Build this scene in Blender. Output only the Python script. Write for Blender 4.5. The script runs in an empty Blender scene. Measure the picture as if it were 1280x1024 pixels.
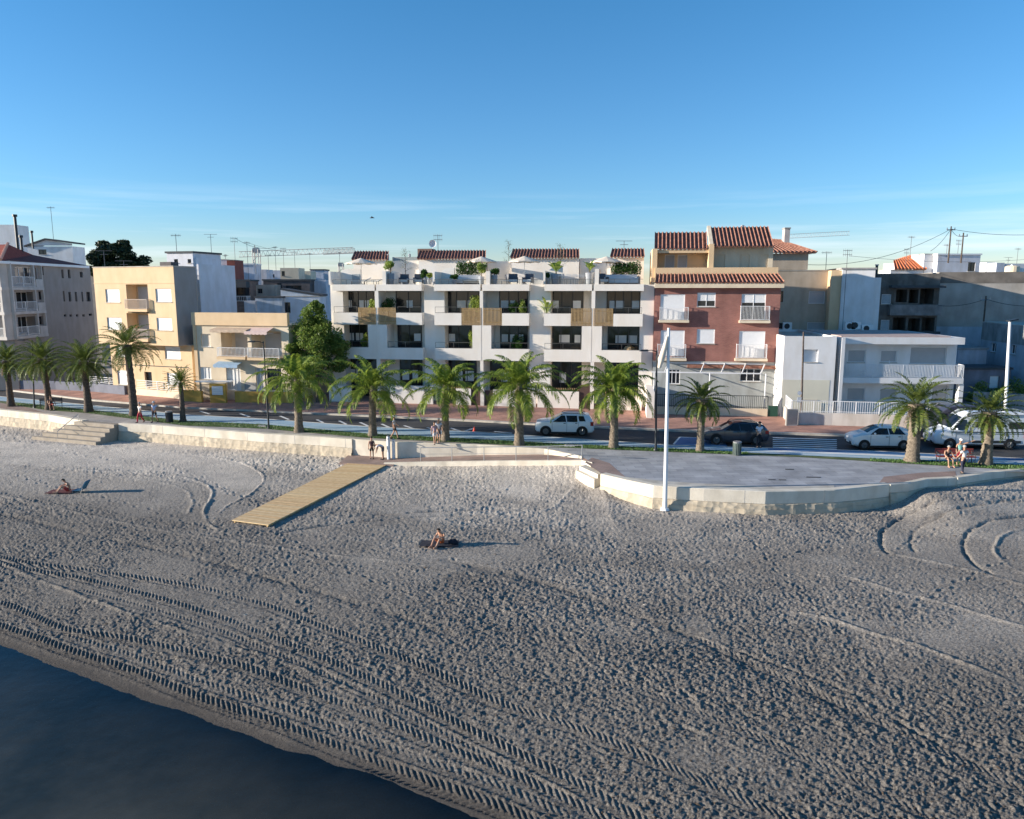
import bpy, math, random
import numpy as np
from mathutils import Vector, Matrix
random.seed(7)
R = math.radians
scene = bpy.context.scene
C = scene.collection
# ---------------------------------------------------------------- camera
CAMH = 10.6; PITCH = R(9.0); FPX = 946.0
cam_data = bpy.data.cameras.new("camera")
cam = bpy.data.objects.new("camera", cam_data); C.objects.link(cam)
cam_data.sensor_width = 36; cam_data.lens = 36 * FPX / 1280
cam_data.clip_end = 20000; cam_data.clip_start = 0.1
cam.location = (0, 0, CAMH); cam.rotation_euler = (R(90) - PITCH, 0, 0)
scene.camera = cam
# ---------------------------------------------------------------- sun and sky
SUN_EL = R(12.5); SUN_YAW = R(4.5)      # light travels towards +X, slightly away from the viewer
S = Vector((-math.cos(SUN_EL) * math.cos(SUN_YAW), -math.cos(SUN_EL) * math.sin(SUN_YAW), math.sin(SUN_EL)))
sun_data = bpy.data.lights.new("sun", 'SUN'); sun_data.energy = 5.0; sun_data.angle = R(0.53)
sun_data.color = (1.0, 0.90, 0.77)
sun = bpy.data.objects.new("sun", sun_data); C.objects.link(sun)
sun.rotation_euler = S.to_track_quat('Z', 'Y').to_euler()
world = bpy.data.worlds.new("World"); scene.world = world; world.use_nodes = True
wn = world.node_tree.nodes; wl = world.node_tree.links
bg = wn['Background']
sky = wn.new('ShaderNodeTexSky'); sky.sky_type = 'NISHITA'; sky.sun_disc = False
sky.sun_elevation = SUN_EL; sky.sun_rotation = math.atan2(S.x, S.y)
sky.altitude = 0; sky.air_density = 1.0; sky.dust_density = 0.0; sky.ozone_density = 3.0
tc = wn.new('ShaderNodeTexCoord')
sx = wn.new('ShaderNodeSeparateXYZ'); wl.new(tc.outputs['Generated'], sx.inputs[0])
mp = wn.new('ShaderNodeMapping'); mp.inputs['Scale'].default_value = (1.2, 1.2, 26)
wl.new(tc.outputs['Generated'], mp.inputs[0])
cn = wn.new('ShaderNodeTexNoise'); cn.inputs['Scale'].default_value = 2.2; cn.inputs['Detail'].default_value = 6
cn.inputs['Roughness'].default_value = 0.55
wl.new(mp.outputs[0], cn.inputs['Vector'])
cr = wn.new('ShaderNodeValToRGB'); cr.color_ramp.elements[0].position = 0.47; cr.color_ramp.elements[1].position = 0.80
wl.new(cn.outputs['Fac'], cr.inputs[0])
band = wn.new('ShaderNodeValToRGB')           # thin streaks only low over the horizon
e = band.color_ramp.elements; e[0].position = 0.0; e[0].color = (.8,.8,.8,1); e[1].position = 0.13; e[1].color = (0,0,0,1)
m_ = band.color_ramp.elements.new(0.06); m_.color = (.75,.75,.75,1)
wl.new(sx.outputs['Z'], band.inputs[0])
mu = wn.new('ShaderNodeMath'); mu.operation = 'MULTIPLY'; wl.new(cr.outputs[0], mu.inputs[0]); wl.new(band.outputs[0], mu.inputs[1])
mu2 = wn.new('ShaderNodeMath'); mu2.operation = 'MULTIPLY'; mu2.inputs[1].default_value = 0.75; wl.new(mu.outputs[0], mu2.inputs[0])
tr_ = wn.new('ShaderNodeValToRGB'); te = tr_.color_ramp.elements; te[0].position = 0.0; te[0].color = (.82,.77,.92,1); te[1].position = .42; te[1].color = (.33,.79,1,1)
te2 = tr_.color_ramp.elements.new(.10); te2.color = (.55,.78,1,1)
wl.new(sx.outputs['Z'], tr_.inputs[0])
tint = wn.new('ShaderNodeMix'); tint.data_type = 'RGBA'; tint.blend_type = 'MULTIPLY'; tint.inputs[0].default_value = 1
wl.new(tr_.outputs[0], tint.inputs[7])
wl.new(sky.outputs[0], tint.inputs[6])
cm = wn.new('ShaderNodeMix'); cm.data_type = 'RGBA'
wl.new(mu2.outputs[0], cm.inputs[0]); wl.new(tint.outputs[2], cm.inputs[6]); cm.inputs[7].default_value = (5.6, 6.0, 6.5, 1)
wl.new(cm.outputs[2], bg.inputs[0]); bg.inputs[1].default_value = 0.102
scene.view_settings.view_transform = 'Standard'; scene.view_settings.look = 'None'
scene.view_settings.exposure = 1.05; scene.view_settings.gamma = 1
# ---------------------------------------------------------------- pixel helpers (photo 1280x1024 -> world points)
_fw = Vector((0, math.cos(PITCH), -math.sin(PITCH))); _up = Vector((0, math.sin(PITCH), math.cos(PITCH)))
CP = Vector((0, 0, CAMH))
def ray(px, py): return _fw + Vector((1, 0, 0)) * ((px - 640) / FPX) + _up * ((512 - py) / FPX)
def G(px, py, z=0.0):
    d = ray(px, py); t = (z - CAMH) / d.z; return CP + d * t
def AT(px, py, Y):
    d = ray(px, py); return CP + d * (Y / d.y)
# ---------------------------------------------------------------- object helpers
def link(o, parent=None):
    C.objects.link(o)
    if parent is not None: o.parent = parent
    return o
def tag(o, label=None, cat=None, group=None, kind=None):
    if label: o['label'] = label
    if cat: o['category'] = cat
    if group: o['group'] = group
    if kind: o['kind'] = kind
    return o
def thing(name, label, cat, loc=(0,0,0), rz=0, group=None, scale=1):
    o = bpy.data.objects.new(name, None); o.empty_display_size = 0.3
    o.location = loc; o.rotation_euler = (0, 0, rz); o.scale = (scale,)*3
    link(o); return tag(o, label, cat, group)
def dup(root, loc, rz=0, label=None, group=None, scale=None):
    r = root.copy(); C.objects.link(r); r.location = loc; r.rotation_euler = (0, 0, rz)
    if scale: r.scale = (scale,)*3
    if label: r['label'] = label
    if group: r['group'] = group
    for ch in root.children:
        c = ch.copy(); C.objects.link(c); c.parent = r
        for g in ch.children:
            d = g.copy(); C.objects.link(d); d.parent = c
    return r
class MB:
    def __init__(s): s.v = []; s.f = []; s.m = []
    def poly(s, pts, mi=0):
        n = len(s.v); s.v += [tuple(p) for p in pts]; s.f.append(tuple(range(n, n + len(pts)))); s.m.append(mi); return s
    def grid(s, rows, mi=0, close=False):
        n = len(s.v); w = len(rows[0])
        for r in rows: s.v += [tuple(p) for p in r]
        for i in range(len(rows) - 1):
            for j in range(w if close else w - 1):
                k = (j + 1) % w
                s.f.append((n + i*w + j, n + i*w + k, n + (i+1)*w + k, n + (i+1)*w + j)); s.m.append(mi)
        return s
    def hexa(s, p, mi=0):     # p: 8 points, bottom ring 0-3 counter-clockwise, top ring 4-7
        n = len(s.v); s.v += [tuple(q) for q in p]
        for f in ((3,2,1,0),(4,5,6,7),(0,1,5,4),(1,2,6,5),(2,3,7,6),(3,0,4,7)):
            s.f.append(tuple(n + i for i in f)); s.m.append(mi)
        return s
    def box(s, x0, x1, y0, y1, z0, z1, mi=0):
        return s.hexa([(x0,y0,z0),(x1,y0,z0),(x1,y1,z0),(x0,y1,z0),(x0,y0,z1),(x1,y0,z1),(x1,y1,z1),(x0,y1,z1)], mi)
    def tube(s, pts, rad, n=8, mi=0, cap=True, rings=None):
        pts = [Vector(p) for p in pts]
        if not hasattr(rad, '__len__'): rad = [rad] * len(pts)
        rows = []
        for i, p in enumerate(pts):
            t = (pts[min(i+1, len(pts)-1)] - pts[max(i-1, 0)])
            if t.length < 1e-9: t = Vector((0,0,1))
            t.normalize(); a = Vector((0,0,1)) if abs(t.z) < .9 else Vector((1,0,0))
            u = t.cross(a).normalized(); w = t.cross(u)
            rows.append([p + (u*math.cos(2*math.pi*k/n) + w*math.sin(2*math.pi*k/n)) * rad[i] for k in range(n)])
        s.grid(rows, mi, True)
        if cap: s.poly(rows[0][::-1], mi); s.poly(rows[-1], mi)
        return s
    def disc(s, c, nrm, r, n=16, mi=0):
        nrm = Vector(nrm).normalized(); a = Vector((0,0,1)) if abs(nrm.z) < .9 else Vector((1,0,0))
        u = nrm.cross(a).normalized(); w = nrm.cross(u)
        return s.poly([Vector(c) + (u*math.cos(2*math.pi*k/n) + w*math.sin(2*math.pi*k/n)) * r for k in range(n)], mi)
    def ball(s, c, r, n=10, sx=1, sy=1, sz=1, mi=0):
        rows = []
        for i in range(n//2 + 1):
            ph = math.pi * i / (n//2) ; q = max(math.sin(ph), 0.01)
            rows.append([(c[0] + r*sx*q*math.cos(2*math.pi*k/n), c[1] + r*sy*q*math.sin(2*math.pi*k/n), c[2] + r*sz*math.cos(ph)) for k in range(n)])
        return s.grid(rows, mi, True)
    def build(s, name, mats, parent=None, smooth=False, world=True):
        if not isinstance(mats, (list, tuple)): mats = [mats]
        me = bpy.data.meshes.new(name)
        v = s.v
        if parent is not None and world:
            q = parent; off = Vector((0,0,0))
            while q is not None: off += q.location; q = q.parent
            v = [(a[0]-off.x, a[1]-off.y, a[2]-off.z) for a in v]
        me.from_pydata(v, [], s.f)
        for m in mats: me.materials.append(m)
        if len(mats) > 1: me.polygons.foreach_set('material_index', s.m)
        if smooth: me.polygons.foreach_set('use_smooth', [True]*len(s.f))
        me.update()
        return link(bpy.data.objects.new(name, me), parent)
class Fr:
    """vertical building frame: a = left end point, b = right end point, d grows towards the street"""
    def __init__(s, xl, Yl, xr, Yr, ref=430):
        a = AT(xl, ref, Yl); b = AT(xr, ref, Yr)
        s.O = Vector((a.x, a.y, 0)); s.U = Vector((b.x - a.x, b.y - a.y, 0)); s.W = s.U.length; s.U.normalize()
        s.N = Vector((s.U.y, -s.U.x, 0))
    def P(s, u, d, z): return s.O + s.U*u + s.N*d + Vector((0,0,z))
    def uv(s, px, py, d=0.0):
        r = ray(px, py); o = s.O + s.N*d
        t = (o - Vector((0,0,0))).dot(s.N) / r.dot(s.N)
        p = CP + r*t
        return (p - s.O).dot(s.U), p.z
    def u(s, px, py=430, d=0.0): return s.uv(px, py, d)[0]
    def z(s, px, py, d=0.0): return s.uv(px, py, d)[1]
    def sub(s, d, u0=0.0):
        q = Fr.__new__(Fr); q.O = s.P(u0, d, 0); q.U = s.U.copy(); q.N = s.N.copy(); q.W = s.W; return q
    def box(s, mb, u0, u1, d0, d1, z0, z1, mi=0):
        if u0 > u1: u0, u1 = u1, u0
        if d0 > d1: d0, d1 = d1, d0
        if z0 > z1: z0, z1 = z1, z0
        return mb.hexa([s.P(u0,d1,z0), s.P(u1,d1,z0), s.P(u1,d0,z0), s.P(u0,d0,z0), s.P(u0,d1,z1), s.P(u1,d1,z1), s.P(u1,d0,z1), s.P(u0,d0,z1)], mi)
    def rect(s, px0, py0, px1, py1, d=0.0):
        """pixel rectangle (taken at its centre) -> u0,u1,z0,z1"""
        yc = (py0+py1)/2; xc = (px0+px1)/2
        return s.u(px0, yc, d), s.u(px1, yc, d), s.z(xc, py1, d), s.z(xc, py0, d)
# ---------------------------------------------------------------- materials
def nodes_of(name):
    m = bpy.data.materials.new(name); m.use_nodes = True
    return m, m.node_tree.nodes, m.node_tree.links, m.node_tree.nodes['Principled BSDF']
def mat(name, col, rough=0.8, var=0.12, scale=1.2, bump=0.0, bscale=20, metal=0.0, spec=0.3, streak=0.0, col2=None, detail=5):
    m, n, l, b = nodes_of(name)
    b.inputs['Roughness'].default_value = rough; b.inputs['Metallic'].default_value = metal
    b.inputs['Specular IOR Level'].default_value = spec
    t = n.new('ShaderNodeTexCoord')
    no = n.new('ShaderNodeTexNoise'); no.inputs['Scale'].default_value = scale; no.inputs['Detail'].default_value = detail
    no.inputs['Roughness'].default_value = 0.6
    l.new(t.outputs['Object'], no.inputs['Vector'])
    r = n.new('ShaderNodeValToRGB'); r.color_ramp.elements[0].position = 0.3; r.color_ramp.elements[1].position = 0.7
    c2 = col2 if col2 else tuple(min(1, c*(1+var)) for c in col)
    r.color_ramp.elements[0].color = (*[c*(1-var) for c in col], 1); r.color_ramp.elements[1].color = (*c2, 1)
    l.new(no.outputs['Fac'], r.inputs[0]); out = r.outputs[0]
    if streak > 0:       # run-off streaks and patches of grime
        mp = n.new('ShaderNodeMapping'); mp.inputs['Scale'].default_value = (.8, .8, 0.30)
        l.new(t.outputs['Object'], mp.inputs[0])
        n2 = n.new('ShaderNodeTexNoise'); n2.inputs['Scale'].default_value = 1.5; n2.inputs['Detail'].default_value = 4
        l.new(mp.outputs[0], n2.inputs['Vector'])
        r2 = n.new('ShaderNodeValToRGB'); r2.color_ramp.elements[0].position = 0.35; r2.color_ramp.elements[1].position = 0.62
        k = 1 - streak; r2.color_ramp.elements[0].color = (k, k*.98, k*.95, 1); r2.color_ramp.elements[1].color = (1,1,1,1)
        l.new(n2.outputs['Fac'], r2.inputs[0])
        mx = n.new('ShaderNodeMix'); mx.data_type = 'RGBA'; mx.blend_type = 'MULTIPLY'; mx.inputs[0].default_value = 1
        l.new(out, mx.inputs[6]); l.new(r2.outputs[0], mx.inputs[7]); out = mx.outputs[2]
    l.new(out, b.inputs['Base Color'])
    if bump > 0:
        n3 = n.new('ShaderNodeTexNoise'); n3.inputs['Scale'].default_value = bscale; n3.inputs['Detail'].default_value = 4
        l.new(t.outputs['Object'], n3.inputs['Vector'])
        bp = n.new('ShaderNodeBump'); bp.inputs['Strength'].default_value = bump; bp.inputs['Distance'].default_value = 0.02
        l.new(n3.outputs['Fac'], bp.inputs['Height']); l.new(bp.outputs[0], b.inputs['Normal'])
    return m
def brickmat(name, c1, c2, mortar, sc, bw, bh, msize=0.02, axes='xz', rough=0.85, rot=0, bump=0.3):
    m, n, l, b = nodes_of(name); b.inputs['Roughness'].default_value = rough; b.inputs['Specular IOR Level'].default_value = .25
    t = n.new('ShaderNodeTexCoord'); s = n.new('ShaderNodeSeparateXYZ'); l.new(t.outputs['Object'], s.inputs[0])
    c = n.new('ShaderNodeCombineXYZ'); l.new(s.outputs['X'], c.inputs[0]); l.new(s.outputs['Z' if axes == 'xz' else 'Y'], c.inputs[1])
    mp = n.new('ShaderNodeMapping'); mp.inputs['Rotation'].default_value = (0,0,rot); l.new(c.outputs[0], mp.inputs[0])
    br = n.new('ShaderNodeTexBrick'); br.inputs['Scale'].default_value = sc; br.inputs['Brick Width'].default_value = bw
    br.inputs['Row Height'].default_value = bh; br.inputs['Mortar Size'].default_value = msize
    br.inputs['Color1'].default_value = (*c1,1); br.inputs['Color2'].default_value = (*c2,1); br.inputs['Mortar'].default_value = (*mortar,1)
    l.new(mp.outputs[0], br.inputs['Vector'])
    no = n.new('ShaderNodeTexNoise'); no.inputs['Scale'].default_value = 0.7; no.inputs['Detail'].default_value = 7; l.new(t.outputs['Object'], no.inputs['Vector'])
    r = n.new('ShaderNodeValToRGB'); r.color_ramp.elements[0].position = .3; r.color_ramp.elements[0].color = (.72,.72,.72,1); r.color_ramp.elements[1].position = .7; r.color_ramp.elements[1].color = (1.1,1.1,1.1,1)
    l.new(no.outputs['Fac'], r.inputs[0])
    mx = n.new('ShaderNodeMix'); mx.data_type = 'RGBA'; mx.blend_type = 'MULTIPLY'; mx.inputs[0].default_value = 1
    l.new(br.outputs['Color'], mx.inputs[6]); l.new(r.outputs[0], mx.inputs[7]); l.new(mx.outputs[2], b.inputs['Base Color'])
    bp = n.new('ShaderNodeBump'); bp.inputs['Strength'].default_value = bump; bp.inputs['Distance'].default_value = .01; bp.invert = True
    l.new(br.outputs['Fac'], bp.inputs['Height']); l.new(bp.outputs[0], b.inputs['Normal'])
    return m
M = {}
M['white'] = mat('white_render', (.82,.765,.69), .85, .03, .6, .15, 30, streak=.05)
M['whiteblue'] = mat('whitewash', (.74,.74,.74), .85, .06, .8, .2, 25, streak=.11)
M['greywall'] = mat('grey_cement', (.36,.35,.34), .9, .2, .8, .3, 14, streak=.35)
M['cream'] = mat('cream_render', (.70,.59,.44), .85, .06, .9, .2, 25, streak=.10)
M['beige'] = mat('beige_render', (.68,.50,.31), .85, .05, .9, .2, 25, streak=.06)
M['ochre'] = mat('ochre_paint', (.50,.31,.07), .85, .12, .9, .2, 25, streak=.25)
M['taupe'] = mat('taupe_render', (.46,.40,.34), .88, .08, .7, .2, 20, streak=.18)
M['sideshade'] = mat('side_shade_grey', (.30,.28,.27), .8, .05, .7, .1, 20, streak=.1)  # shade of the beige block's side, put into the colour
M['concrete'] = mat('concrete', (.50,.46,.40), .9, .12, 1.4, .3, 18, streak=.2)
M['seawall'] = mat('seawall_concrete', (.66,.60,.50), .9, .10, 1.1, .3, 14, streak=.15)
M['darkwall'] = mat('dark_wall', (.10,.09,.09), .9, .3, 1, .2, 15)
M['rawbrick'] = mat('raw_block', (.22,.15,.12), .9, .25, 3, .3, 18)
M['redpaint'] = mat('red_brown_wall', (.26,.08,.06), .85, .15, 1, .2, 20)
M['tile'] = mat('clay_tile', (.22,.085,.06), .88, .35, 3.5, .3, 30, col2=(.38,.19,.13))
M['darkroof'] = mat('dark_roofing', (.07,.075,.08), .85, .2, 2)
M['metalw'] = mat('white_metal', (.72,.72,.72), .45, .05, 3)
M['metalg'] = mat('grey_metal', (.34,.35,.36), .4, .1, 3, metal=.7)
M['metald'] = mat('dark_metal', (.03,.035,.04), .45, .1, 3)
M['frame'] = mat('window_frame', (.045,.045,.05), .5, .1, 3)
M['framew'] = mat('white_frame', (.74,.74,.74), .5, .04, 3)
M['wood'] = mat('wood_slats', (.46,.31,.15), .65, .22, 6)
M['shutterg'] = mat('grey_shutter', (.42,.42,.42), .6, .05, 2)
M['curtain'] = mat('pale_curtain', (.72,.72,.70), .9, .05, 2)
M['interior'] = mat('room_interior', (.16,.13,.11), .95, .15, 2)
M['fabric'] = mat('cream_canvas', (.72,.62,.50), .9, .05, 2)
M['wicker'] = mat('dark_wicker', (.09,.10,.12), .8, .2, 8)
M['cushion'] = mat('pale_cushion', (.62,.62,.62), .9, .05, 4)
M['pot'] = mat('grey_pot', (.30,.31,.33), .8, .1, 5)
M['terracotta'] = mat('terracotta_pot', (.42,.20,.12), .8, .1, 5)
def glassmat(name, col, rough=.06):
    m, n, l, b = nodes_of(name); b.inputs['Base Color'].default_value = (*col,1); b.inputs['Roughness'].default_value = rough
    b.inputs['Specular IOR Level'].default_value = .6
    t = n.new('ShaderNodeTexCoord'); no = n.new('ShaderNodeTexNoise'); no.inputs['Scale'].default_value = .8; l.new(t.outputs['Object'], no.inputs['Vector'])
    r = n.new('ShaderNodeValToRGB'); r.color_ramp.elements[0].color = (*[c*.6 for c in col],1); r.color_ramp.elements[1].color = (*[c*1.5 for c in col],1)
    l.new(no.outputs['Fac'], r.inputs[0]); l.new(r.outputs[0], b.inputs['Base Color'])
    return m
M['glass'] = glassmat('dark_glass', (.02,.022,.026))
M['carglass'] = glassmat('car_glass', (.012,.013,.016), .04)
def clear_glass():
    m, n, l, b = nodes_of('clear_glass'); n.remove(b); o = n['Material Output']
    tr = n.new('ShaderNodeBsdfTransparent'); tr.inputs[0].default_value = (.86,.90,.90,1); g = n.new('ShaderNodeBsdfGlossy'); g.inputs['Roughness'].default_value = .03
    fz = n.new('ShaderNodeFresnel'); fz.inputs[0].default_value = 1.5; x = n.new('ShaderNodeMixShader')
    l.new(fz.outputs[0], x.inputs[0]); l.new(tr.outputs[0], x.inputs[1]); l.new(g.outputs[0], x.inputs[2]); l.new(x.outputs[0], o.inputs[0]); return m
M['clear'] = clear_glass()
def leafmat(name, c, c2, trans=.35, rough=.5):
    m, n, l, b = nodes_of(name); o = n['Material Output']
    gi = n.new('ShaderNodeNewGeometry'); r = n.new('ShaderNodeValToRGB')
    r.color_ramp.elements[0].color = (*c,1); r.color_ramp.elements[1].color = (*c2,1); l.new(gi.outputs['Random Per Island'], r.inputs[0])
    l.new(r.outputs[0], b.inputs['Base Color']); b.inputs['Roughness'].default_value = rough; b.inputs['Specular IOR Level'].default_value = .35
    t = n.new('ShaderNodeBsdfTranslucent'); l.new(r.outputs[0], t.inputs[0])
    x = n.new('ShaderNodeMixShader'); x.inputs[0].default_value = trans; l.new(b.outputs[0], x.inputs[1]); l.new(t.outputs[0], x.inputs[2]); l.new(x.outputs[0], o.inputs[0])
    return m
M['date'] = leafmat('date_palm_leaf', (.055,.10,.018), (.17,.20,.045), .35)
M['feather'] = leafmat('feather_palm_leaf', (.10,.18,.022), (.28,.33,.055), .45)
M['deadfrond'] = leafmat('dry_frond', (.20,.13,.06), (.34,.25,.13), .2)
M['leaf'] = leafmat('tree_leaf', (.09,.16,.03), (.24,.31,.07), .45)
M['pine'] = leafmat('pine_leaf', (.012,.028,.012), (.04,.06,.022), .15)
M['lime'] = leafmat('lime_leaf', (.16,.24,.04), (.35,.42,.10), .45)
M['shrub'] = leafmat('shrub_leaf', (.025,.08,.012), (.075,.15,.03))
M['olive'] = leafmat('olive_leaf', (.09,.12,.05), (.17,.19,.09))
M['bark'] = mat('palm_bark', (.065,.05,.04), .95, .35, 8, .8, 14, col2=(.15,.115,.09))
M['barkp'] = mat('pale_palm_bark', (.10,.08,.06), .95, .25, 9, .8, 16, col2=(.27,.22,.165))
# ================================================================ GROUND
def interp(line, x):
    for (a, b) in zip(line[:-1], line[1:]):
        if x <= b[0] or b is line[-1]:
            t = (x - a[0]) / (b[0] - a[0]); return a[1] + (b[1] - a[1]) * t
CURB  = [(-420,430),(0,486),(110,499.5),(230,509),(330,513.5),(460,519.5),(600,526),(700,531.5),(850,538),(1000,542),(1100,545),(1280,550),(1750,561)]
RPATH = [(-420,438),(0,495.5),(110,506),(230,518),(330,523.5),(460,533),(600,540),(700,547),(850,557),(1000,561),(1100,564),(1280,573),(1750,594)]
PGR   = [(-420,442),(0,501),(60,507),(110,512),(230,526),(330,530.5),(460,542),(600,549),(700,554.5),(850,561),(1000,569),(1100,573.5),(1200,577.5),(1280,581.5),(1750,604)]
GPV   = [(-420,444),(0,503.5),(20,507),(60,513),(110,516.5),(230,532),(330,536),(460,547.5),(600,554.5),(700,559.5),(850,565.5),(950,569.5),(1000,571.5),(1100,577.5),(1200,583.5),(1280,588),(1750,613)]
# building-side line of the far pavement (pixel x, pixel y) and its height
BASE  = [(-420,424),(0,477),(110,483),(150,489),(240,501),(365,498),(415,491),(480,493.5),(600,499),(700,503.5),(800,508),(825,513),(960,516.5),(1000,526),(1200,531),(1280,533),(1750,545)]
BZ    = [(-420,.3),(0,.3),(240,.3),(415,.55),(815,.12),(960,.1),(1750,.1)]
XS = sorted(set([p[0] for L_ in (CURB,RPATH,PGR,GPV,BASE) for p in L_] + list(range(-400, 1751, 25))))
def strip(name, la, lb, za, zb, m, sub=1, kind='structure', zfa=None, zfb=None):
    rows = []
    for x in XS:
        A = G(x, interp(la, x), zfa(x) if zfa else za); B = G(x, interp(lb, x), zfb(x) if zfb else zb)
        rows.append([B.lerp(A, k/sub) for k in range(sub+1)])
    mb = MB().grid(rows); o = mb.build(name, m); return tag(o, kind=kind)
def groundmat(name, c1, c2, bw, bh, rot, mortar, sc=1.0, ms=.012):
    return brickmat(name, c1, c2, mortar, sc, bw, bh, ms, 'xy', .85, rot, .2)
M['asphalt'] = mat('asphalt', (.050,.050,.054), .85, .25, .35, .35, 60, col2=(.075,.074,.076), detail=8)
M['cyclepath'] = mat('blue_cycle_path', (.27,.40,.50), .8, .10, .6, .2, 60, col2=(.36,.48,.56), detail=8)
M['pinkpave'] = groundmat('pink_paving', (.50,.27,.20), (.38,.21,.165), .9, .45, R(-12), (.30,.18,.14), 1, .02)
M['kerb'] = mat('kerb_stone', (.50,.46,.40), .85, .15, 3, .2, 20)
M['plaza'] = groundmat('grey_plaza_paving', (.42,.42,.43), (.32,.325,.34), 1.15, .5, R(-3), (.22,.22,.23), 1, .012)
M['prom'] = groundmat('promenade_paving', (.42,.385,.35), (.36,.33,.31), .8, .4, R(-14), (.27,.25,.23), 1, .014)
M['reddish'] = groundmat('reddish_ramp_paving', (.36,.255,.215), (.30,.22,.19), .4, .2, R(20), (.25,.19,.17), 1, .012)
M['grassm'] = mat('turf', (.06,.10,.03), .9, .3, 1.5, .5, 80, col2=(.15,.17,.08))
M['paintw'] = mat('road_paint', (.66,.66,.64), .7, .12, 2.5, .1, 40)
M['paintb'] = mat('blue_road_paint', (.055,.15,.30), .75, .12, 1.2, .1, 40)
strip('road', CURB, RPATH, -.10, -.10, M['asphalt'], 3)
strip('cycle_path', RPATH, PGR, .0, .0, M['cyclepath'], 2)
strip('pavement', BASE, CURB, 0, .03, M['pinkpave'], 3, zfa=lambda x: interp(BZ, x))
# kerbs
def kerb(name, line, z0, z1, w, off=0.0):
    mb = MB(); pts = [G(x, interp(line, x), 0) for x in range(-400, 1701, 20)]
    rows = []
    for i, p in enumerate(pts):
        t = (pts[min(i+1,len(pts)-1)] - pts[max(i-1,0)]).normalized(); n = Vector((-t.y, t.x, 0))
        a = p + n*off; b = a + n*w
        rows.append([(a.x,a.y,z0),(a.x,a.y,z1),(b.x,b.y,z1),(b.x,b.y,z0)])
    return tag(mb.grid(rows).build(name, M['kerb']), kind='structure')
kerb('kerb', CURB, -.12, .045, .30, -.15)
kerb('kerb', RPATH, -.12, .012, .16, -.13)
# turf strip: thin soil bed + tufts
strip('turf_bed', PGR, GPV, .012, .012, M['grassm'], 2)
def in_turf(x): return (22 < x < 935) or (1087 < x < 1500)
# promenade: everything between the turf and the sea wall
LW1 = [(-420,455),(0,512),(60,518),(103,525.5)]                       # sea wall top, left piece
LW2 = [(148,529),(190,531),(230,534),(330,542),(400,546),(462,550)]   # middle piece
gap = lambda x, y, z=0: G(x, y, z)
mb = MB(); rows = []
PF = [(-420,455.5),(0,512.5),(60,518.5),(103,526),(148,529.5),(190,531.5),(230,534.5),(330,542.5),(400,546.5),(462,550.5),(497,553.5),(600,556.5),(684,562),(727,571),(740,578),(751,592.5),(783,600),(817,607),(880,611),(957,614.5),(1043,612.7),(1078,609.3),(1113,605.5),(1135,604),(1160,598.5),(1197,596.5),(1240,590.5),(1280,586.5+3),(1750,640)]
for x in sorted(set([p[0] for p in PF] + [x for x in XS if x < 1750] + [1750])):
    A = G(x, interp(GPV, x), 0); B = G(x, max(interp(PF, x), interp(GPV, x) + .3), 0)
    rows.append([B.lerp(A, k/4) for k in range(5)])
# split into warm promenade (left) and grey plaza (right)
def xof(r): return 640 + FPX * r[-1].x / (r[-1].y * math.cos(PITCH))
L_ = [r for r in rows if r[-1].x < G(690, 559, 0).x]; R_ = [r for r in rows if r[-1].x >= L_[-1][-1].x]
tag(MB().grid(L_).build('promenade', M['prom']), kind='structure')
tag(MB().grid(R_).build('plaza', M['plaza']), kind='structure')
# reddish paths laid on the plaza
def flat(name, pts, z, m): return tag(MB().poly([G(a, b, z) for a, b in pts]).build(name, m), kind='structure')
flat('path', [(731,578),(752,592),(786,599.5),(772,588),(762,579),(740,572)][::-1], .006, M['reddish'])
flat('path', [(1098,604.5),(1113,605),(1135,603.5),(1160,598),(1196,596),(1194,589),(1150,591),(1105,596)], .006, M['reddish'])
flat('path', [(0,503.8),(0,511.5),(40,515.5),(60,517.5),(30,508)], .006, M['reddish'])
# concrete border of the plaza edge
flat('plaza_border', [(751,592.6),(817,607.2),(880,611.2),(957,614.7),(1043,612.9),(1043,606.8),(957,608),(880,604.5),(825,601)], .008, M['concrete'])
# cement patches and dark slits in the plaza paving
for k, (x, y, w) in enumerate([(987,586.5,11),(1017,596.3,18),(965,599.3,9),(978,599.6,9)]):
    flat('drain_slot', [(x-w/2,y-.5),(x+w/2,y-.2),(x+w/2,y+1),(x-w/2,y+.7)], .010, M['darkroof'])
# big ground sheet reaching the horizon (inland) and the sea bed side
tag(MB().grid([[(x,y,-.16),(x,9000,-.16)] for x,y in ((-4000,900),(-120,100),(-46,74),(-30,66),(-15,61.5),(0,58.5),(15,56),(30,54),(60,50),(4000,50))]).build('ground', mat('town_ground', (.30,.26,.22), .9, .2, .05)), kind='structure')
# road markings
mk = MB()
def pline(pts, w, z, mb=mk):
    P = [G(x, y, z) for x, y in pts]
    for a, b in zip(P[:-1], P[1:]):
        t = (b-a).normalized(); n = Vector((-t.y, t.x, 0)) * w/2
        mb.poly([a-n, b-n, b+n, a+n])
for x0, y0, x1, y1 in [(396,524.5,404,528.5),(424,526,433,530.5),(450,528,461,533),(477,530,489,535.5),(505,532,524,538),(534,534.5,547,538),(563,535,579,540),(581,539,592,535.5),(618,539.5,640,541.5),(250,514,262,517.6),(300,517,312,521),(350,520,361,524.5)]:
    pline([(x0,y0),(x1,y1)], .22, -.094)
pline([(600,541.5),(700,548.2),(850,557.9)], .14, .006)
pline([(950,547),(1043,549.5)], .01, -.095)
for k in range(6):
    y = 547.2 + k*2.35; pline([(966,y),(1046,y+2.6)], .30, -.094)
pline([(842,555.5),(850,546.2),(905,548.5)], .14, -.090)
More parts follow.
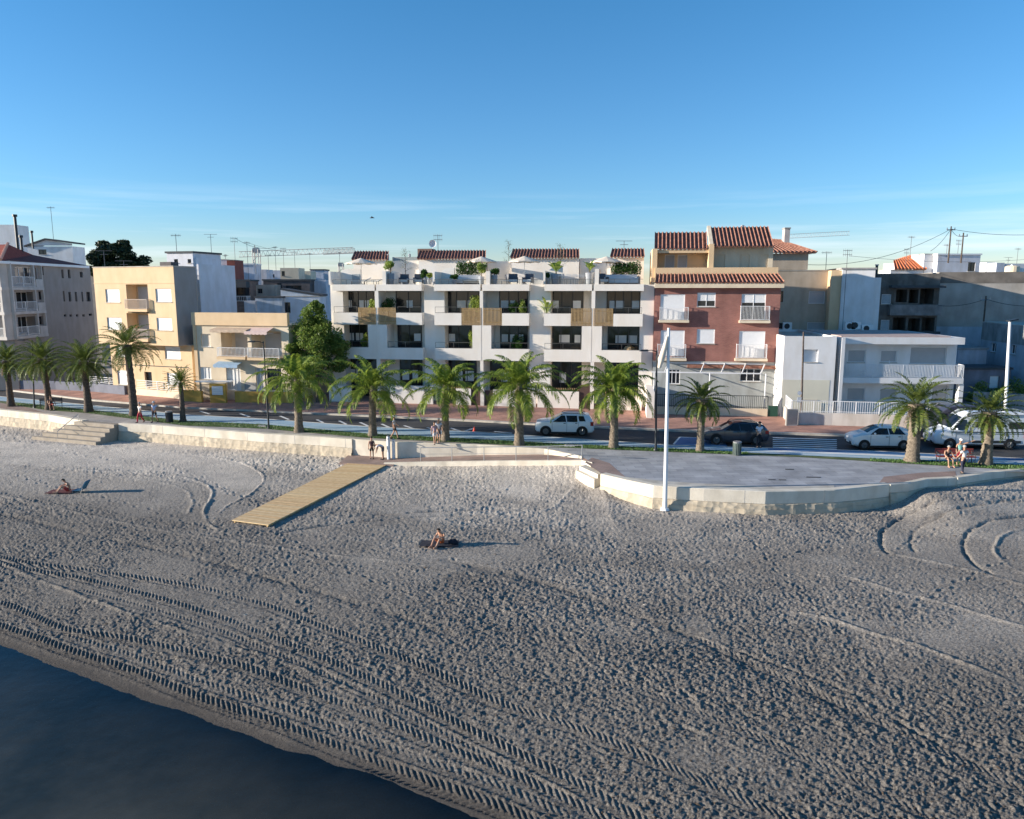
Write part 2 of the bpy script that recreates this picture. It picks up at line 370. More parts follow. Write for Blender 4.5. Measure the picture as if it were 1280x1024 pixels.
for ln, off in ((PGR, -1.4),):
    pline([(x, interp(ln, x)+off) for x in range(600, 1300, 20)], .10, .006)
    pline([(x, interp(ln, x)+off) for x in range(0, 600, 20)], .08, .006)
pline([(x, (interp(PGR, x)+interp(RPATH,x))/2) for x in range(930, 1300, 20)], .55, .007)
tag(mk.build('road_marking', M['paintw']), kind='structure')
flat('parking_bay', [(843,556),(850,546.4),(906,549),(909,558.5)][::-1], -.0945, M['paintb'])
strip2 = [(x, interp(RPATH, x)+.6) for x in range(1000, 1400, 25)]
mbp = MB().grid([[G(x, interp(RPATH,x)+.3, .004), G(x, interp(PGR,x)*.55+interp(RPATH,x)*.45, .004)] for x in range(960, 1400, 20)])
tag(mbp.build('cycle_lane', M['paintb']), kind='structure')
# ---------------------------------------------------------------- numpy noise
def _h(ix, iy, seed):
    n = (ix.astype(np.int64)*374761393 + iy.astype(np.int64)*668265263 + seed*144665) & 0x7fffffff
    n = ((n ^ (n >> 13)) * 1274126177) & 0x7fffffff
    return ((n ^ (n >> 16)) & 0xffff) / 65535.0
def vn(x, y, seed=0):
    x0 = np.floor(x); y0 = np.floor(y); fx = x-x0; fy = y-y0; fx = fx*fx*(3-2*fx); fy = fy*fy*(3-2*fy)
    a = _h(x0,y0,seed); b = _h(x0+1,y0,seed); c = _h(x0,y0+1,seed); d = _h(x0+1,y0+1,seed)
    return (a*(1-fx)+b*fx)*(1-fy) + (c*(1-fx)+d*fx)*fy - .5
def catmull(P, n=6):
    P = [np.array(p[:2]) for p in P]; Q = [2*P[0]-P[1]] + P + [2*P[-1]-P[-2]]; out = []
    for i in range(1, len(Q)-2):
        for k in range(n):
            t = k/n; a,b,c,d = Q[i-1],Q[i],Q[i+1],Q[i+2]
            out.append(.5*((2*b)+(-a+c)*t+(2*a-5*b+4*c-d)*t*t+(-a+3*b-3*c+d)*t**3))
    out.append(P[-1]); return np.array(out)
def curve_field(X, Y, line, width):
    """indices near the line, signed offset d and arclength s"""
    P = line; s0 = 0; m = width
    box = np.nonzero((X > P[:,0].min()-m) & (X < P[:,0].max()+m) & (Y > P[:,1].min()-m) & (Y < P[:,1].max()+m))[0]
    x = X[box]; y = Y[box]; bd = np.full(len(box), 1e9); bs = np.zeros(len(box)); sd = np.zeros(len(box))
    for a, b in zip(P[:-1], P[1:]):
        v = b-a; L = np.hypot(*v)
        if L < 1e-6: continue
        v = v/L
        k = np.nonzero((x > min(a[0],b[0])-m) & (x < max(a[0],b[0])+m) & (y > min(a[1],b[1])-m) & (y < max(a[1],b[1])+m))[0]
        if len(k):
            dx = x[k]-a[0]; dy = y[k]-a[1]; t = np.clip(dx*v[0]+dy*v[1], 0, L)
            ex = dx-t*v[0]; ey = dy-t*v[1]; d = np.hypot(ex, ey); w = d < bd[k]; kk = k[w]
            bd[kk] = d[w]; bs[kk] = s0+t[w]; sd[kk] = np.where((v[0]*dy[w]-v[1]*dx[w]) > 0, d[w], -d[w])
        s0 += L
    g = bd < width
    return box[g], sd[g], bs[g]
def inpoly(X, Y, poly):
    ins = np.zeros(X.shape, bool); n = len(poly)
    for i in range(n):
        x1,y1 = poly[i]; x2,y2 = poly[(i+1)%n]
        c = ((y1 > Y) != (y2 > Y)) & (X < (x2-x1)*(Y-y1)/((y2-y1) or 1e-9) + x1); ins ^= c
    return ins
# ---------------------------------------------------------------- beach
ZB = -1.25
def px2(pts, z=ZB): return [tuple(G(a, b, z)[:2]) for a, b in pts]
shore = catmull(px2([(-500,690),(-200,752),(0,806),(100,842),(250,893),(400,950),(525,994),(600,1024),(760,1088),(1000,1180)], -1.62), 4)
NR, NC = 620, 1800
angs = np.linspace(math.atan(11.8/13.2), math.atan(11.8/92.0), NR)
rowsY = 11.8/np.tan(angs)
cols = np.linspace(-1.18, 1.18, NC)
YY = np.repeat(rowsY, NC); XX = (rowsY[:,None]*cols[None,:]).ravel()
# distance to the shore (positive inland)
dsh = np.zeros(len(XX)); yi = np.interp(XX, shore[:,0], shore[:,1]); 
slope = np.interp(XX, shore[:,0], np.gradient(shore[:,1], shore[:,0])); dsh = (YY-yi)/np.sqrt(1+slope**2)
wob = vn(XX*.3, YY*.3, 3)*.35 + vn(XX*1.3, YY*1.3, 4)*.14 + vn(XX*4, YY*4, 8)*.05
ds = dsh + wob
lvl = np.where(XX < -8, -.10*np.clip((-8-XX)/25, 0, 1), 0) + np.clip((XX-5)/20, 0, 1)*.05
Z = np.where(ds > 0, -1.62 + (ZB+1.62+lvl)*(1-np.exp(-ds/3.2)), -1.62 + .10*ds*np.exp(ds/40))
Z = np.where(ds < -12, -3.0, Z); Z = np.maximum(Z, -3)
Z += .05*vn(XX*.22, YY*.22, 11)
wp = [G(x_, y_, 0) for x_, y_ in ((1070,609),(1113,606),(1197,597.5),(1280,587),(1500,575))]     # sand banked up along the right-hand wall
wy = np.interp(XX, [p.x for p in wp], [p.y for p in wp]); k_ = np.clip((XX-wp[0].x-1.2)/3.5, 0, 1); k_ = k_*k_*(3-2*k_)
Z = np.where(ds > 0, Z + .74*k_*np.exp(-(np.clip(wy-YY-1.2, 0, 99)/3.2)**1.5), Z)
rf = [G(x_, y_, z_) for x_, y_, z_ in ((440,579,-1.12),(487,580,-1.12),(560,578.5,-.85),(640,577.5,-.52),(727,577,-.12),(751,592.5,-.3),(790,604,-1.1))]
ry = np.interp(XX, [p.x for p in rf], [p.y for p in rf]); rz = np.interp(XX, [p.x for p in rf], [-1.25,-1.25,-1.05,-.74,-.34,-.55,-1.25], left=-1.25, right=-1.25)
Z = np.where(ds > 0, Z + (rz+1.25)*np.exp(-np.clip(ry-YY, 0, 99)/2.4), Z)
rough = np.ones(len(XX)); tone = np.zeros(len(XX))
SM1 = px2([(-80,548),(0,550),(150,559),(240,567),(300,577),(325,590),(329,601),(312,617),(287,630),(264,654),(254,646),(262,612),(252,598),(200,589),(100,582),(0,576),(-80,570)])
SM2 = px2([(-80,580),(0,583),(100,590),(200,597),(246,606),(252,616),(244,640),(258,657),(200,648),(0,613),(-80,603)])
SM3 = px2([(1104,682),(1106,663),(1135,648),(1180,641),(1300,640),(1400,645),(1400,760),(1290,735),(1200,712),(1130,698)])
i1 = inpoly(XX, YY, SM1); i2 = inpoly(XX, YY, SM2); i3 = inpoly(XX, YY, SM3)
rough[i1] = .28; rough[i2] = .55; rough[i3] = .48; tone[i1] = .24; tone[i3] = .06; tone[i2] = .05
# broad changes of roughness over the beach
rough *= .75 + .9*np.clip(vn(XX*.16, YY*.22, 21)+.45, 0, 1)
rough *= np.clip((ds-.05)/.8, 0.08, 1)
sh_ = np.clip((YY-38)/14, 0, 1)                   # trampled dry sand by the wall
tone += .42*sh_ + .22*np.clip(ds-10,0,20)/20 + .25*vn(XX*.13+5,YY*.2,71)*np.clip(ds/10,0,1) + .16*vn(XX*.7,YY*.5,72) + .34*vn(ds*.33+3*vn(XX*.05,YY*.05,75), XX*.05, 73)*np.clip(ds/6,0,1) + .2*vn(ds*1.1, XX*.12, 74)*np.clip(ds/6,0,1)
# trampled surface: lumps and foot pits
e1 = vn(XX/.14+vn(XX,YY,5)*1.5, YY/.10, 31)*np.clip(.7+1.2*vn(XX/.9,YY/.7,36),.2,1.4); e2 = vn(XX/.085, YY/.07, 32); e3 = vn(XX/.045, YY/.04, 33); e0 = vn(XX/1.3, YY/1.0, 34)
pits = -np.clip(vn(XX/.25+7, YY/.17, 35)-.16, 0, 1)*2.1
lump = (.024*e1 + .037*e2 + .027*e3 + .028*pits)
# rake lines parallel to the shore, left by the beach cleaner
rk = np.sin(ds*2*np.pi/.33 + vn(XX*.4, YY*.4, 41)*2.5)
rkm = np.clip(vn(XX*.09+3, YY*.14, 42)*3+.3, 0, 1)
rough *= 1+.12*np.clip(1-ds/24, 0, 1)
pt_ = np.clip((vn(XX*.20, YY*.28, 81)+.35*vn(XX*.9, YY*.9, 82)-.20)*5, 0, 1)*np.clip(ds/3, 0, 1); rough *= 1-.65*pt_; tone += .14*pt_
Z += rough*lump + .004*rk*rkm*np.clip(rough, 0, 1) + .03*e0*np.clip(rough, .2, 1)
def ridge(pts, w, amp, z=ZB, berm=0.0, smooth=0.0, t=0.0):
    L = catmull(px2(pts, z)); i, d, s = curve_field(XX, YY, L, w*3.2 + smooth)
    fade = np.clip(.70+vn(s*.7, s*0+amp*50, 51)*1.0+vn(s*4, d*6, 52)*.9, .05, 1.2); d = d + .10*vn(s*.9, s*0+w*9, 53) + .05*vn(s*3.1, s*0, 54)
    if smooth > 0: k = np.abs(d) < smooth; rough_i = i[k]; Z[rough_i] -= .35*(rough[rough_i]*lump[rough_i])
    Z[i] += amp*np.exp(-(d/w)**2)*fade
    if berm: Z[i] += berm*np.exp(-((np.abs(d)-w*1.8)/(w*.8))**2)*fade
    if t: tone[i] += t*np.exp(-(d/w)**2)*fade
def tyre(pts, w=.27, amp=.029, pitch=.21, z=-1.35):
    L = catmull(px2(pts, z)); i, d, s = curve_field(XX, YY, L, w*1.7)
    k = np.abs(d) < w; ii = i[k]; dd = d[k]; ss = s[k]
    Z[ii] -= .6*(rough[ii]*lump[ii]); Z[ii] -= .015
    ph = (ss + np.abs(dd)*1.15 + .05*vn(ss*3, dd*5, 63))/pitch + np.where(dd > 0, .5, 0)
    edge = np.clip((w-np.abs(dd))/.05, 0, 1); fade = np.clip(.85+vn(ss*.4, ss*0, 61)*1.0+vn(ss*2.1, dd*3, 62)*.5, .30, 1)
    Z[ii] += amp*np.clip(np.sin(ph*2*np.pi)*1.6, -1, 1)*edge*fade
    Z[i] += .012*np.exp(-((np.abs(d)-w*1.15)/.06)**2)*np.clip(.6+vn(s*1.3, d*0, 66)*1.4, 0, 1)
T1 = [(-120,655),(0,697),(120,715),(240,735),(330,758),(400,785),(520,832),(625,880),(720,912),(815,952),(980,1022),(1100,1075)]
T2 = [(-120,672),(0,705),(100,724),(200,750),(280,775),(350,803),(430,836),(500,868),(640,938),(705,970),(800,1020),(880,1060)]
T3 = [(-120,730),(0,752),(75,782),(150,795),(225,812),(300,832),(400,868),(520,915),(640,965),(760,1020),(840,1060)]
T4 = [(-120,744),(0,778),(80,806),(160,832),(225,858),(290,880),(350,900),(450,938),(550,975),(625,1002),(700,1036)]
for T in (T1, T2, T3, T4): tyre(T)
tyre([(x, y-15-.014*x) for x, y in T4[2:]], .24, .014, .22); tyre([(x, y+12+.014*x) for x, y in T2[2:]], .2, .012, .2)
tyre([(870,800),(1000,860),(1120,915),(1280,990),(1400,1050)], .2, .016)
tyre([(760,850),(900,905),(1040,965),(1180,1030)], .2, .014)
rd = [
 ([(-60,683),(0,700),(45,720),(120,748),(200,775),(280,800),(360,825),(450,862)], .07, .05, 0, .3),
 ([(-60,605),(15,620),(75,635),(150,651),(215,664),(280,674),(350,685),(425,695),(502,703),(600,718)], .10, .04, .12, .25),
 ([(-60,574),(0,581),(100,586),(200,592),(246,600),(264,611),(262,625),(255,638),(262,655),(285,668)], .075, .055, .12, .15),
 ([(-60,548),(0,550),(150,559),(240,567),(300,577),(325,590),(329,601),(312,617),(287,630),(266,648)], .065, .045, .15, .1),
 ([(70,590),(150,596),(205,603),(232,612),(240,625),(236,640)], .09, .03, 0, .1),
 ([(440,645),(520,640),(590,637),(640,636)], .13, -.08, .10, 0),
 ([(350,666),(420,655),(500,648),(560,645),(640,642)], .12, -.06, .05, 0),
 ([(990,765),(1040,775),(1075,787),(1120,800),(1160,812),(1220,835),(1300,868),(1400,910)], .09, .055, .3, .25),
 ([(860,905),(890,918),(930,935)], .06, .03, .1, .1),
 ([(930,815),(950,824),(1010,843),(1065,865),(1110,890),(1150,915),(1240,960)], .08, -.04, 0, 0),
 ([(1060,722),(1090,731),(1130,743),(1170,752),(1230,770),(1330,800)], .10, .045, .3, .15),
 ([(1095,690),(1180,706),(1280,732),(1400,765)], .10, .05, .2, .15),
 ([(1165,641),(1128,649),(1105,664),(1101,680),(1108,692)], .10, -.09, .09, 0),
 ([(1180,652),(1150,660),(1139,675),(1143,690)], .10, -.03, 0, 0),
 ([(1290,650),(1240,658),(1210,671),(1204,686),(1216,705),(1240,718)], .09, -.07, .05, 0),
 ([(1300,664),(1262,670),(1245,684),(1250,700),(1280,718),(1340,740)], .08, .05, .15, .2),
 ([(1150,655),(1280,634),(1340,625)], .12, -.05, .05, 0),
 ([(600,590),(660,582),(720,600),(690,635),(650,640)], .12, .03, 0, 0),
 ([(0,640),(120,668),(260,700),(420,745),(560,790)], .2, -.03, 0, 0),
 ([(560,700),(700,735),(850,790),(980,850),(1100,905)], .25, -.03, 0, 0),
]
for pts, w, amp, sm, t in rd: ridge(pts, w, amp*(1.5 if amp < 0 else 1.1), smooth=sm, t=(.20 if amp > 0 else -.25))
# trails of footprints
def trail(pts, seed):
    rng = np.random.RandomState(seed); L = catmull(px2(pts), 14); acc = 0; side = 1
    for a_, b_ in zip(L[:-1], L[1:]):
        v_ = b_-a_; l_ = np.hypot(*v_); acc += l_
        if acc < .62: continue
        acc = 0; side = -side; t_ = v_/max(l_, 1e-6); cx, cy = b_[0]-t_[1]*.11*side+rng.randn()*.03, b_[1]+t_[0]*.11*side+rng.randn()*.03
        r_ = int(np.searchsorted(rowsY, cy)); c_ = int((cx/cy+1.18)/2.36*(NC-1))
        r0, r1 = max(0, r_-14), min(NR, r_+14); c0, c1 = max(0, c_-22), min(NC, c_+22)
        idx = (np.arange(r0, r1)[:,None]*NC+np.arange(c0, c1)[None,:]).ravel(); dx = XX[idx]-cx; dy = YY[idx]-cy
        al = dx*t_[0]+dy*t_[1]; ac_ = -dx*t_[1]+dy*t_[0]; e_ = (al/.17)**2+(ac_/.075)**2
        Z[idx] += -.045*np.exp(-e_)+.020*np.exp(-(np.sqrt(e_)-1.6)**2/.25)
trail([(60,560),(150,575),(230,590),(300,620),(420,640),(560,650)], 1); trail([(200,575),(260,600),(330,640),(360,700),(380,780),(330,850)], 2)
trail([(556,676),(600,640),(640,610),(700,600),(730,605)], 3); trail([(335,660),(480,730),(700,770),(900,790),(1100,770),(1260,700)], 4)
trail([(1110,690),(1160,670),(1200,650),(1210,620)], 5); trail([(700,650),(800,690),(960,700),(1090,660)], 6); trail([(100,614),(200,640),(300,670),(360,660)], 7)
trail([(900,640),(980,720),(1100,850),(1180,960)], 8); trail([(20,590),(60,605),(85,612)], 9); trail([(560,690),(640,760),(800,850),(1010,900),(1250,930)], 10)
# smooth swash band along the waterline
sw = np.exp(-((ds-.6)/.35)**2); Z += .025*sw
wet = np.clip(1-(ds-.1)/1.0, 0, 1); mid = np.clip(1-(ds-3)/21, 0, 1)**.8
me = bpy.data.meshes.new('beach_sand')
me.vertices.add(len(XX)); co = np.empty((len(XX),3), np.float32); co[:,0]=XX; co[:,1]=YY; co[:,2]=Z
me.vertices.foreach_set('co', co.ravel())
a = (np.arange(NR-1)[:,None]*NC + np.arange(NC-1)[None,:]).ravel()
fc = np.stack([a, a+1, a+NC+1, a+NC], 1).astype(np.int32)
me.loops.add(fc.size); me.loops.foreach_set('vertex_index', fc.ravel())
me.polygons.add(len(fc)); me.polygons.foreach_set('loop_start', np.arange(0, fc.size, 4, dtype=np.int32))
me.polygons.foreach_set('use_smooth', np.ones(len(fc), bool)); me.update(calc_edges=True)
ar_ = me.attributes.new('roughness_of_sand', 'FLOAT', 'POINT'); ar_.data.foreach_set('value', np.clip(rough, 0, 1.3).astype(np.float32))
at = me.attributes.new('sand', 'FLOAT_COLOR', 'POINT')
colr = np.ones((len(XX),4), np.float32); colr[:,0] = np.clip(tone+.35, 0, 1); colr[:,1] = wet; colr[:,2] = mid; colr[:,3] = np.clip(-ds/6, 0, 1)
at.data.foreach_set('color', colr.ravel())
m, n, l, b = nodes_of('sand'); M['sand'] = m
A_ = n.new('ShaderNodeAttribute'); A_.attribute_name = 'sand'; sp = n.new('ShaderNodeSeparateColor'); l.new(A_.outputs['Color'], sp.inputs[0])
tcs = n.new('ShaderNodeTexCoord')
def noi(sc, det=6, ro=.6):
    q = n.new('ShaderNodeTexNoise'); q.inputs['Scale'].default_value = sc; q.inputs['Detail'].default_value = det; q.inputs['Roughness'].default_value = ro
    l.new(tcs.outputs['Object'], q.inputs['Vector']); return q
r1 = n.new('ShaderNodeValToRGB'); r1.color_ramp.elements[0].color = (.22,.195,.17,1); r1.color_ramp.elements[1].color = (.70,.63,.55,1)
l.new(sp.outputs[0], r1.inputs[0])
nz = noi(.35, 10, .7); r2 = n.new('ShaderNodeValToRGB'); r2.color_ramp.elements[0].position=.3; r2.color_ramp.elements[0].color=(.70,.70,.71,1); r2.color_ramp.elements[1].position=.7; r2.color_ramp.elements[1].color=(1.15,1.13,1.10,1)
l.new(nz.outputs['Fac'], r2.inputs[0])
def mulc(a_, b_, f=1):
    x = n.new('ShaderNodeMix'); x.data_type='RGBA'; x.blend_type='MULTIPLY'; x.inputs[0].default_value = f; l.new(a_, x.inputs[6]); l.new(b_, x.inputs[7]); return x.outputs[2]
c_ = mulc(r1.outputs[0], r2.outputs[0])
nz2 = noi(13, 6, .85); r3 = n.new('ShaderNodeValToRGB'); r3.color_ramp.elements[0].position=.36; r3.color_ramp.elements[0].color=(.22,.22,.23,1); r3.color_ramp.elements[1].position=.62; r3.color_ramp.elements[1].color=(1.38,1.38,1.36,1)  # pebbly dark specks, with crevice shade also put into the colour
l.new(nz2.outputs['Fac'], r3.inputs[0]); c_ = mulc(c_, r3.outputs[0])
def mixc(fac, a_, colB):
    x = n.new('ShaderNodeMix'); x.data_type='RGBA'; l.new(fac, x.inputs[0]); l.new(a_, x.inputs[6]); x.inputs[7].default_value = (*colB,1); return x.outputs[2]
mdm = n.new('ShaderNodeMath'); mdm.operation='MULTIPLY'; mdm.inputs[1].default_value=.85; l.new(sp.outputs[2], mdm.inputs[0])
dk_ = n.new('ShaderNodeMix'); dk_.data_type = 'RGBA'; dk_.blend_type = 'MULTIPLY'; dk_.inputs[0].default_value = 1; dk_.inputs[6].default_value = (.175,.157,.137,1); l.new(r3.outputs[0], dk_.inputs[7])
xm_ = n.new('ShaderNodeMix'); xm_.data_type = 'RGBA'; l.new(mdm.outputs[0], xm_.inputs[0]); l.new(c_, xm_.inputs[6]); l.new(dk_.outputs[2], xm_.inputs[7]); c_ = xm_.outputs[2]
wm = n.new('ShaderNodeMath'); wm.operation='MULTIPLY'; wm.inputs[1].default_value=.85; l.new(sp.outputs[1], wm.inputs[0])
c_ = mixc(wm.outputs[0], c_, (.062,.053,.046))
c_ = mixc(A_.outputs['Alpha'], c_, (.060,.072,.062))
l.new(c_, b.inputs['Base Color']); b.inputs['Roughness'].default_value = .9; b.inputs['Specular IOR Level'].default_value = .15
bn = noi(20, 6, .8); bp = n.new('ShaderNodeBump'); bp.inputs['Strength'].default_value = .9; bp.inputs['Distance'].default_value = .035
bn2 = noi(5.5, 4, .7); bp2 = n.new('ShaderNodeBump'); bp2.inputs['Strength'].default_value = .8; bp2.inputs['Distance'].default_value = .05
rgm = n.new('ShaderNodeMath'); rgm.operation = 'MULTIPLY'; l.new(bn2.outputs['Fac'], rgm.inputs[0]); rgh = n.new('ShaderNodeAttribute'); rgh.attribute_name = 'roughness_of_sand'; l.new(rgh.outputs['Fac'], rgm.inputs[1])
l.new(rgm.outputs[0], bp2.inputs['Height']); l.new(bp2.outputs[0], bp.inputs['Normal'])
l.new(bn.outputs['Fac'], bp.inputs['Height']); l.new(bp.outputs[0], b.inputs['Normal'])
me.materials.append(m)
tag(link(bpy.data.objects.new('beach_sand', me)), kind='structure')
# water: murky, clearer over the shallow edge
m, n, l, b = nodes_of('sea_water'); o = n['Material Output']
tr = n.new('ShaderNodeBsdfTransparent'); tr.inputs[0].default_value = (.86,.90,.90,1); g = n.new('ShaderNodeBsdfGlossy'); g.inputs['Roughness'].default_value = .07
n.remove(b); df = n.new('ShaderNodeBsdfDiffuse'); t_ = n.new('ShaderNodeTexCoord')
no = n.new('ShaderNodeTexNoise'); no.inputs['Scale'].default_value = 1.6; no.inputs['Detail'].default_value = 5; l.new(t_.outputs['Object'], no.inputs['Vector'])
n2 = n.new('ShaderNodeTexNoise'); n2.inputs['Scale'].default_value = .22; n2.inputs['Detail'].default_value = 6; n2.inputs['Roughness'].default_value = .65; l.new(t_.outputs['Object'], n2.inputs['Vector'])
cr_ = n.new('ShaderNodeValToRGB'); cr_.color_ramp.elements[0].position = .35; cr_.color_ramp.elements[0].color = (.026,.031,.027,1); cr_.color_ramp.elements[1].position = .65; cr_.color_ramp.elements[1].color = (.075,.074,.060,1)
l.new(n2.outputs['Fac'], cr_.inputs[0]); l.new(cr_.outputs[0], df.inputs[0])
A2 = n.new('ShaderNodeAttribute'); A2.attribute_name = 'depth'; x0_ = n.new('ShaderNodeMixShader'); l.new(A2.outputs['Fac'], x0_.inputs[0]); l.new(tr.outputs[0], x0_.inputs[1]); l.new(df.outputs[0], x0_.inputs[2])
fz = n.new('ShaderNodeFresnel'); fz.inputs[0].default_value = 1.34; x = n.new('ShaderNodeMixShader')
bp = n.new('ShaderNodeBump'); bp.inputs['Strength'].default_value = .35; bp.inputs['Distance'].default_value = .05; l.new(no.outputs['Fac'], bp.inputs['Height'])
l.new(bp.outputs[0], g.inputs['Normal']); l.new(bp.outputs[0], fz.inputs['Normal'])
l.new(fz.outputs[0], x.inputs[0]); l.new(x0_.outputs[0], x.inputs[1]); l.new(g.outputs[0], x.inputs[2]); l.new(x.outputs[0], o.inputs[0])
gx = np.concatenate([np.linspace(-600,-70,12), np.linspace(-65,45,190), np.linspace(60,600,12)]); gy = np.concatenate([np.linspace(-500,-20,8), np.linspace(-15,62,160)])
WX, WY = np.meshgrid(gx, gy); wd_ = -(WY-np.interp(WX, shore[:,0], shore[:,1]))/np.sqrt(1+np.interp(WX, shore[:,0], np.gradient(shore[:,1], shore[:,0]))**2)
mbw = MB().grid([[(WX[i,j],WY[i,j],-1.62) for j in range(len(gx))] for i in range(len(gy))]); ow = mbw.build('water', m, None, True)
aw_ = ow.data.attributes.new('depth','FLOAT','POINT'); aw_.data.foreach_set('value', np.clip(wd_.ravel()/4.5, 0, 1)**.7*.88); tag(ow, kind='structure')
tag(MB().poly([(-600,-500,-3.1),(600,-500,-3.1),(600,60,-3.1),(-600,60,-3.1)]).build('seabed', mat('seabed', (.060,.072,.062), .9, .4, .3)), kind='structure')
# clods, pebbles and dried weed scattered over the sand
def clods():
    rng = np.random.RandomState(9); vs = []; fs = []; ms = []
    for k in range(9000):
        r = rng.randint(0, NR-80) if k % 3 else rng.randint(NR//2, NR-60); c_i = rng.randint(150, NC-150); i = r*NC+c_i
        if ds[i] < .8 or YY[i] > 64: continue
        q = (XX[i], YY[i], Z[i]); s = .012+.03*rng.rand()**3; st = rng.rand()*6.28; b0 = len(vs); e_ = 1+2.0*rng.rand()*(k % 5 == 0)
        for dx, dy, dz in ((1*e_,0,0),(0,1,0),(-1*e_,0,0),(0,-1,0),(0,0,.8),(0,0,-.6)): 
            vs.append((q[0]+s*(dx*math.cos(st)-dy*math.sin(st))*(.7+.6*rng.rand()), q[1]+s*(dx*math.sin(st)+dy*math.cos(st))*(.7+.6*rng.rand()), q[2]+s*dz+.004))
        for a_, b_, c__ in ((0,1,4),(1,2,4),(2,3,4),(3,0,4),(1,0,5),(2,1,5),(3,2,5),(0,3,5)): fs.append((b0+a_,b0+b_,b0+c__)); ms.append(0 if k % 9 else 1)
    mb = MB(); mb.v = vs; mb.f = fs; mb.m = ms
    tag(mb.build('pebbles', [mat('dry_weed', (.07,.05,.035), .95, .3, 8), mat('pale_pebble', (.34,.31,.27), .95, .3, 8)]), kind='stuff')
clods()
# grass blades
def turf():
    rng = np.random.RandomState(4); vs = []; fs = []
    for x in np.arange(22, 1330, .55):
        if not in_turf(x): continue
        for k in range(7):
            px = x + rng.rand()*.6; a, c = interp(PGR, px), interp(GPV, px)
            p = G(px, a + (c-a)*(.03+.94*rng.rand()), .012); h = .05+.06*rng.rand(); w = .02; th = rng.rand()*6.28
            dx, dy = math.cos(th)*w, math.sin(th)*w; i = len(vs)
            vs += [(p.x-dx,p.y-dy,.012),(p.x+dx,p.y+dy,.012),(p.x+rng.randn()*.02,p.y+rng.randn()*.02,.012+h)]; fs.append((i,i+1,i+2))
    mb = MB(); mb.v = vs; mb.f = fs; mb.m = [0]*len(fs)
    tag(mb.build('grass', leafmat('grass_blade', (.05,.13,.025), (.13,.22,.06), .2)), kind='stuff')
turf()
# ================================================================ SEA WALL, STEPS, RAMP, BOARDWALK
def stonemat():
    m, n, l, b = nodes_of('rough_stone_footing'); b.inputs['Roughness'].default_value = .95
    t = n.new('ShaderNodeTexCoord'); v = n.new('ShaderNodeTexVoronoi'); v.inputs['Scale'].default_value = 2.6; l.new(t.outputs['Object'], v.inputs['Vector'])
    no = n.new('ShaderNodeTexNoise'); no.inputs['Scale'].default_value = 6; no.inputs['Detail'].default_value = 6; l.new(t.outputs['Object'], no.inputs['Vector'])
    r = n.new('ShaderNodeValToRGB'); r.color_ramp.elements[0].color = (.36,.30,.22,1); r.color_ramp.elements[1].color = (.58,.50,.38,1)
    s = n.new('ShaderNodeMix'); s.data_type='RGBA'; s.inputs[0].default_value=.5; l.new(v.outputs['Color'], s.inputs[6]); l.new(no.outputs['Fac'], s.inputs[7])
    l.new(s.outputs[2], r.inputs[0]); l.new(r.outputs[0], b.inputs['Base Color'])
    bp = n.new('ShaderNodeBump'); bp.inputs['Strength'].default_value=.8; bp.inputs['Distance'].default_value=.06; l.new(v.outputs['Distance'], bp.inputs['Height']); l.new(bp.outputs[0], b.inputs['Normal'])
    return m
M['stone'] = stonemat()
def seawall(name, label, pts, capdrop, ztop=0.02, thick=.45, joint=4.0, cat='sea wall', zt=None):
    """pts: pixels of the outer top edge, left to right. concrete band above, rough stone footing below"""
    P = [G(a, b, ztop) for a, b in pts]; loc = P[len(P)//2].copy(); loc.z = 0
    root = thing(name, label, cat, loc)
    fine = [P[0]]
    for a, b in zip(P[:-1], P[1:]):
        k = max(1, int((b-a).length/.5)); fine += [a.lerp(b, i/k) for i in range(1, k+1)]
    def nrm(i):
        t = (fine[min(i+1,len(fine)-1)] - fine[max(i-1,0)]); t.z = 0; t.normalize(); return Vector((t.y, -t.x, 0))
    up = MB(); lo = MB(); ru = []; rl = []; jt = MB(); acc = 0
    for i, p in enumerate(fine):
        n = nrm(i); q = Vector((p.x, p.y, 0)); hz = p.z if zt is None else zt(i/len(fine)); w = random.uniform(-.025,.03)
        ru.append([q - n*thick + Vector((0,0,-1.9)), q - n*thick + Vector((0,0,hz+.012)), q + Vector((0,0,hz+.012)), q + n*.03 + Vector((0,0,hz-.02)), q + n*.03 + Vector((0,0,-capdrop)), q + Vector((0,0,-capdrop))])
        rl.append([q - n*.02 + Vector((0,0,-capdrop-.001)), q + n*(.06+w) + Vector((0,0,-capdrop-.05+random.uniform(-.05,.03))), q + n*(.10+w*.6+random.uniform(-.02,.04)) + Vector((0,0,-capdrop-.35)), q + n*(.14+random.uniform(-.03,.05)) + Vector((0,0,-.95)), q + n*(.22+w) + Vector((0,0,-2.0))])
        if i: acc += (fine[i]-fine[i-1]).length
        if acc > joint:
            acc = 0; t = Vector((-n.y, n.x, 0))*.012
            jt.hexa([q+n*.02-t+Vector((0,0,-capdrop)), q+n*.034-t+Vector((0,0,-capdrop)), q+n*.034+t+Vector((0,0,-capdrop)), q+n*.02+t+Vector((0,0,-capdrop)), q+n*.02-t+Vector((0,0,hz)), q+n*.034-t+Vector((0,0,hz)), q+n*.034+t+Vector((0,0,hz)), q+n*.02+t+Vector((0,0,hz))])
    up.grid(ru); up.poly(ru[0]); up.poly(ru[-1][::-1]); lo.grid(rl); lo.poly(rl[0]); lo.poly(rl[-1][::-1])
    up.build('concrete_band', M['seawall'], root); lo.build('stone_footing', M['stone'], root)
    if jt.f: jt.build('joint', M['greywall'], root)
    return root
seawall('sea_wall', 'pale curved sea wall with rough stone footing, far left before the beach steps', [(-420,455),(-150,490),(0,512.5),(60,518.5),(103,526)], .55)
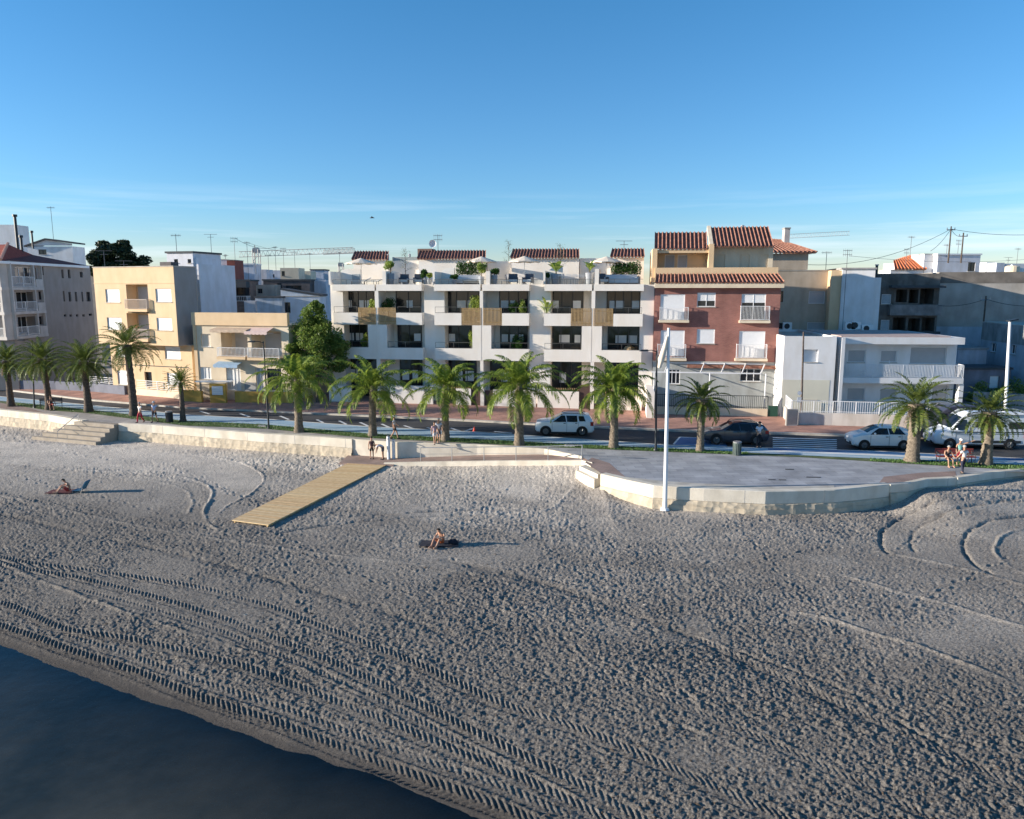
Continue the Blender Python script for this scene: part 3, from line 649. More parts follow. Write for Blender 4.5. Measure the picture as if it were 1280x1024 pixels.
seawall('sea_wall', 'long pale sea wall between the beach steps and the wooden boardwalk', [(148,529.5),(190,531.5),(230,534.5),(330,542.5),(400,546.5),(440,549.5)], .6)
seawall('sea_wall', 'angular pale sea wall around the grey paved plaza, behind the tall white pole', [(751,592.5),(783,600),(817,607),(880,611),(957,614.5),(1043,612.7),(1078,609.3),(1113,605.5)], .66)
seawall('sea_wall', 'low white sea wall in shade on the right, by the woman walking off', [(1197,597.5),(1240,591),(1280,587),(1500,575)], .35, thick=.35)
seawall('path_kerb', 'low shaded kerb wall at the end of the reddish path, before the right-hand wall', [(1113,606),(1135,604.5),(1160,599),(1197,597.2)], .42, thick=.3, cat='kerb')
M['stepstone'] = mat('step_stone', (.36,.31,.25), .9, .15, 1.6, .3, 16, streak=.1)
# beach steps between the two left walls
a = G(103,526,0); b = G(148,529.5,0); root = thing('beach_steps', 'flight of pale concrete steps from the promenade down to the beach', 'steps', (a+b)/2)
t = (b-a).normalized(); nn = Vector((t.y,-t.x,0))
for k in range(5):
    z1 = -.02-.27*k; mb = MB(); e0 = a - t*(.0+.72*k*.9); e1 = b - t*.0 + t*0
    p = [e0+nn*(.45*k), e1+nn*(.45*k), e1+nn*(.45*(k+1)), e0+nn*(.45*(k+1)) - t*.4]
    P8 = [Vector((q.x,q.y,-1.9)) for q in (p[3],p[2],p[1],p[0])] + [Vector((q.x,q.y,z1)) for q in (p[3],p[2],p[1],p[0])]
    mb.hexa(P8).build('step', M['stepstone'], root)
rb = MB(); q0 = a + nn*.1 - t*.3; q1 = q0 + nn*2.0
rb.tube([q0+Vector((0,0,.0)), q0+Vector((0,0,.55)), q1+Vector((0,0,-.55)), q1+Vector((0,0,-1.3))], .025, 6).build('handrail', M['metalg'], root)
# retaining wall behind the ramp, the ramp itself, its rail
rampfront = [(487,580,-1.12),(560,578.5,-.85),(640,577.5,-.52),(727,577,-.12),(740,580,-.05)]
rampback  = [(487,563,-1.12),(560,565,-.85),(640,568,-.52),(727,572,-.05),(740,574,.0)]
rows = [[G(*b_), G(*f_)] for b_, f_ in zip(rampback, rampfront)]
def wz(x): return interp([(p[0],p[2]) for p in rampfront], x)
mb = MB(); TOP = [(440,549.5),(497,553.5),(600,556.5),(684,562),(727,571)]
rr = []
for x in list(range(440, 728, 12)) + [727]:
    y = interp(TOP, x); p = G(x, y, .0); zz = wz(max(487, x)) - .05
    rr.append([p+Vector((0,.25,.03)), p+Vector((0,0,.03)), p+Vector((0,0,0))+Vector((0,-.02,0)), Vector((p.x, p.y-.02, min(zz,-.02)-.6))])
root = thing('retaining_wall', 'low cream retaining wall behind the ramp rail, below the palms', 'wall', (rr[8][1].x, rr[8][1].y, 0))
mb.grid(rr).build('wall_face', M['seawall'], root)
rows = []
for x in list(range(480, 741, 13)):
    f = G(x, interp([(p[0],p[1]) for p in rampfront], x), wz(x)); ww = Vector((f.x, G(min(x,727), interp(TOP, min(x,727)), 0).y - .03, wz(x)))
    rows.append([ww, f])
tag(MB().grid(rows).build('ramp', M['reddish']), kind='structure')
root = thing('ramp_kerb', 'thin pale concrete kerb along the foot of the ramp rail', 'kerb', rows[9][1])
mb = MB(); kr = []
for r in rows:
    q = r[1]; kr.append([q+Vector((0,.12,0)), q+Vector((0,.12,.09)), q+Vector((0,-.08,.09)), q+Vector((0,-.08,-1.2))])
mb.grid(kr).poly(kr[0]).poly(kr[-1][::-1]).build('kerb_edge', M['seawall'], root)
# landing slab at the head of the boardwalk
Z0 = -1.12
mb = MB(); P4 = [G(424,578.5,Z0), G(492,581.5,Z0), G(492,563,Z0), G(438,566.5,Z0)]
mb.hexa([p-Vector((0,0,.8)) for p in P4] + P4); tag(mb.build('landing_slab', M['reddish']), kind='structure')
# rail
pr = [(526,577.8),(565,577.6),(605,577.4),(645,577.3),(685,577.1),(727.5,577)]
root = thing('ramp_railing', 'thin steel railing with slim posts along the ramp edge', 'railing', G(626,577.5,wz(626)))
tops = []
for k, (x, y) in enumerate(pr):
    p = G(x, y, wz(x)) + Vector((0,.02,.05)); h = .95 if k < 5 else 1.0
    MB().tube([p, p+Vector((0,0,h))], .028 if k < 5 else .04, 6).build('post', M['metalg'], root); tops.append(p+Vector((0,0,h)))
MB().tube(tops, .03, 6).build('handrail', M['metalg'], root)
MB().tube([p-Vector((0,0,.45)) for p in tops], .012, 5).build('wire', M['metalg'], root)
# steps to the right of the ramp
root = thing('concrete_steps', 'short concrete steps beside the plaza wall corner', 'steps', G(738,592,-.3))
A0 = G(724,583,-.12); A1 = G(747,601,-.50); w = Vector((.40,.40,0))
for k in range(2):
    a0 = A0 - w*(k*.55) + Vector((0,0,-.2*k)); a1 = A1 - w*(k*.55) + Vector((0,0,-.05*k)); zt_ = -.10-.24*k
    q = [Vector((a0.x,a0.y,zt_)), Vector((a1.x,a1.y,zt_-.02)), Vector((a1.x+w.x*1.1,a1.y+w.y*.7,zt_-.02)), Vector((a0.x+w.x*1.1,a0.y+w.y*.9,zt_))]
    MB().hexa([Vector((v.x,v.y,-1.7)) for v in q] + q).build('step', M['seawall'], root)
# boardwalk on the sand
zb = -1.14
c = [G(290,650,zb), G(335.5,656,zb), G(486,579.5,zb), G(437,578,zb)]
root = thing('boardwalk', 'honey-coloured wooden plank boardwalk lying on the sand', 'boardwalk', (c[0]+c[2])/2)
pl = MB(); sd = MB(); N_ = 74
for k in range(N_):
    t0, t1 = k/N_, (k+.965)/N_; dz = random.uniform(-.004,.004)
    q = [c[0].lerp(c[3],t0), c[1].lerp(c[2],t0), c[1].lerp(c[2],t1), c[0].lerp(c[3],t1)]
    pl.hexa([p+Vector((0,0,-.05+dz)) for p in q] + [p+Vector((0,0,dz)) for p in q], random.randint(0,2))
wd = [mat('plank_%s' % s, col, .8, .16, 4, .2, 30, col2=c2) for s, col, c2 in (('honey',(.64,.43,.21),(.70,.50,.27)),('tan',(.67,.47,.25),(.71,.53,.30)),('red',(.60,.39,.19),(.66,.45,.24)))]
pl.build('planks', wd, root)
for s, (e0, e1) in enumerate(((c[0],c[3]),(c[1],c[2]))):
    off = (c[1]-c[0]).normalized()*(.12 if s == 0 else -.12)
    sgn = Vector((.03,0,0)); q = [e0+off, e0+off+(c[1]-c[0]).normalized()*.08, e1+off+(c[1]-c[0]).normalized()*.08, e1+off]
    MB().hexa([p+Vector((0,0,-.6)) for p in q] + [p+Vector((0,0,-.056)) for p in q]).build('bearer', M['wood'], root)
# bleached logs and sea-weed clods at the wall foot
# two bleached shower posts by the boardwalk head
for k, (x, y, h, lab) in enumerate([(486,574,1.62,'left of the two round pale shower posts at the boardwalk head'),(492.3,573.5,1.38,'right of the two round pale shower posts at the boardwalk head')]):
    p = G(x, y, Z0); r_ = thing('shower_post', lab, 'shower post', p, group='beach shower posts')
    MB().tube([p, p+Vector((0,0,h))], .12, 12).build('column', M['metalw'], r_)
    MB().tube([p+Vector((0,0,h)), p+Vector((0,0,h+.05))], [.13,.09], 12).build('cap', M['metalg'], r_)
    MB().tube([p+Vector((0,-.1,h-.12)), p+Vector((0,-.22,h-.14)), p+Vector((0,-.24,h-.2))], .03, 6).build('spout', M['metalg'], r_)
# ================================================================ PALMS, TREES, PLANTS
def frond(mb, base, az, el, L, nleaf, leafL, leafW, droop, hang, rng, mi=0, vshape=.5):
    """one feather frond: curved rachis with leaflets on both sides"""
    d = Vector((math.cos(az)*math.cos(el), math.sin(az)*math.cos(el), math.sin(el))); side = Vector((-math.sin(az), math.cos(az), 0))
    pts = []; p = Vector(base); e = el; st = L/nleaf
    for k in range(nleaf+1):
        pts.append((p.copy(), e)); p = p + Vector((math.cos(az)*math.cos(e), math.sin(az)*math.cos(e), math.sin(e)))*st
        e -= droop/nleaf*(0.4+1.3*k/nleaf)
    w = .022*L/2.5
    for k in range(nleaf):
        (p0, e0), (p1, _) = pts[k], pts[k+1]; q = 1-k/nleaf*.8
        mb.poly([p0-side*w*q, p0+side*w*q, p1+side*w*q*.9, p1-side*w*q*.9], mi)
        t = (k+.5)/nleaf
        if t < .10: continue
        ll = leafL*math.sin(math.pi*min(1, .18+.82*t))**.6*(1.05-.35*t)
        for sgn in (-1, 1):
            for rep in range(1):
                fwd = Vector((math.cos(az)*math.cos(e0), math.sin(az)*math.cos(e0), math.sin(e0)))
                upv = side.cross(fwd)*-1 if side.cross(fwd).z < 0 else side.cross(fwd)
                dr = (side*sgn*(.8) + fwd*(.62+.25*t) + upv*(vshape) + Vector((rng.uniform(-.12,.12),rng.uniform(-.12,.12),rng.uniform(-.1,.1)))).normalized()
                b0 = p0.lerp(p1, rng.random()); mid = b0 + dr*ll*.5; tip = b0 + dr*ll*.85 + Vector((0,0,-hang*ll*(.5+rng.random()*.6)))
                ww = fwd*leafW*.5
                mb.poly([b0-ww*.6, mid-ww-Vector((0,0,hang*.12*ll)), tip, mid+ww-Vector((0,0,hang*.12*ll)), b0+ww*.6][::sgn], mi)
def palm_mesh(seed, H, kind, r0, r1, L=2.6, nf=48, lean=(0,0)):
    rng = random.Random(seed); tr = MB(); cr = MB(); dd = MB()
    n = 26; rows = []
    for i in range(n+1):
        t = i/n; z = H*t; flare = 1+.35*math.exp(-t*9)
        r = (r0+(r1-r0)*t)*flare*(1+(.07 if i % 2 else -.03))
        if kind == 'date' and t > .9: r *= 1+1.1*(t-.9)*10*.5
        cx = lean[0]*t*t; cy = lean[1]*t*t
        rows.append([(cx+math.cos(2*math.pi*(k/12))*r*(1+.06*rng.uniform(-1,1)), cy+math.sin(2*math.pi*(k/12))*r*(1+.06*rng.uniform(-1,1)), z) for k in range(12)])
    tr.grid(rows, 0, True).poly(rows[-1])
    top = Vector((lean[0], lean[1], H))
    ga = 2.39996
    if kind == 'date':
        for k in range(nf):
            f = k/nf; el = R(80) - R(112)*f**.8 + rng.uniform(-.10,.10); az = k*ga + rng.uniform(-.2,.2)
            frond(cr, top+Vector((math.cos(az)*.12,math.sin(az)*.12,.1-.35*f)), az, el, L*(.8+.25*math.sin(math.pi*f)+rng.uniform(-.08,.08)), 38, L*.20, .065, R(62)+R(25)*f, .12, rng, 0, .42)
        for k in range(7):
            az = rng.random()*6.28; frond(dd, top+Vector((0,0,-.3)), az, R(-35), L*.55, 12, L*.14, .05, R(60), .4, rng, 0, .1)
        for k in range(60):      # cut leaf bases below the crown
            az = k*ga; zz = H-.08-.75*k/60; rr = r1*1.25
            b0 = Vector((lean[0]*(zz/H)**2+math.cos(az)*rr, lean[1]*(zz/H)**2+math.sin(az)*rr, zz)); dv = Vector((math.cos(az)*.5,math.sin(az)*.5,.8))
            tr.tube([b0, b0+dv*.17], [.05,.02], 4)
    elif kind == 'feather':
        for k in range(nf):
            f = k/nf; el = R(82) - R(95)*f**.85 + rng.uniform(-.12,.12); az = k*ga + rng.uniform(-.3,.3)
            frond(cr, top+Vector((math.cos(az)*.08,math.sin(az)*.08,.25-.35*f)), az, el, L*(.86+.3*math.sin(math.pi*f)+rng.uniform(-.12,.1)), 44, L*.29, .085, R(75)+R(42)*f, .55, rng, 0, .28)
        tr.tube([top-Vector((0,0,.1)), top+Vector((0,0,.55))], [r1*1.05,r1*.5], 10)
    else:  # fan / young palm: stiff leaves
        for k in range(nf):
            f = k/nf; el = R(80) - R(105)*f; az = k*ga
            frond(cr, top, az, el, L*(.9+rng.uniform(-.1,.1)), 18, L*.18, .07, R(45), .1, rng, 0, .4)
    return tr, cr, dd
PAL = {}
def palm(px, py, topy, kind, label, seed, L, nf, wb, wt, var=None, lean=(0,0)):
    """px,py = foot pixel; topy = pixel of the crown's heart; wb/wt trunk widths in pixels"""
    p = G(px, py, 0); zc = AT(px, topy, p.y).z; H = zc; k = FPX/(p.y)
    root = thing('palm_tree', label, 'palm tree', p, group='palm trees along the promenade')
    tr, cr, dd = palm_mesh(seed, H, kind, wb/k/2, wt/k/2, L, nf, lean)
    tr.build('trunk', M['barkp'] if kind == 'feather' or seed > 20 else M['bark'], root, True, world=False)
    cr.build('crown', M['feather'] if kind == 'feather' else M['date'], root, world=False)
    if dd.f: dd.build('dry_fronds', M['deadfrond'], root, world=False)
    return root
palm(14,508,451,'date','date palm with a sunlit side, leftmost of all the palms',1,2.5,52,7.5,5.5)
palm(62,512,449,'date','date palm behind the man sitting on the bench',2,2.7,56,8,5.5,lean=(-.25,0))
palm(111,515,452,'date','bushy date palm with wide drooping fronds in front of the shaded side street',3,2.9,60,9,6,lean=(-.1,0))
palm(168,520,431,'date','tall slender dark-trunked date palm before the beige apartment block',4,3.0,44,9.5,7,lean=(-.2,0))
palm(229,527,478,'fan','small young palm beside the litter bin, before the ochre wall',5,1.75,46,6.5,5)
palm(374,540,478,'feather','lush green feather palm below the leafy street tree',11,3.3,33,10,8.5)
palm(466,545,489,'feather','feather palm with upright yellow spear, by the boardwalk head',12,3.4,27,10,8,lean=(.1,0))
palm(557,551,489,'feather','feather palm beside the couple walking together',13,3.2,27,9.5,8)
palm(649,556,487,'feather','widest feather palm, left of the white car',14,3.5,33,11,10)
palm(767,560,489,'feather','pale yellow-green feather palm, right of the white car',15,3.1,35,10.5,9)
palm(875,564,499,'date','short spiky palm with upright fronds before the red brick building',21,2.1,40,9,9)
palm(1140,577,505,'date','stout pale-trunked date palm between the white hatchback and the bench',22,2.65,46,15,13)
palm(1232,581,515,'date','stout pale-trunked palm in front of the camper van',23,2.3,40,13,11,lean=(-.05,0))
def leaves(mb, c, rad, n, size, rng, mi=0, hollow=.35):
    for _ in range(n):
        while True:
            v = Vector((rng.uniform(-1,1), rng.uniform(-1,1), rng.uniform(-1,1)))
            if hollow < v.length < 1: break
        p = Vector(c) + Vector((v.x*rad[0], v.y*rad[1], v.z*rad[2])); s = size*rng.uniform(.6,1.3)
        a = Vector((rng.gauss(0,1), rng.gauss(0,1), rng.gauss(0,1)+.6)).normalized(); u = a.orthogonal().normalized(); w = a.cross(u)
        th = rng.random()*6.28; u, w = u*math.cos(th)+w*math.sin(th), w*math.cos(th)-u*math.sin(th)
        mb.poly([p-u*s, p-w*s*.45, p+u*s, p+w*s*.45], mi)
def tree(name, label, cat, p, H, trunkH, blobs, nleaf, size, m, bark, seed, r=.16, group=None):
    rng = random.Random(seed); root = thing(name, label, cat, p, group=group)
    tb = MB(); tb.tube([(0,0,-.1),(0.03,0,trunkH*.5),(0,0,trunkH)], [r*1.2,r,r*.8], 8)
    cb = MB()
    for (bx, by, bz, br, bh) in blobs:
        tb.tube([(0,0,trunkH*.8),(bx*.5,by*.5,(trunkH+bz)/2),(bx,by,bz)], [r*.6,r*.35,r*.1], 5)
        for j in range(7):
            v = Vector((rng.gauss(0,1),rng.gauss(0,1),rng.gauss(0,1))).normalized()
            leaves(cb, (bx+v.x*br*.6, by+v.y*br*.6, bz+v.z*bh*.6), (br*.5,br*.5,bh*.45), nleaf//7, size, rng, 0, .1)
    tb.build('trunk', bark, root, True, world=False); cb.build('crown', m, root, world=False)
    return root
p = G(397,503,.3); p.z = .3
tree('street_tree', 'dense dark green leafy tree between the low cream house and the white apartments', 'tree', p, 9, 2.5,
     [(0,0,7.9,1.2,1.2),(-1.2,0,6.5,1.5,1.2),(1.1,0,6.3,1.4,1.3),(-1.0,.2,5.0,1.8,1.3),(1.2,.1,4.7,1.7,1.2),(.2,-.5,5.8,1.6,1.5),(.1,0,3.4,1.9,1.1),(-2.2,0,5.4,1.0,.9),(2.2,0,5.4,1.0,1.0),(.4,0,8.8,.7,.6),(-1.8,0,3.9,1.2,.9),(1.9,0,3.7,1.2,.9),(0,0,6.8,1.5,1.3),(-.6,.4,7.2,1.1,1.0)], 1700, .12, M['leaf'], M['bark'], 31)
p = AT(147, 340, 118); zg = 0
tree('stone_pine', 'dark rounded stone pine rising behind the beige apartment block', 'tree', (p.x,p.y,0), 18, 12,
     [(0,0,15.6,3.4,2.1),(-2.6,0,15.0,2.2,1.6),(2.6,0,15.0,2.4,1.6),(.9,0,17.2,1.8,.9),(-1.1,0,17.0,1.9,1.0),(0,0,14.0,3.0,1.3),(-3.4,0,13.4,1.4,1.1),(3.3,0,14.0,1.3,1.0),(-1.5,0,13.2,2.0,1.0),(1.8,0,13.2,2.0,1.0)], 2600, .26, M['pine'], M['bark'], 32, r=.3)
def potplant(name, label, cat, p, style, h, w, seed, group='plants on the white building', potm=None, roth=None):
    """p = floor point; total height h, crown width w"""
    rng = random.Random(seed); root = thing(name, label, cat, p, group=group); ph = roth if roth else h*.22
    pot = MB(); pot.tube([(0,0,0),(0,0,ph*.95),(0,0,ph)], [w*.16+.06,w*.2+.09,w*.2+.07], 10)
    pot.build('pot', potm or M['pot'], root, True, world=False); cb = MB(); st = MB()
    if style == 'banana':
        for k in range(11):
            az = k*2.4; el = R(rng.uniform(50,85)); L = (h-ph)*rng.uniform(.7,1.0); b = Vector((0,0,ph+.1))
            pts = []; e = el; q = b.copy()
            for j in range(7):
                pts.append(q.copy()); q += Vector((math.cos(az)*math.cos(e),math.sin(az)*math.cos(e),math.sin(e)))*L/6; e -= .16*j*.6
            sd = Vector((-math.sin(az),math.cos(az),0))
            for j in range(6):
                w0 = w*.15*math.sin(math.pi*max(0,(j-1.5))/5.2) if j > 1.5 else .02; w1 = w*.15*math.sin(math.pi*max(0,(j-.5))/5.2) if j > .5 else .02
                cb.poly([pts[j]-sd*w0, pts[j]+sd*w0, pts[j+1]+sd*w1, pts[j+1]-sd*w1])
        st.tube([(0,0,ph-.05),(0,0,ph+.5)], [.07,.04], 6); mm = M['lime']
    elif style == 'bush':
        for j in range(9):
            v = Vector((rng.uniform(-.6,.6)*w*.5, rng.uniform(-.5,.5)*w*.5, ph+(h-ph)*rng.uniform(.3,.8)))
            leaves(cb, v, (w*.28,w*.28,(h-ph)*.24), 150, .075, rng, 0, .1)
        st.tube([(0,0,ph-.05),(0,0,ph+(h-ph)*.4)], [.05,.03], 6); mm = M['shrub']
    elif style == 'lime':
        for j in range(9):
            v = Vector((rng.uniform(-.6,.6)*w*.5, rng.uniform(-.5,.5)*w*.5, ph+(h-ph)*rng.uniform(.35,.85)))
            leaves(cb, v, (w*.26,w*.26,(h-ph)*.22), 110, .09, rng, 0, .1)
        st.tube([(0,0,ph-.05),(0,0,ph+(h-ph)*.5)], [.05,.03], 6); mm = M['lime']
    else:  # thin airy tree
        for j in range(10):
            az = j*2.4; z = ph+(h-ph)*(.35+.65*j/10); q = Vector((math.cos(az)*w*.35*(1-j/14), math.sin(az)*w*.3, z))
            st.tube([(0,0,z-.3), q], [.02,.01], 4); leaves(cb, q, (w*.22,w*.2,.25), 26, .045, rng, 0, .1)
        st.tube([(0,0,ph-.05),(0,0,h*.95)], [.035,.015], 6); mm = M['olive']
    st.build('stem', M['bark'], root, world=False); cb.build('foliage', mm, root, world=False)
    return root
def hedge(label, Fb, u0, u1, d, z0, zp, z1, seed, m='shrub'):
    rng = random.Random(seed); c = Fb.P((u0+u1)/2, d, z0); root = thing('hedge_planter', label, 'hedge', c, group='planted hedges on the white building')
    mb = MB(); Fb.box(mb, u0, u1, d-.25, d+.25, z0, zp); mb.build('planter', M['pot'], root)
    cb = MB(); u = u0+.2
    while u < u1-.1:
        q = Fb.P(u, d, (zp+z1)/2); leaves(cb, q, (.36,.3,(z1-zp)*.55*rng.uniform(.8,1.1)), 420, .085, rng, 0, .1); u += .34
    cb.build('foliage', M[m], root); return root
# ================================================================ VEHICLES
M['tyre'] = mat('rubber', (.02,.02,.02), .8, .1, 5); M['rim'] = mat('alloy_rim', (.14,.145,.15), .4, .1, 5, metal=.6)
M['lamp'] = mat('headlight_glass', (.55,.57,.6), .15, .05, 5, spec=.7); M['tail'] = mat('tail_light', (.30,.01,.01), .2, .1, 5, spec=.6)
M['plastic'] = mat('black_plastic', (.025,.025,.028), .7, .1, 6); M['plate'] = mat('number_plate', (.6,.6,.58), .5, .05, 5)
def paint(name, col):
    m = mat(name, col, .28, .03, 1.5, spec=.5); b = m.node_tree.nodes['Principled BSDF']; b.inputs['Coat Weight'].default_value = .8; b.inputs['Coat Roughness'].default_value = .06; return m
def vehicle(name, label, loc, rz, st, L, W, pm, wins, screens, wheels, wr, rails=False, extra=None, lamps=((.06,.72,.12,.14),), tails=None, doors=(), group='vehicles on the seafront road'):
    """faces -x. st: x, bottom, belt, top, half width, half width at the top"""
    root = thing(name, label, {'camper_van':'camper van','parked_van':'van'}.get(name,'car'), loc, rz, group)
    A = np.array(st, float)
    f = lambda x, k: float(np.interp(x, A[:,0], A[:,k]))
    xs = sorted(set(list(A[:,0]) + list(np.linspace(0, L, 40)))); body = MB(); rows = []
    for x in xs:
        zb, be, tp, w, wt = (f(x,k) for k in (1,2,3,4,5))
        h = [(0,zb),(w*.86,zb),(w*.985,zb+.10),(w,zb+(be-zb)*.45),(w*.995,zb+(be-zb)*.75),(w*.965,be),(w*.965*.5+wt*.5,(be+tp-.06)/2),(wt,max(be,tp-.06)),(wt*.93,max(be,tp-.015)),(wt*.7,tp),(0,tp+.01)]
        rows.append([(x,-y,z) for y, z in h] + [(x,y,z) for y, z in h[-2:0:-1]])
    body.grid(rows, 0, True).poly(rows[0][::-1]).poly(rows[-1])
    bo_ = body.build('body', pm, root, True, world=False); bo_.data.set_sharp_from_angle(angle=R(26))
    def sy(x, z):
        be, tp, w, wt = (f(x,k) for k in (2,3,4,5)); tt = max(tp-.06, be+.01)
        if z <= be: return w*.99
        return w*.965 + (wt-w*.965)*min(1,(z-be)/(tt-be))
    for (xb0, xt0, xb1, xt1, z0, z1) in wins:
        for s in (-1, 1):
            mb = MB(); n = 8; g = []
            for k in range(n+1):
                t = k/n; xb = xb0+(xb1-xb0)*t; xt = xt0+(xt1-xt0)*t; g.append([(xb+(xt-xb)*q, s*(sy(xb+(xt-xb)*q, z0+(z1-z0)*q)+.012), z0+(z1-z0)*q) for q in (0,.5,1)])
            mb.grid(g).build('side_window', M['carglass'], root, world=False)
    for (x0, x1, nm) in screens:
        mb = MB(); g = []
        for k in range(7):
            x = x0+(x1-x0)*k/6; wt = f(x,5)*.9; g.append([(x-.012 if nm=='windscreen' else x+.012, wt*y, f(x,3)+.016-.02*abs(y)) for y in (-1,-.5,0,.5,1)])
        mb.grid(g).build(nm, M['carglass'], root, world=False)
    for wx in wheels:
        for s in (-1, 1):
            w = f(wx,4); y1 = s*(w+.015); y0 = s*(w-.20); c = MB()
            c.tube([(wx,y0,wr),(wx,y1-s*.03,wr),(wx,y1,wr)], [wr,wr,wr*.93], 20); ty = c.build('wheel', M['tyre'], root, world=False)
            r = MB(); r.disc((wx,y1+s*.004,wr), (0,s,0), wr*.62, 18)
            for k in range(5):
                a = 2*math.pi*k/5; r.tube([(wx,y1+s*.012,wr),(wx+math.cos(a)*wr*.56,y1+s*.012,wr+math.sin(a)*wr*.56)], .028, 4)
            o = r.build('rim', M['rim'], ty, world=False)
            a = MB(); g = []
            for k in range(17):
                t = math.pi*k/16*1.16-.25; g.append([(wx+math.cos(t)*wr*1.02, s*(w+.008), wr+math.sin(t)*wr*1.02),(wx+math.cos(t)*wr*1.2, s*(w+.008), wr+math.sin(t)*wr*1.2)])
            a.grid(g); a.poly([q[1] for q in g], 0); a.build('wheel_arch', M['plastic'], root, world=False)
    sl = MB()
    for s in (-1,1): sl.box(wheels[0]+wr, wheels[1]-wr, s*f(L/2,4)-.02, s*f(L/2,4)+.02, f(L/2,1)-.02, f(L/2,1)+.10)
    sl.build('sill', M['plastic'], root, world=False)
    for (x, z, dx, dz) in lamps:
        for s in (-1,1):
            w = f(x+dx/2,4); mb = MB().hexa([(x-.03,s*w*.55,z),(x+dx,s*w*.55,z),(x+dx*2.6,s*(w*1.0+.012),z+.02),(x+.02,s*(w*.93),z),(x+.03,s*w*.55,z+dz),(x+dx,s*w*.55,z+dz),(x+dx*2.9,s*(w+.012),z+dz),(x+.06,s*(w*.92),z+dz)])
            mb.build('headlight', M['lamp'], root, world=False)
    tz = tails or (L-.12,.85,.28)
    for s in (-1,1):
        w = f(tz[0],4); MB().box(tz[0]-.10, tz[0]+.14, min(s*w*.72,s*(w*1.0+.012)), max(s*w*.72,s*(w*1.0+.012)), tz[1], tz[1]+tz[2]).build('tail_light', M['tail'], root, world=False)
    mb = MB(); mb.box(-.025, .2, -.5, .5, .32, .50); mb.build('grille', M['plastic'], root, world=False)
    MB().box(-.035, 0, -.26, .26, .40, .50).build('number_plate', M['plate'], root, world=False)
    dl = MB()
    for (x, z0, z1) in doors:
        for s in (-1,1): w = f(x,4); dl.box(x-.008, x+.008, s*w*1.0-.004, s*w*1.0+.004, z0, z1)
    if doors: dl.build('door_gap', M['plastic'], root, world=False)
    hd = MB()
    for (x, z0, z1) in doors[1:]:
        for s in (-1,1): w = f(x,4); hd.box(x-.24, x-.08, s*w-.025, s*w+.025, z1-.12, z1-.08)
    if len(doors) > 1: hd.build('door_handle', M['plastic'], root, world=False)
    for s in (-1,1):
        x = wins[0][0]+.28; y = sy(x, wins[0][4])
        MB().ball((x-.02, s*(y+.12), wins[0][4]+.08), .10, 8, .7, 1.2, .75).build('wing_mirror', pm if not rails else M['plastic'], root, True, world=False)
    if rails:
        for s in (-1,1): MB().tube([(1.9,s*.60,f(1.9,3)-.01),(2.1,s*.6,f(2.1,3)+.06),(3.5,s*.6,f(3.5,3)+.06),(3.7,s*.6,f(3.7,3)-.01)], .022, 6).build('roof_rail', M['plastic'], root, world=False)
    if extra: extra(root, f, sy)
    return root
SUV = [(0,.42,.80,.84,.70,.64),(.10,.30,.95,.99,.84,.76),(.45,.24,1.03,1.08,.89,.80),(1.15,.22,1.07,1.15,.90,.76),(2.0,.22,1.06,1.60,.90,.62),(2.5,.22,1.07,1.66,.90,.64),(3.4,.22,1.10,1.64,.90,.63),(3.95,.24,1.12,1.56,.90,.60),(4.22,.28,1.08,1.16,.87,.70),(4.34,.42,.86,.90,.80,.66)]
road_dir = lambda x: math.atan2(*(lambda v: (v.y, v.x))(G(x+30, (interp(CURB,x+30)+interp(RPATH,x+30))/2) - G(x-30, (interp(CURB,x-30)+interp(RPATH,x-30))/2)))
def centre(px0, px1, py, L, W):   # front-left wheel foot line at pixel row py, body spans px0..px1
    return G(px0, py, -.1)
p = G(670, 545, -.1); vehicle('parked_car', 'white compact SUV with black roof rails driving along the road', (p.x, p.y+.95, -.1), R(-4), SUV, 4.34, 1.8, paint('white_paint',(.74,.77,.80)),
    [(1.30,1.92,2.30,2.20,1.06,1.50),(2.36,2.28,3.12,3.08,1.07,1.51),(3.24,3.18,3.72,3.56,1.12,1.48)], [(1.25,1.95,'windscreen'),(4.0,4.20,'rear_window')], (.78,3.46), .35, True,
    doors=((1.25,.35,1.05),(2.33,.32,1.06),(3.18,.45,1.08)), lamps=((.06,.70,.16,.16),), tails=(4.16,.78,.30))
SUV2 = [(0,.45,.66,.70,.66,.60),(.10,.30,.80,.84,.82,.70),(.5,.24,.93,.98,.90,.78),(1.25,.22,1.00,1.05,.92,.74),(2.1,.22,1.02,1.52,.92,.60),(2.7,.22,1.03,1.60,.92,.62),(3.5,.22,1.06,1.56,.92,.60),(4.1,.24,1.08,1.40,.92,.58),(4.38,.28,1.04,1.12,.88,.70),(4.5,.42,.80,.86,.80,.66)]
p = G(881, 556.5, -.1); vehicle('parked_car', 'dark navy SUV parked behind the short spiky palm and the man in a white shirt', (p.x, p.y+1.0, -.1), R(-2), SUV2, 4.5, 1.84, paint('navy_paint',(.025,.03,.045)),
    [(1.45,2.05,2.45,2.38,1.02,1.44),(2.52,2.46,3.35,3.2,1.03,1.45),(3.42,3.28,3.95,3.72,1.08,1.42)], [(1.35,2.05,'windscreen'),(4.12,4.34,'rear_window')], (.85,3.6), .36, True,
    doors=((1.4,.35,1.0),(2.48,.32,1.02),(3.4,.45,1.04)), lamps=((.06,.68,.18,.11),), tails=(4.3,.80,.22))
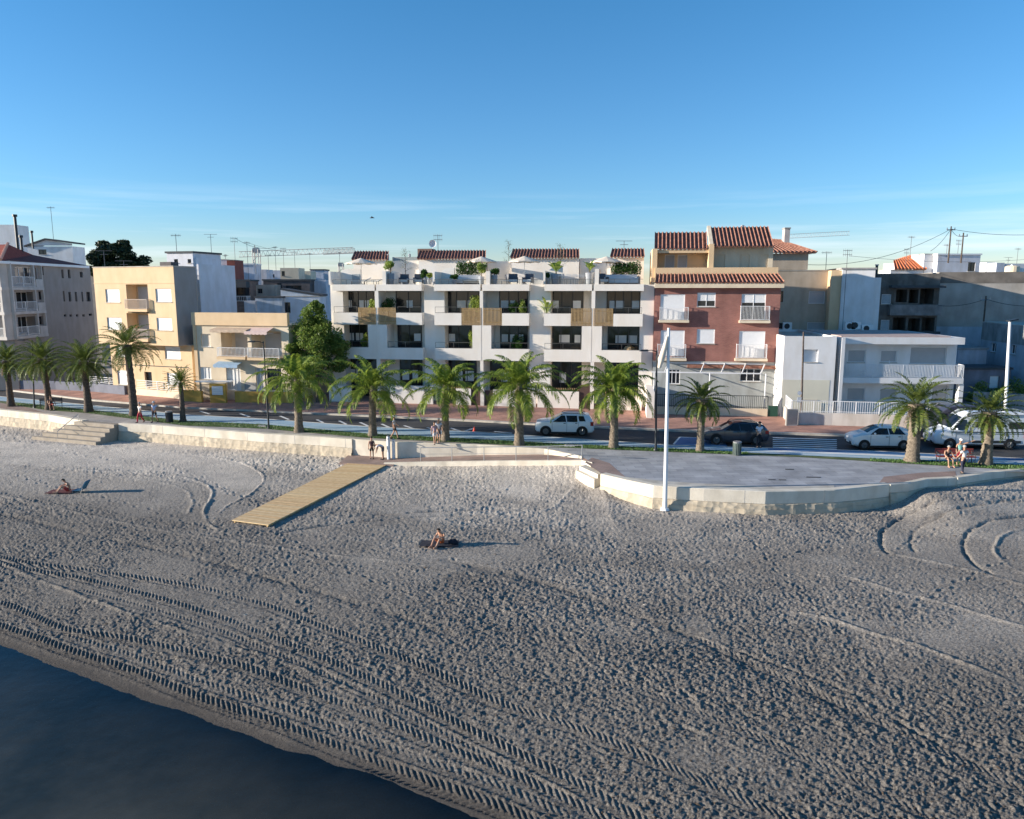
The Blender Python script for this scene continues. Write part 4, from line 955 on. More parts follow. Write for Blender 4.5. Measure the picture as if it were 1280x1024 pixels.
HATCH = [(0,.42,.66,.70,.64,.58),(.08,.28,.82,.86,.78,.70),(.40,.22,.95,1.0,.85,.76),(.90,.20,1.02,1.12,.87,.74),(1.40,.20,1.03,1.38,.87,.62),(1.85,.20,1.03,1.54,.87,.58),(2.4,.20,1.04,1.59,.87,.60),(3.1,.20,1.07,1.55,.87,.58),(3.72,.22,1.10,1.38,.86,.56),(4.0,.28,1.06,1.14,.83,.66),(4.08,.42,.84,.90,.78,.64)]
p = G(1067, 562.5, -.1); vehicle('parked_car', 'white rounded electric hatchback half hidden by a thick palm trunk', (p.x, p.y+.92, -.1), R(-3), HATCH, 4.08, 1.74, paint('pearl_white_paint',(.64,.66,.66)),
    [(1.12,1.74,2.33,2.28,1.05,1.45),(2.40,2.35,3.42,3.10,1.07,1.45)], [(.98,1.80,'windscreen'),(3.72,3.96,'rear_window')], (.76,3.34), .32, False,
    doors=((1.15,.32,.98),(2.38,.3,1.0),(3.2,.45,1.02)), lamps=((.06,.62,.20,.12),), tails=(3.86,.75,.22))
VAN = [(0,.45,.80,.90,.80,.74),(.12,.32,.95,1.08,.92,.84),(.5,.28,1.12,1.22,1.0,.88),(.95,.26,1.22,1.36,1.02,.86),(1.75,.26,1.30,2.20,1.02,.84),(2.2,.26,1.32,2.50,1.02,.88),(3.0,.26,1.32,2.58,1.02,.90),(5.9,.26,1.32,2.58,1.02,.90),(5.98,.32,1.3,2.5,.98,.86)]
def camper_extra(root, f, sy):
    st = MB()
    for s in (-1,):
        y = s*1.024
        st.box(1.0, 5.9, y-.006, y+.006, 1.16, 1.22); st.box(1.3, 5.9, y-.006, y+.006, 1.05, 1.08); st.box(2.4, 5.6, y-.006, y+.006, .44, .62)
        st.box(4.2, 4.75, y-.006, y+.006, .72, 1.0)
    st.build('side_stripe', M['metald'], root, world=False)
    MB().box(4.26, 4.69, -1.036, -1.030, .76, .96).build('service_hatch', M['metalw'], root, world=False)
    MB().tube([(1.9,-1.0,2.34),(5.7,-.98,2.42)], .07, 8).build('awning_box', M['metalw'], root, world=False)
    MB().box(3.2, 3.8, -.35, .35, 2.58, 2.68).build('roof_hatch', M['clear'], root, world=False)
    MB().disc((3.62,-1.035,1.72), (0,-1,0), .18, 16).build('round_vent', M['metald'], root, world=False)
vw = [(1.05,1.72,2.05,1.98,1.32,2.02)]; vs = [(1.02,1.74,'windscreen')]
p = G(1170, 561.5, -.1); cv = vehicle('camper_van', 'white high-roofed camper van with dark side stripes behind the palm', (p.x, p.y+1.05, -.1), R(-3), VAN, 5.98, 2.05, paint('camper_paint',(.60,.64,.68)),
    vw + [(2.55,2.55,3.25,3.25,1.50,1.86),(3.95,3.95,4.45,4.45,1.52,1.86),(4.75,4.75,5.75,5.75,1.42,1.88)], vs, (.95,4.9), .35, False, camper_extra, lamps=((.05,.78,.20,.22),), tails=(5.86,.8,.4), doors=((1.3,.4,1.25),(2.2,.4,2.2),(4.6,.5,1.2)))
p = G(1162, 557.5, -.1); vehicle('parked_van', 'dark grey van showing only its bonnet and windscreen behind the camper van', (p.x, p.y+2.6, -.1), R(-3), VAN, 5.98, 2.05, paint('dark_van_paint',(.05,.05,.07)),
    vw, vs, (.95,4.9), .35, False, None, lamps=((.05,.78,.20,.22),), tails=(5.86,.8,.4), doors=((1.3,.4,1.25),(2.2,.4,2.2)))
# ================================================================ PEOPLE
M['skin'] = mat('skin', (.42,.24,.16), .6, .08, 6); M['hairm'] = mat('hair', (.05,.035,.025), .8, .2, 30); M['hairg'] = mat('grey_hair', (.35,.34,.33), .8, .2, 30)
CL = {}
def cloth(c):
    if c not in CL: CL[c] = mat('cloth_%d' % len(CL), c, .9, .12, 9)
    return CL[c]
BASEJ = dict(pel=(0,0,.95), wai=(0,0,1.12), che=(0,0,1.32), nek=(0,0,1.49), hd1=(0,.015,1.58), hd2=(0,.02,1.66), hd3=(0,.01,1.73),
    sR=(.17,0,1.42), eR=(.22,-.02,1.14), wR=(.23,.06,.90), pR=(.23,.08,.83), hR=(.09,0,.90), kR=(.10,.02,.50), aR=(.10,-.01,.09), tR=(.11,.14,.035),
    sL=(-.17,0,1.42), eL=(-.22,-.02,1.14), wL=(-.23,.06,.90), pL=(-.23,.08,.83), hL=(-.09,0,.90), kL=(-.10,.02,.50), aL=(-.10,-.01,.09), tL=(-.11,.14,.035))
RAD = dict(pel=.135, wai=.115, che=.145, nek=.055, hd1=.068, hd2=.092, hd3=.075, s=.062, e=.043, w=.028, p=.036, h=.088, k=.058, a=.038, t=.036)
def rad(j): return RAD[j] if j in RAD else RAD[j[0]]
EDG = [('pel','wai'),('wai','che'),('che','nek'),('nek','hd1'),('hd1','hd2'),('hd2','hd3')] + [e for s in 'RL' for e in (('che','s'+s),('s'+s,'e'+s),('e'+s,'w'+s),('w'+s,'p'+s),('pel','h'+s),('h'+s,'k'+s),('k'+s,'a'+s),('a'+s,'t'+s))]
def skinned(name, vs, es, rs, rootv, m, parent, sub=1):
    me = bpy.data.meshes.new(name); me.from_pydata(vs, es, []); o = bpy.data.objects.new(name, me); C.objects.link(o)
    md = o.modifiers.new('s', 'SKIN'); md.branch_smoothing = .6
    me.skin_vertices.new() if not me.skin_vertices else None
    for i, r in enumerate(rs): me.skin_vertices[0].data[i].radius = (r, r); me.skin_vertices[0].data[i].use_root = (i == rootv)
    s = o.modifiers.new('d', 'SUBSURF'); s.levels = sub; s.render_levels = sub
    bpy.context.view_layer.update()
    ev = o.evaluated_get(bpy.context.evaluated_depsgraph_get()); me2 = bpy.data.meshes.new_from_object(ev)
    C.objects.unlink(o); bpy.data.objects.remove(o)
    me2.materials.clear(); me2.materials.append(m); me2.polygons.foreach_set('use_smooth', [True]*len(me2.polygons))
    return link(bpy.data.objects.new(name, me2), parent)
def person(label, p, h, face, J, shirt=None, legs=None, legtype='shorts', hair='hairm', hat=None, group='people on the seafront', sleeves=True, shoe=(.05,.05,.05), female=False):
    root = thing('person', label, 'person', p, face, group, scale=h/1.76)
    j = dict(BASEJ); j.update(J); names = list(j); vs = [j[n] for n in names]; es = [(names.index(a), names.index(b)) for a, b in EDG]; rs = [rad(n) for n in names]
    for s in 'RL':      # five separate fingers, thumb from the side of the palm
        w_, p_ = Vector(j['w'+s]), Vector(j['p'+s]); d = (p_-w_).normalized(); sd = d.cross(Vector((0,0,1)) if abs(d.z) < .8 else Vector((0,1,0))).normalized(); nd = d.cross(sd)
        for k, (off, L) in enumerate([(-.026,.055),(-.009,.07),(.009,.066),(.026,.05)]):
            a = p_ + d*.035 + sd*off; b = a + d*L*.6 + nd*.008; c = b + d*L*.5 + nd*.02
            i = len(vs); vs += [tuple(a), tuple(b), tuple(c)]; rs += [.010,.009,.007]; es += [(names.index('p'+s), i),(i,i+1),(i+1,i+2)]
        a = p_ - sd*.035 - d*.01; b = a + d*.035 - sd*.012; i = len(vs); vs += [tuple(a), tuple(b)]; rs += [.012,.009]; es += [(names.index('p'+s), i),(i,i+1)]
    body = skinned('body', vs, es, rs, 0, M['skin'], root)
    def garment(nm, chain, scale, col, cut={}):
        nn = []; [nn.append(x) for e in chain for x in e if x not in nn]
        v = [Vector(j[n]) for n in nn]; r = [rad(n)*scale+.012 for n in nn]
        for n, (par, f) in cut.items():
            i = nn.index(n); v[i] = Vector(j[par]).lerp(Vector(j[n]), f); r[i] = (rad(par)*(1-f)+rad(n)*f)*scale+.018
        skinned(nm, [tuple(q) for q in v], [(nn.index(a), nn.index(b)) for a, b in chain], r, 0, cloth(col), root)
    if shirt:
        ch = [('pel','wai'),('wai','che'),('che','sR'),('che','sL')]; cut = {}
        if sleeves: ch += [('sR','eR'),('sL','eL')]; cut = {'eR':('sR',.6),'eL':('sL',.6)}
        garment('shirt', ch, 1.06, shirt, cut)
    if legs:
        ch = [('wai','pel'),('pel','hR'),('pel','hL'),('hR','kR'),('hL','kL')]; cut = {'wai':('pel',.35)}
        if legtype == 'trousers': ch += [('kR','aR'),('kL','aL')]
        else: cut.update({'kR':('hR',.75),'kL':('hL',.75)})
        garment('trousers' if legtype == 'trousers' else 'shorts', ch, 1.08, legs, cut)
    for s in 'RL':
        a, t = Vector(j['a'+s]), Vector(j['t'+s]); mb = MB(); d = (t-a); d.z = 0; d = d.normalized() if d.length > .01 else Vector((0,1,0))
        mb.tube([a-d*.07+Vector((0,0,-.03)), a+Vector((0,0,-.035)), t, t+d*.06], [.035,.05,.043,.02], 8); mb.build('shoe', cloth(shoe), root, True, world=False)
    h1, h3 = Vector(j['hd1']), Vector(j['hd3']); up = (h3-h1).normalized(); hc = Vector(j['hd2'])+up*.012
    hb = MB(); rows = []
    fwd = Vector((0,1,0)); sd = up.cross(fwd).normalized(); fw = sd.cross(up)*1
    for i in range(6):
        ph = R(8+i*17); rows.append([hc + (sd*math.cos(t)*math.sin(ph) + (fwd if abs(up.y)<.7 else fw)*math.sin(t)*math.sin(ph)*(1.02) )*.108 + up*(.118*math.cos(ph) + (.035 if math.sin(t) > .3 and i > 3 else -.0)) for t in [2*math.pi*k/12 for k in range(12)]])
    hb.grid(rows, 0, True).poly(rows[0]); hb.build('cap' if hat else 'hair', cloth(hat) if hat else M[hair], root, True, world=False)
    if hat: MB().tube([hc+fwd*.08+up*.02, hc+fwd*.19+up*.0], [.08,.05], 8).build('cap_peak', cloth(hat), root, True, world=False)
    fc = MB()
    for s in (-1,1): fc.ball(hc+fwd*.085+sd*s*.034+up*.0, .012, 6)
    fc.build('eyes', M['hairm'], root, world=False)
    MB().tube([hc+fwd*.085-up*.0, hc+fwd*.118-up*.035, hc+fwd*.09-up*.042], [.008,.015,.008], 5).build('nose', M['skin'], root, world=False)
    MB().tube([hc+fwd*.088-up*.068-sd*.022, hc+fwd*.094-up*.068, hc+fwd*.088-up*.068+sd*.022], .006, 4).build('mouth', cloth((.30,.10,.08)), root, world=False)
    return root
WALK = dict(kR=(.10,.18,.52), aR=(.10,.26,.10), tR=(.11,.40,.06), kL=(-.10,-.02,.50), aL=(-.10,-.28,.13), tL=(-.11,-.16,.04), eR=(.23,-.12,1.17), wR=(.24,-.08,.94), pR=(.24,-.06,.87), eL=(-.23,.08,1.17), wL=(-.22,.24,1.0), pL=(-.21,.30,.96))
WALK2 = {**WALK, 'eL':(-.24,.05,1.17), 'wL':(-.16,.26,1.12), 'pL':(-.10,.30,1.15), 'eR':(.24,.05,1.17), 'wR':(.16,.26,1.12), 'pR':(.10,.30,1.15)}
SIT = dict(pel=(0,-.05,.50), wai=(0,-.05,.68), che=(0,0,.90), nek=(0,.04,1.07), hd1=(0,.07,1.16), hd2=(0,.085,1.24), hd3=(0,.08,1.31), sR=(.17,0,1.0), sL=(-.17,0,1.0),
    eR=(.26,.12,.76), wR=(.20,.36,.64), pR=(.18,.43,.60), eL=(-.30,.02,.74), wL=(-.32,.22,.60), pL=(-.32,.28,.56), hR=(.09,0,.48), hL=(-.09,0,.48), kR=(.14,.44,.50), kL=(-.14,.44,.50), aR=(.13,.50,.09), aL=(-.16,.46,.09), tR=(.14,.66,.035), tL=(-.18,.62,.035))
GROUND = dict(pel=(0,-.05,.12), wai=(0,-.10,.30), che=(0,0,.48), nek=(0,.12,.60), hd1=(0,.17,.67), hd2=(0,.21,.73), hd3=(0,.23,.79), sR=(.17,.04,.55), sL=(-.17,.04,.55),
    eR=(.24,.08,.42), wR=(.16,.30,.42), pR=(.12,.36,.42), eL=(-.24,.08,.42), wL=(-.16,.30,.42), pL=(-.12,.36,.42), hR=(.09,0,.11), hL=(-.09,0,.11), kR=(.15,.38,.36), kL=(-.16,.36,.38), aR=(.12,.66,.07), aL=(-.13,.62,.07), tR=(.12,.80,.05), tL=(-.13,.76,.05))
BEND = dict(pel=(0,-.05,.93), wai=(0,.10,1.05), che=(0,.30,1.12), nek=(0,.46,1.14), hd1=(0,.55,1.12), hd2=(0,.62,1.10), hd3=(0,.68,1.07), sR=(.17,.38,1.12), sL=(-.17,.38,1.12), eR=(.2,.45,.86), eL=(-.2,.45,.86), wR=(.16,.5,.64), wL=(-.16,.5,.64), pR=(.16,.52,.57), pL=(-.16,.52,.57))
POINT = dict(eL=(-.40,.08,1.50), wL=(-.62,.14,1.62), pL=(-.69,.16,1.65))
CLS = dict(eR=(.24,.04,1.16), wR=(.12,.22,1.10), pR=(.06,.25,1.12), eL=(-.24,.04,1.16), wL=(-.12,.22,1.12), pL=(-.06,.26,1.14))
def P0(x, y, z=0.0): q = G(x, y, z); return (q.x, q.y, z)
person('person in pale top and red trousers walking by the slender palm', P0(176,528.5), 1.66, R(160), WALK, (.62,.60,.58), (.38,.03,.05), 'trousers', 'hairg')
person('person in pale blue top and black shorts walking near the litter bin', P0(194,528), 1.72, R(175), WALK, (.42,.47,.62), (.03,.03,.035), hat=(.6,.6,.6))
person('person in white cap, grey top and black shorts striding above the shower posts', P0(493,549), 1.74, R(-80), WALK, (.50,.52,.55), (.025,.025,.03), hat=(.75,.75,.75))
person('person in black top and shorts standing on the landing by the shower posts', P0(465,574,Z0), 1.60, R(10), dict(), (.10,.05,.05), (.02,.02,.02), sleeves=False)
person('person in white top bending over beside the shower posts', P0(479,574.5,Z0), 1.62, R(85), BEND, (.58,.56,.60), (.06,.06,.08))
person('person in rosy top, left of a couple strolling beside a feather palm', P0(543.5,555.5), 1.60, R(200), WALK, (.38,.26,.30), (.55,.52,.52), hair='hairm')
person('person in white T-shirt and dark shorts, right of a couple by a feather palm', P0(548.5,554), 1.76, R(195), WALK, (.55,.56,.62), (.12,.12,.15), hair='hairg')
person('person in white shirt and dark trousers standing behind the dark SUV', P0(948,559.5), 1.78, R(190), CLS, (.66,.68,.74), (.02,.022,.03), 'trousers')
person('person in dark swimsuit sitting on the left end of the red bench', P0(1183.5,582), 1.64, R(176), SIT, (.03,.025,.03), (.03,.025,.03), hair='hairg', sleeves=False, shoe=(.42,.24,.16))
person('person in teal top and red shorts pointing left, in front of the red bench', P0(1198,582.5), 1.70, R(178), {**POINT}, (.20,.42,.38), (.38,.03,.05), hat=(.55,.55,.58), sleeves=False)
person('person in white top and navy trousers walking to the end of the white wall', P0(1203,592.5), 1.70, R(15), {**WALK, 'kR':(.1,.1,.52),'aR':(.1,.12,.1),'tR':(.11,.26,.05),'aL':(-.1,-.12,.12),'tL':(-.11,.02,.04)}, (.66,.64,.60), (.025,.028,.05), 'trousers', 'hairg')
person('person in dark shirt and red shorts sitting behind a date palm trunk', P0(64.5,512.5), 1.70, R(215), SIT, (.04,.04,.05), (.36,.04,.05), sleeves=True)
def zs(x, y, z=ZB):     # snap to the modelled beach surface
    q = G(x, y, z); k = np.argmin((XX-q.x)**2 + (YY-q.y)**2*1.0); return (q.x, q.y, float(Z[k])+.02)
q = zs(86,615.5,-1.34); person('sunbather in red swimsuit sitting hunched on a towel, far left on the sand', q, 1.72, R(120), GROUND, None, (.42,.05,.04), shoe=(.42,.24,.16))
t_ = thing('beach_towel', 'dark red towel under the left sunbather', 'towel', (q[0]-.3,q[1],q[2]-.02)); MB().grid([[(q[0]-1.2+.3*i, q[1]-.45+.3*k, q[2]+.01+random.uniform(0,.02)) for k in range(4)] for i in range(6)]).build('cloth', cloth((.10,.03,.035)), t_)
# low blue beach chair beside the left sunbather
t_ = thing('beach_chair', 'low blue beach chair beside the left sunbather', 'beach chair', (q[0]+.75,q[1]-.05,q[2]))
qq = Vector(q)+Vector((.65,-.05,0)); bl = cloth((.05,.17,.26))
MB().hexa([qq+Vector(v) for v in ((-.25,-.28,.12),(.25,-.28,.16),(.25,.28,.16),(-.25,.28,.12),(-.25,-.28,.15),(.25,-.28,.19),(.25,.28,.19),(-.25,.28,.15))]).build('seat', bl, t_)
MB().hexa([qq+Vector(v) for v in ((.22,-.28,.16),(.27,-.28,.16),(.27,.28,.16),(.22,.28,.16),(.55,-.28,.70),(.60,-.28,.68),(.60,.28,.68),(.55,.28,.70))]).build('backrest', bl, t_)
for s in (-.27,.27): MB().tube([qq+Vector((-.25,s,0)), qq+Vector((-.25,s,.36)), qq+Vector((.38,s,.38)), qq+Vector((.25,s,.0))], .014, 5).build('frame', M['metalg'], t_)
q = zs(552,681.5,-1.28); person('sunbather in orange swimwear sitting on a dark towel mid beach', q, 1.74, R(150), GROUND, None, (.45,.10,.03), shoe=(.42,.24,.16))
t_ = thing('beach_towel', 'dark towel under the mid-beach sunbather', 'towel', (q[0]-.3,q[1],q[2]-.02)); MB().grid([[(q[0]-1.0+.3*i, q[1]-.45+.3*k, q[2]+.01+random.uniform(0,.03)) for k in range(4)] for i in range(7)]).build('cloth', cloth((.03,.03,.04)), t_)
qb = Vector(q)+Vector((.55,-.1,0)); t_ = thing('beach_bag', 'dark bag on the sand right of the mid-beach sunbather', 'bag', qb); MB().ball((0,0,.13), .2, 10, 1.2, .8, .8).build('bag_body', cloth((.02,.02,.03)), t_, True, world=False); MB().tube([(-.1,0,.25),(-.06,0,.38),(.06,0,.38),(.1,0,.25)], .012, 5).build('handle', cloth((.02,.02,.03)), t_, world=False)
# ================================================================ STREET FURNITURE
def bench(label, p, rz, col, L=1.9):
    root = thing('park_bench', label, 'bench', p, rz)
    mb = MB(); [mb.box(-L/2, L/2, -.22+.11*k, -.14+.11*k, .43, .46) for k in range(4)]; mb.build('seat', col, root, world=False)
    mb = MB(); [mb.box(-L/2, L/2, .22+.02*k, .25+.02*k, .55+.13*k, .64+.13*k) for k in range(3)]; mb.build('backrest', col, root, world=False)
    for s in (-1,1): MB().tube([(s*L/2*.92,-.2,0),(s*L/2*.92,-.2,.62),(s*L/2*.92,.22,.64),(s*L/2*.92,.3,.9)], .028, 6).build('armrest', M['metald'], root, world=False); MB().tube([(s*L/2*.92,.18,0),(s*L/2*.92,.2,.64)], .028, 6).build('leg', M['metald'], root, world=False)
redw = mat('red_wood', (.26,.05,.045), .6, .2, 6)
q = G(1194, 579.5, 0); bench('red slatted bench with dark metal arms beneath the stout palms', (q.x,q.y,0), R(-3), redw, 2.3)
q = G(64.5, 510.5, 0); bench('dark slatted bench behind the second palm from the left', (q.x,q.y,0), R(30), M['metald'], 1.8)
def bin_(label, px, py, h, r, m):
    p = G(px, py, 0); root = thing('litter_bin', label, 'litter bin', p)
    mb = MB(); mb.tube([(0,0,.02),(0,0,h*.9)], [r*.92,r], 14); 
    mb.build('drum', m, root, world=False)
    rb = MB(); [rb.tube([(math.cos(a)*r*.99,math.sin(a)*r*.99,.05),(math.cos(a)*r*1.02,math.sin(a)*r*1.02,h*.86)], .012, 4) for a in [k*math.pi/9 for k in range(18)]]; rb.build('ribs', m, root, world=False)
    MB().tube([(0,0,h*.9),(0,0,h*.96),(0,0,h)], [r*1.08,r*1.08,r*.9], 14).build('lid', M['metalg'], root, world=False)
bin_('black round litter bin near the small young palm', 212, 528, .95, .27, M['metald'])
bin_('grey-green litter bin on the edge of the grey plaza', 921, 569, .92, .26, mat('bin_green',(.09,.12,.11),.6,.2,4))
def lamp(name, label, cat, px, py, topx, topy, z0, r0, r1, m, kind, group=None, depthY=None):
    p = G(px, py, z0); t = AT(topx, topy, p.y); root = thing(name, label, cat, p, group=group)
    q = Vector((t.x-p.x, 0, t.z-p.z)); H = q.z
    MB().tube([(0,0,0),(0,0,.5),(q.x,0,H)], [r0*1.25,r0,r1], 10).build('pole', m, root, True, world=False)
    MB().tube([(0,0,0),(0,0,.12)], [r0*2.2,r0*1.8], 10).build('base', m, root, world=False)
    if kind == 'arm':
        MB().tube([(q.x,0,H-.1),(q.x-.35,-.1,H+.02),(q.x-.75,-.15,H)], .03, 6).build('arm', m, root, world=False)
        MB().hexa([(q.x-1.15,-.3,H-.05),(q.x-.6,-.3,H-.05),(q.x-.6,.05,H-.05),(q.x-1.15,.05,H-.05),(q.x-1.05,-.25,H+.05),(q.x-.6,-.22,H+.06),(q.x-.6,0,H+.06),(q.x-1.05,0,H+.05)]).build('lamp_head', m, root, world=False)
    elif kind == 'flood':
        MB().hexa([(q.x-.2,-.25,H),(q.x+.45,-.2,H+.10),(q.x+.45,.15,H+.10),(q.x-.2,.15,H),(q.x-.2,-.25,H+.07),(q.x+.45,-.2,H+.2),(q.x+.45,.15,H+.2),(q.x-.2,.15,H+.09)]).build('lamp_head', M['metald'], root, world=False)
    elif kind == 'ball':
        MB().ball((q.x,0,H+.1), .16, 10).build('lamp_shade', M['metalw'], root, True, world=False)
    return root, p, q
lamp('street_lamp', 'black street lamp pole among the left date palms', 'street lamp', 43.3, 510, 40, 425, 0, .07, .05, M['metald'], 'arm', 'black street lamps')
lamp('street_lamp', 'black street lamp beside the lush feather palm, before the low cream house', 'street lamp', 336, 536, 329, 427, 0, .07, .045, M['metald'], 'arm', 'black street lamps')
lamp('street_lamp', 'black street lamp just left of the tall white pole', 'street lamp', 819.5, 563.5, 821, 438, 0, .075, .05, M['metald'], 'arm', 'black street lamps')
q0 = zs(831, 637.5, ZB)
rt, p, q = lamp('flag_pole', 'tall white pole standing in the sand at the plaza wall, with rolled white banner', 'flag pole', 831, 637.5, 836, 410, q0[2], .12, .07, M['metalw'], 'none')
a = AT(834.5,420,p.y)-p; b = AT(824,460,p.y)-p
MB().tube([a, a.lerp(b,.35)+Vector((0,-.06,0)), a.lerp(b,.7), b], [.06,.13,.17,.09], 8).build('rolled_banner', M['fabric'], rt, True, world=False)
lamp('flood_light', 'tall white pole with a dark floodlight behind the camper van', 'flood light', 1254, 552, 1262.5, 402, 0, .13, .09, M['metalw'], 'flood')
rt, p, q = lamp('utility_pole', 'dark wooden utility pole with two small white signs before the white villa', 'utility pole', 1001, 530, 1004.5, 415, .05, .09, .06, mat('tarred_wood',(.10,.08,.07),.9,.3,5), 'none')
for (x, y, r, sh) in ((999.5,491.5,.17,'r'),(999,500,.17,'s')):
    c_ = AT(x, y, p.y-.12)-p
    mb = MB(); mb.disc(c_, (0,-1,0), r, 14) if sh == 'r' else mb.box(c_.x-r, c_.x+r, c_.y-.01, c_.y+.01, c_.z-.2, c_.z+.2)
    mb.build('sign_plate', M['metalw'], rt, world=False)
p = G(593, 540.5, -.1); root = thing('traffic_cone', 'small red traffic cone on the road markings', 'traffic cone', p)
MB().tube([(0,0,.03),(0,0,.42)], [.15,.035], 12).build('cone', mat('cone_red',(.55,.06,.04),.6,.05,5), root, world=False); MB().box(-.2,.2,-.2,.2,0,.035).build('base', M['metald'], root, world=False); MB().tube([(0,0,.2),(0,0,.28)], [.095,.068], 12).build('band', M['paintw'], root, world=False)
for x, y, lab in ((328,533.5,'small concrete lid in the turf left of the black lamp'),(712,558.5,'small concrete lid in the turf under the white car')):
    p = G(x, y, 0); rng = random.Random(x); MBx = MB().hexa([(-.35,-.2,0),(.35,-.2,0),(.35,.2,0),(-.35,.2,0),(-.3,-.16,.12),(.3,-.16,.1),(.3,.16,.12),(-.3,.16,.13)]); r_ = thing('inspection_box', lab, 'inspection box', p); MBx.build('box_body', M['concrete'], r_, world=False); MB().box(-.26,.26,-.13,.13,.12,.135).build('lid', M['metalg'], r_, world=False)
# ================================================================ BUILDINGS
class B:
    """a building whose street front lies on frame F at d = 0; depth goes back (negative d)"""
    def __init__(s, name, label, F, wall, cat='building', group=None):
        s.F = F; s.wall = wall; s.root = thing(name, label, cat, F.P(F.W/2, 0, 0), group=group); s.holes = []; s.later = []
    def part(s, name, mb, m, parent=None, smooth=False): return mb.build(name, m, parent or s.root, smooth)
    def px(s, x0, y0, x1, y1, d=0): return s.F.rect(x0, y0, x1, y1, d)
    def shell(s, u0, u1, z0, z1, depth, name='wall', roof=True, roofm=None, parapet=.0, back=True, m=None):
        """front wall with recessed openings, sides, back and roof slab"""
        F = s.F; mb = MB(); hs = [h for h in s.holes if h[0] < u1 and h[1] > u0 and h[2] < z1 and h[3] > z0]
        us = sorted(set([u0,u1]+[min(max(h[i],u0),u1) for h in hs for i in (0,1)])); zs_ = sorted(set([z0,z1]+[min(max(h[i],z0),z1) for h in hs for i in (2,3)]))
        for a, b in zip(us[:-1], us[1:]):
            for c, d in zip(zs_[:-1], zs_[1:]):
                uc, zc = (a+b)/2, (c+d)/2
                if any(h[0] < uc < h[1] and h[2] < zc < h[3] for h in hs): continue
                mb.poly([F.P(a,0,c), F.P(b,0,c), F.P(b,0,d), F.P(a,0,d)])
        for (a,b,c,d,r) in hs:
            q = [(a,c),(b,c),(b,d),(a,d)]
            for k in range(4):
                (p0,p1),(q0,q1) = q[k], q[(k+1)%4]; mb.poly([F.P(p0,0,p1), F.P(p0,-r,p1), F.P(q0,-r,q1), F.P(q0,0,q1)])
            mb.poly([F.P(a,-r,c), F.P(b,-r,c), F.P(b,-r,d), F.P(a,-r,d)])
        P = F.P
        mb.poly([P(u0,-depth,z0),P(u0,0,z0),P(u0,0,z1),P(u0,-depth,z1)]); mb.poly([P(u1,0,z0),P(u1,-depth,z0),P(u1,-depth,z1),P(u1,0,z1)])
        mb.poly([P(u1,-depth,z0),P(u0,-depth,z0),P(u0,-depth,z1),P(u1,-depth,z1)])
        if parapet > 0:
            t = .2; zr = z1-parapet; I = [P(u0+t,-t,0),P(u1-t,-t,0),P(u1-t,-depth+t,0),P(u0+t,-depth+t,0)]; O = [P(u0,0,0),P(u1,0,0),P(u1,-depth,0),P(u0,-depth,0)]
            for k in range(4):
                a, b, c, d = O[k], O[(k+1)%4], I[(k+1)%4], I[k]; Z1 = Vector((0,0,z1)); ZR = Vector((0,0,zr))
                mb.poly([a+Z1, b+Z1, c+Z1, d+Z1]); mb.poly([d+ZR, c+ZR, c+Z1, d+Z1][::-1])
            rb = MB().poly([i+Vector((0,0,zr)) for i in I]); s.part('roof', rb, roofm or M['concrete'])
        else:
            s.part('roof', MB().hexa([P(u0-.05,.05,z1),P(u1+.05,.05,z1),P(u1+.05,-depth-.05,z1),P(u0-.05,-depth-.05,z1),P(u0-.05,.05,z1+.08),P(u1+.05,.05,z1+.08),P(u1+.05,-depth-.05,z1+.08),P(u0-.05,-depth-.05,z1+.08)]), roofm or M['concrete'])
        w = s.part(name, mb, m or s.wall)
        for f in s.later: f()
        s.later = []
        return w
    def window(s, rc, depth=.22, kind='shutter', nx=2, fm=None, box=False, frac=.5, lab=None, pane=None, sill=True, name='window'):
        u0,u1,z0,z1 = rc; F = s.F; s.holes.append((u0,u1,z0,z1,depth)); fm = fm or M['framew']
        def mk():
            mb = MB(); d0, d1 = -depth+.003, -depth+.06; t = .055
            F.box(mb,u0,u1,d0,d1,z0,z0+t); F.box(mb,u0,u1,d0,d1,z1-t,z1); F.box(mb,u0,u0+t,d0,d1,z0+t,z1-t); F.box(mb,u1-t,u1,d0,d1,z0+t,z1-t)
            if kind in ('glass','half','door'):
                for k in range(1,nx): uu = u0+(u1-u0)*k/nx; F.box(mb,uu-t/2,uu+t/2,d0,d1-.005,z0+t,z1-t)
            w = s.part(name, mb, fm)
            if kind in ('shutter','half'):
                zb = z0+t if kind == 'shutter' else z0+(z1-z0)*frac; g = []; n = max(3,int((z1-t-zb)/.09))
                for k in range(n+1):
                    z = zb+(z1-t-zb)*k/n; g.append([F.P(u0+t,d0+.025,z),F.P(u1-t,d0+.025,z)])
                    if k < n: g.append([F.P(u0+t,d0+.036,z+.03),F.P(u1-t,d0+.036,z+.03)])
                s.part('shutter', MB().grid(g), pane or M['framew'], w)
            if kind != 'shutter':
                s.part('pane', MB().poly([F.P(u0+t,d0+.012,z0+t),F.P(u1-t,d0+.012,z0+t),F.P(u1-t,d0+.012,z1-t),F.P(u0+t,d0+.012,z1-t)]), pane if (pane and kind != 'half') else M['glass'], w)
            if sill: b_ = MB(); F.box(b_, u0-.06,u1+.06,0.002,.07,z0-.06,z0-.004); s.part('sill', b_, M['concrete'], w)
        s.later.append(mk)
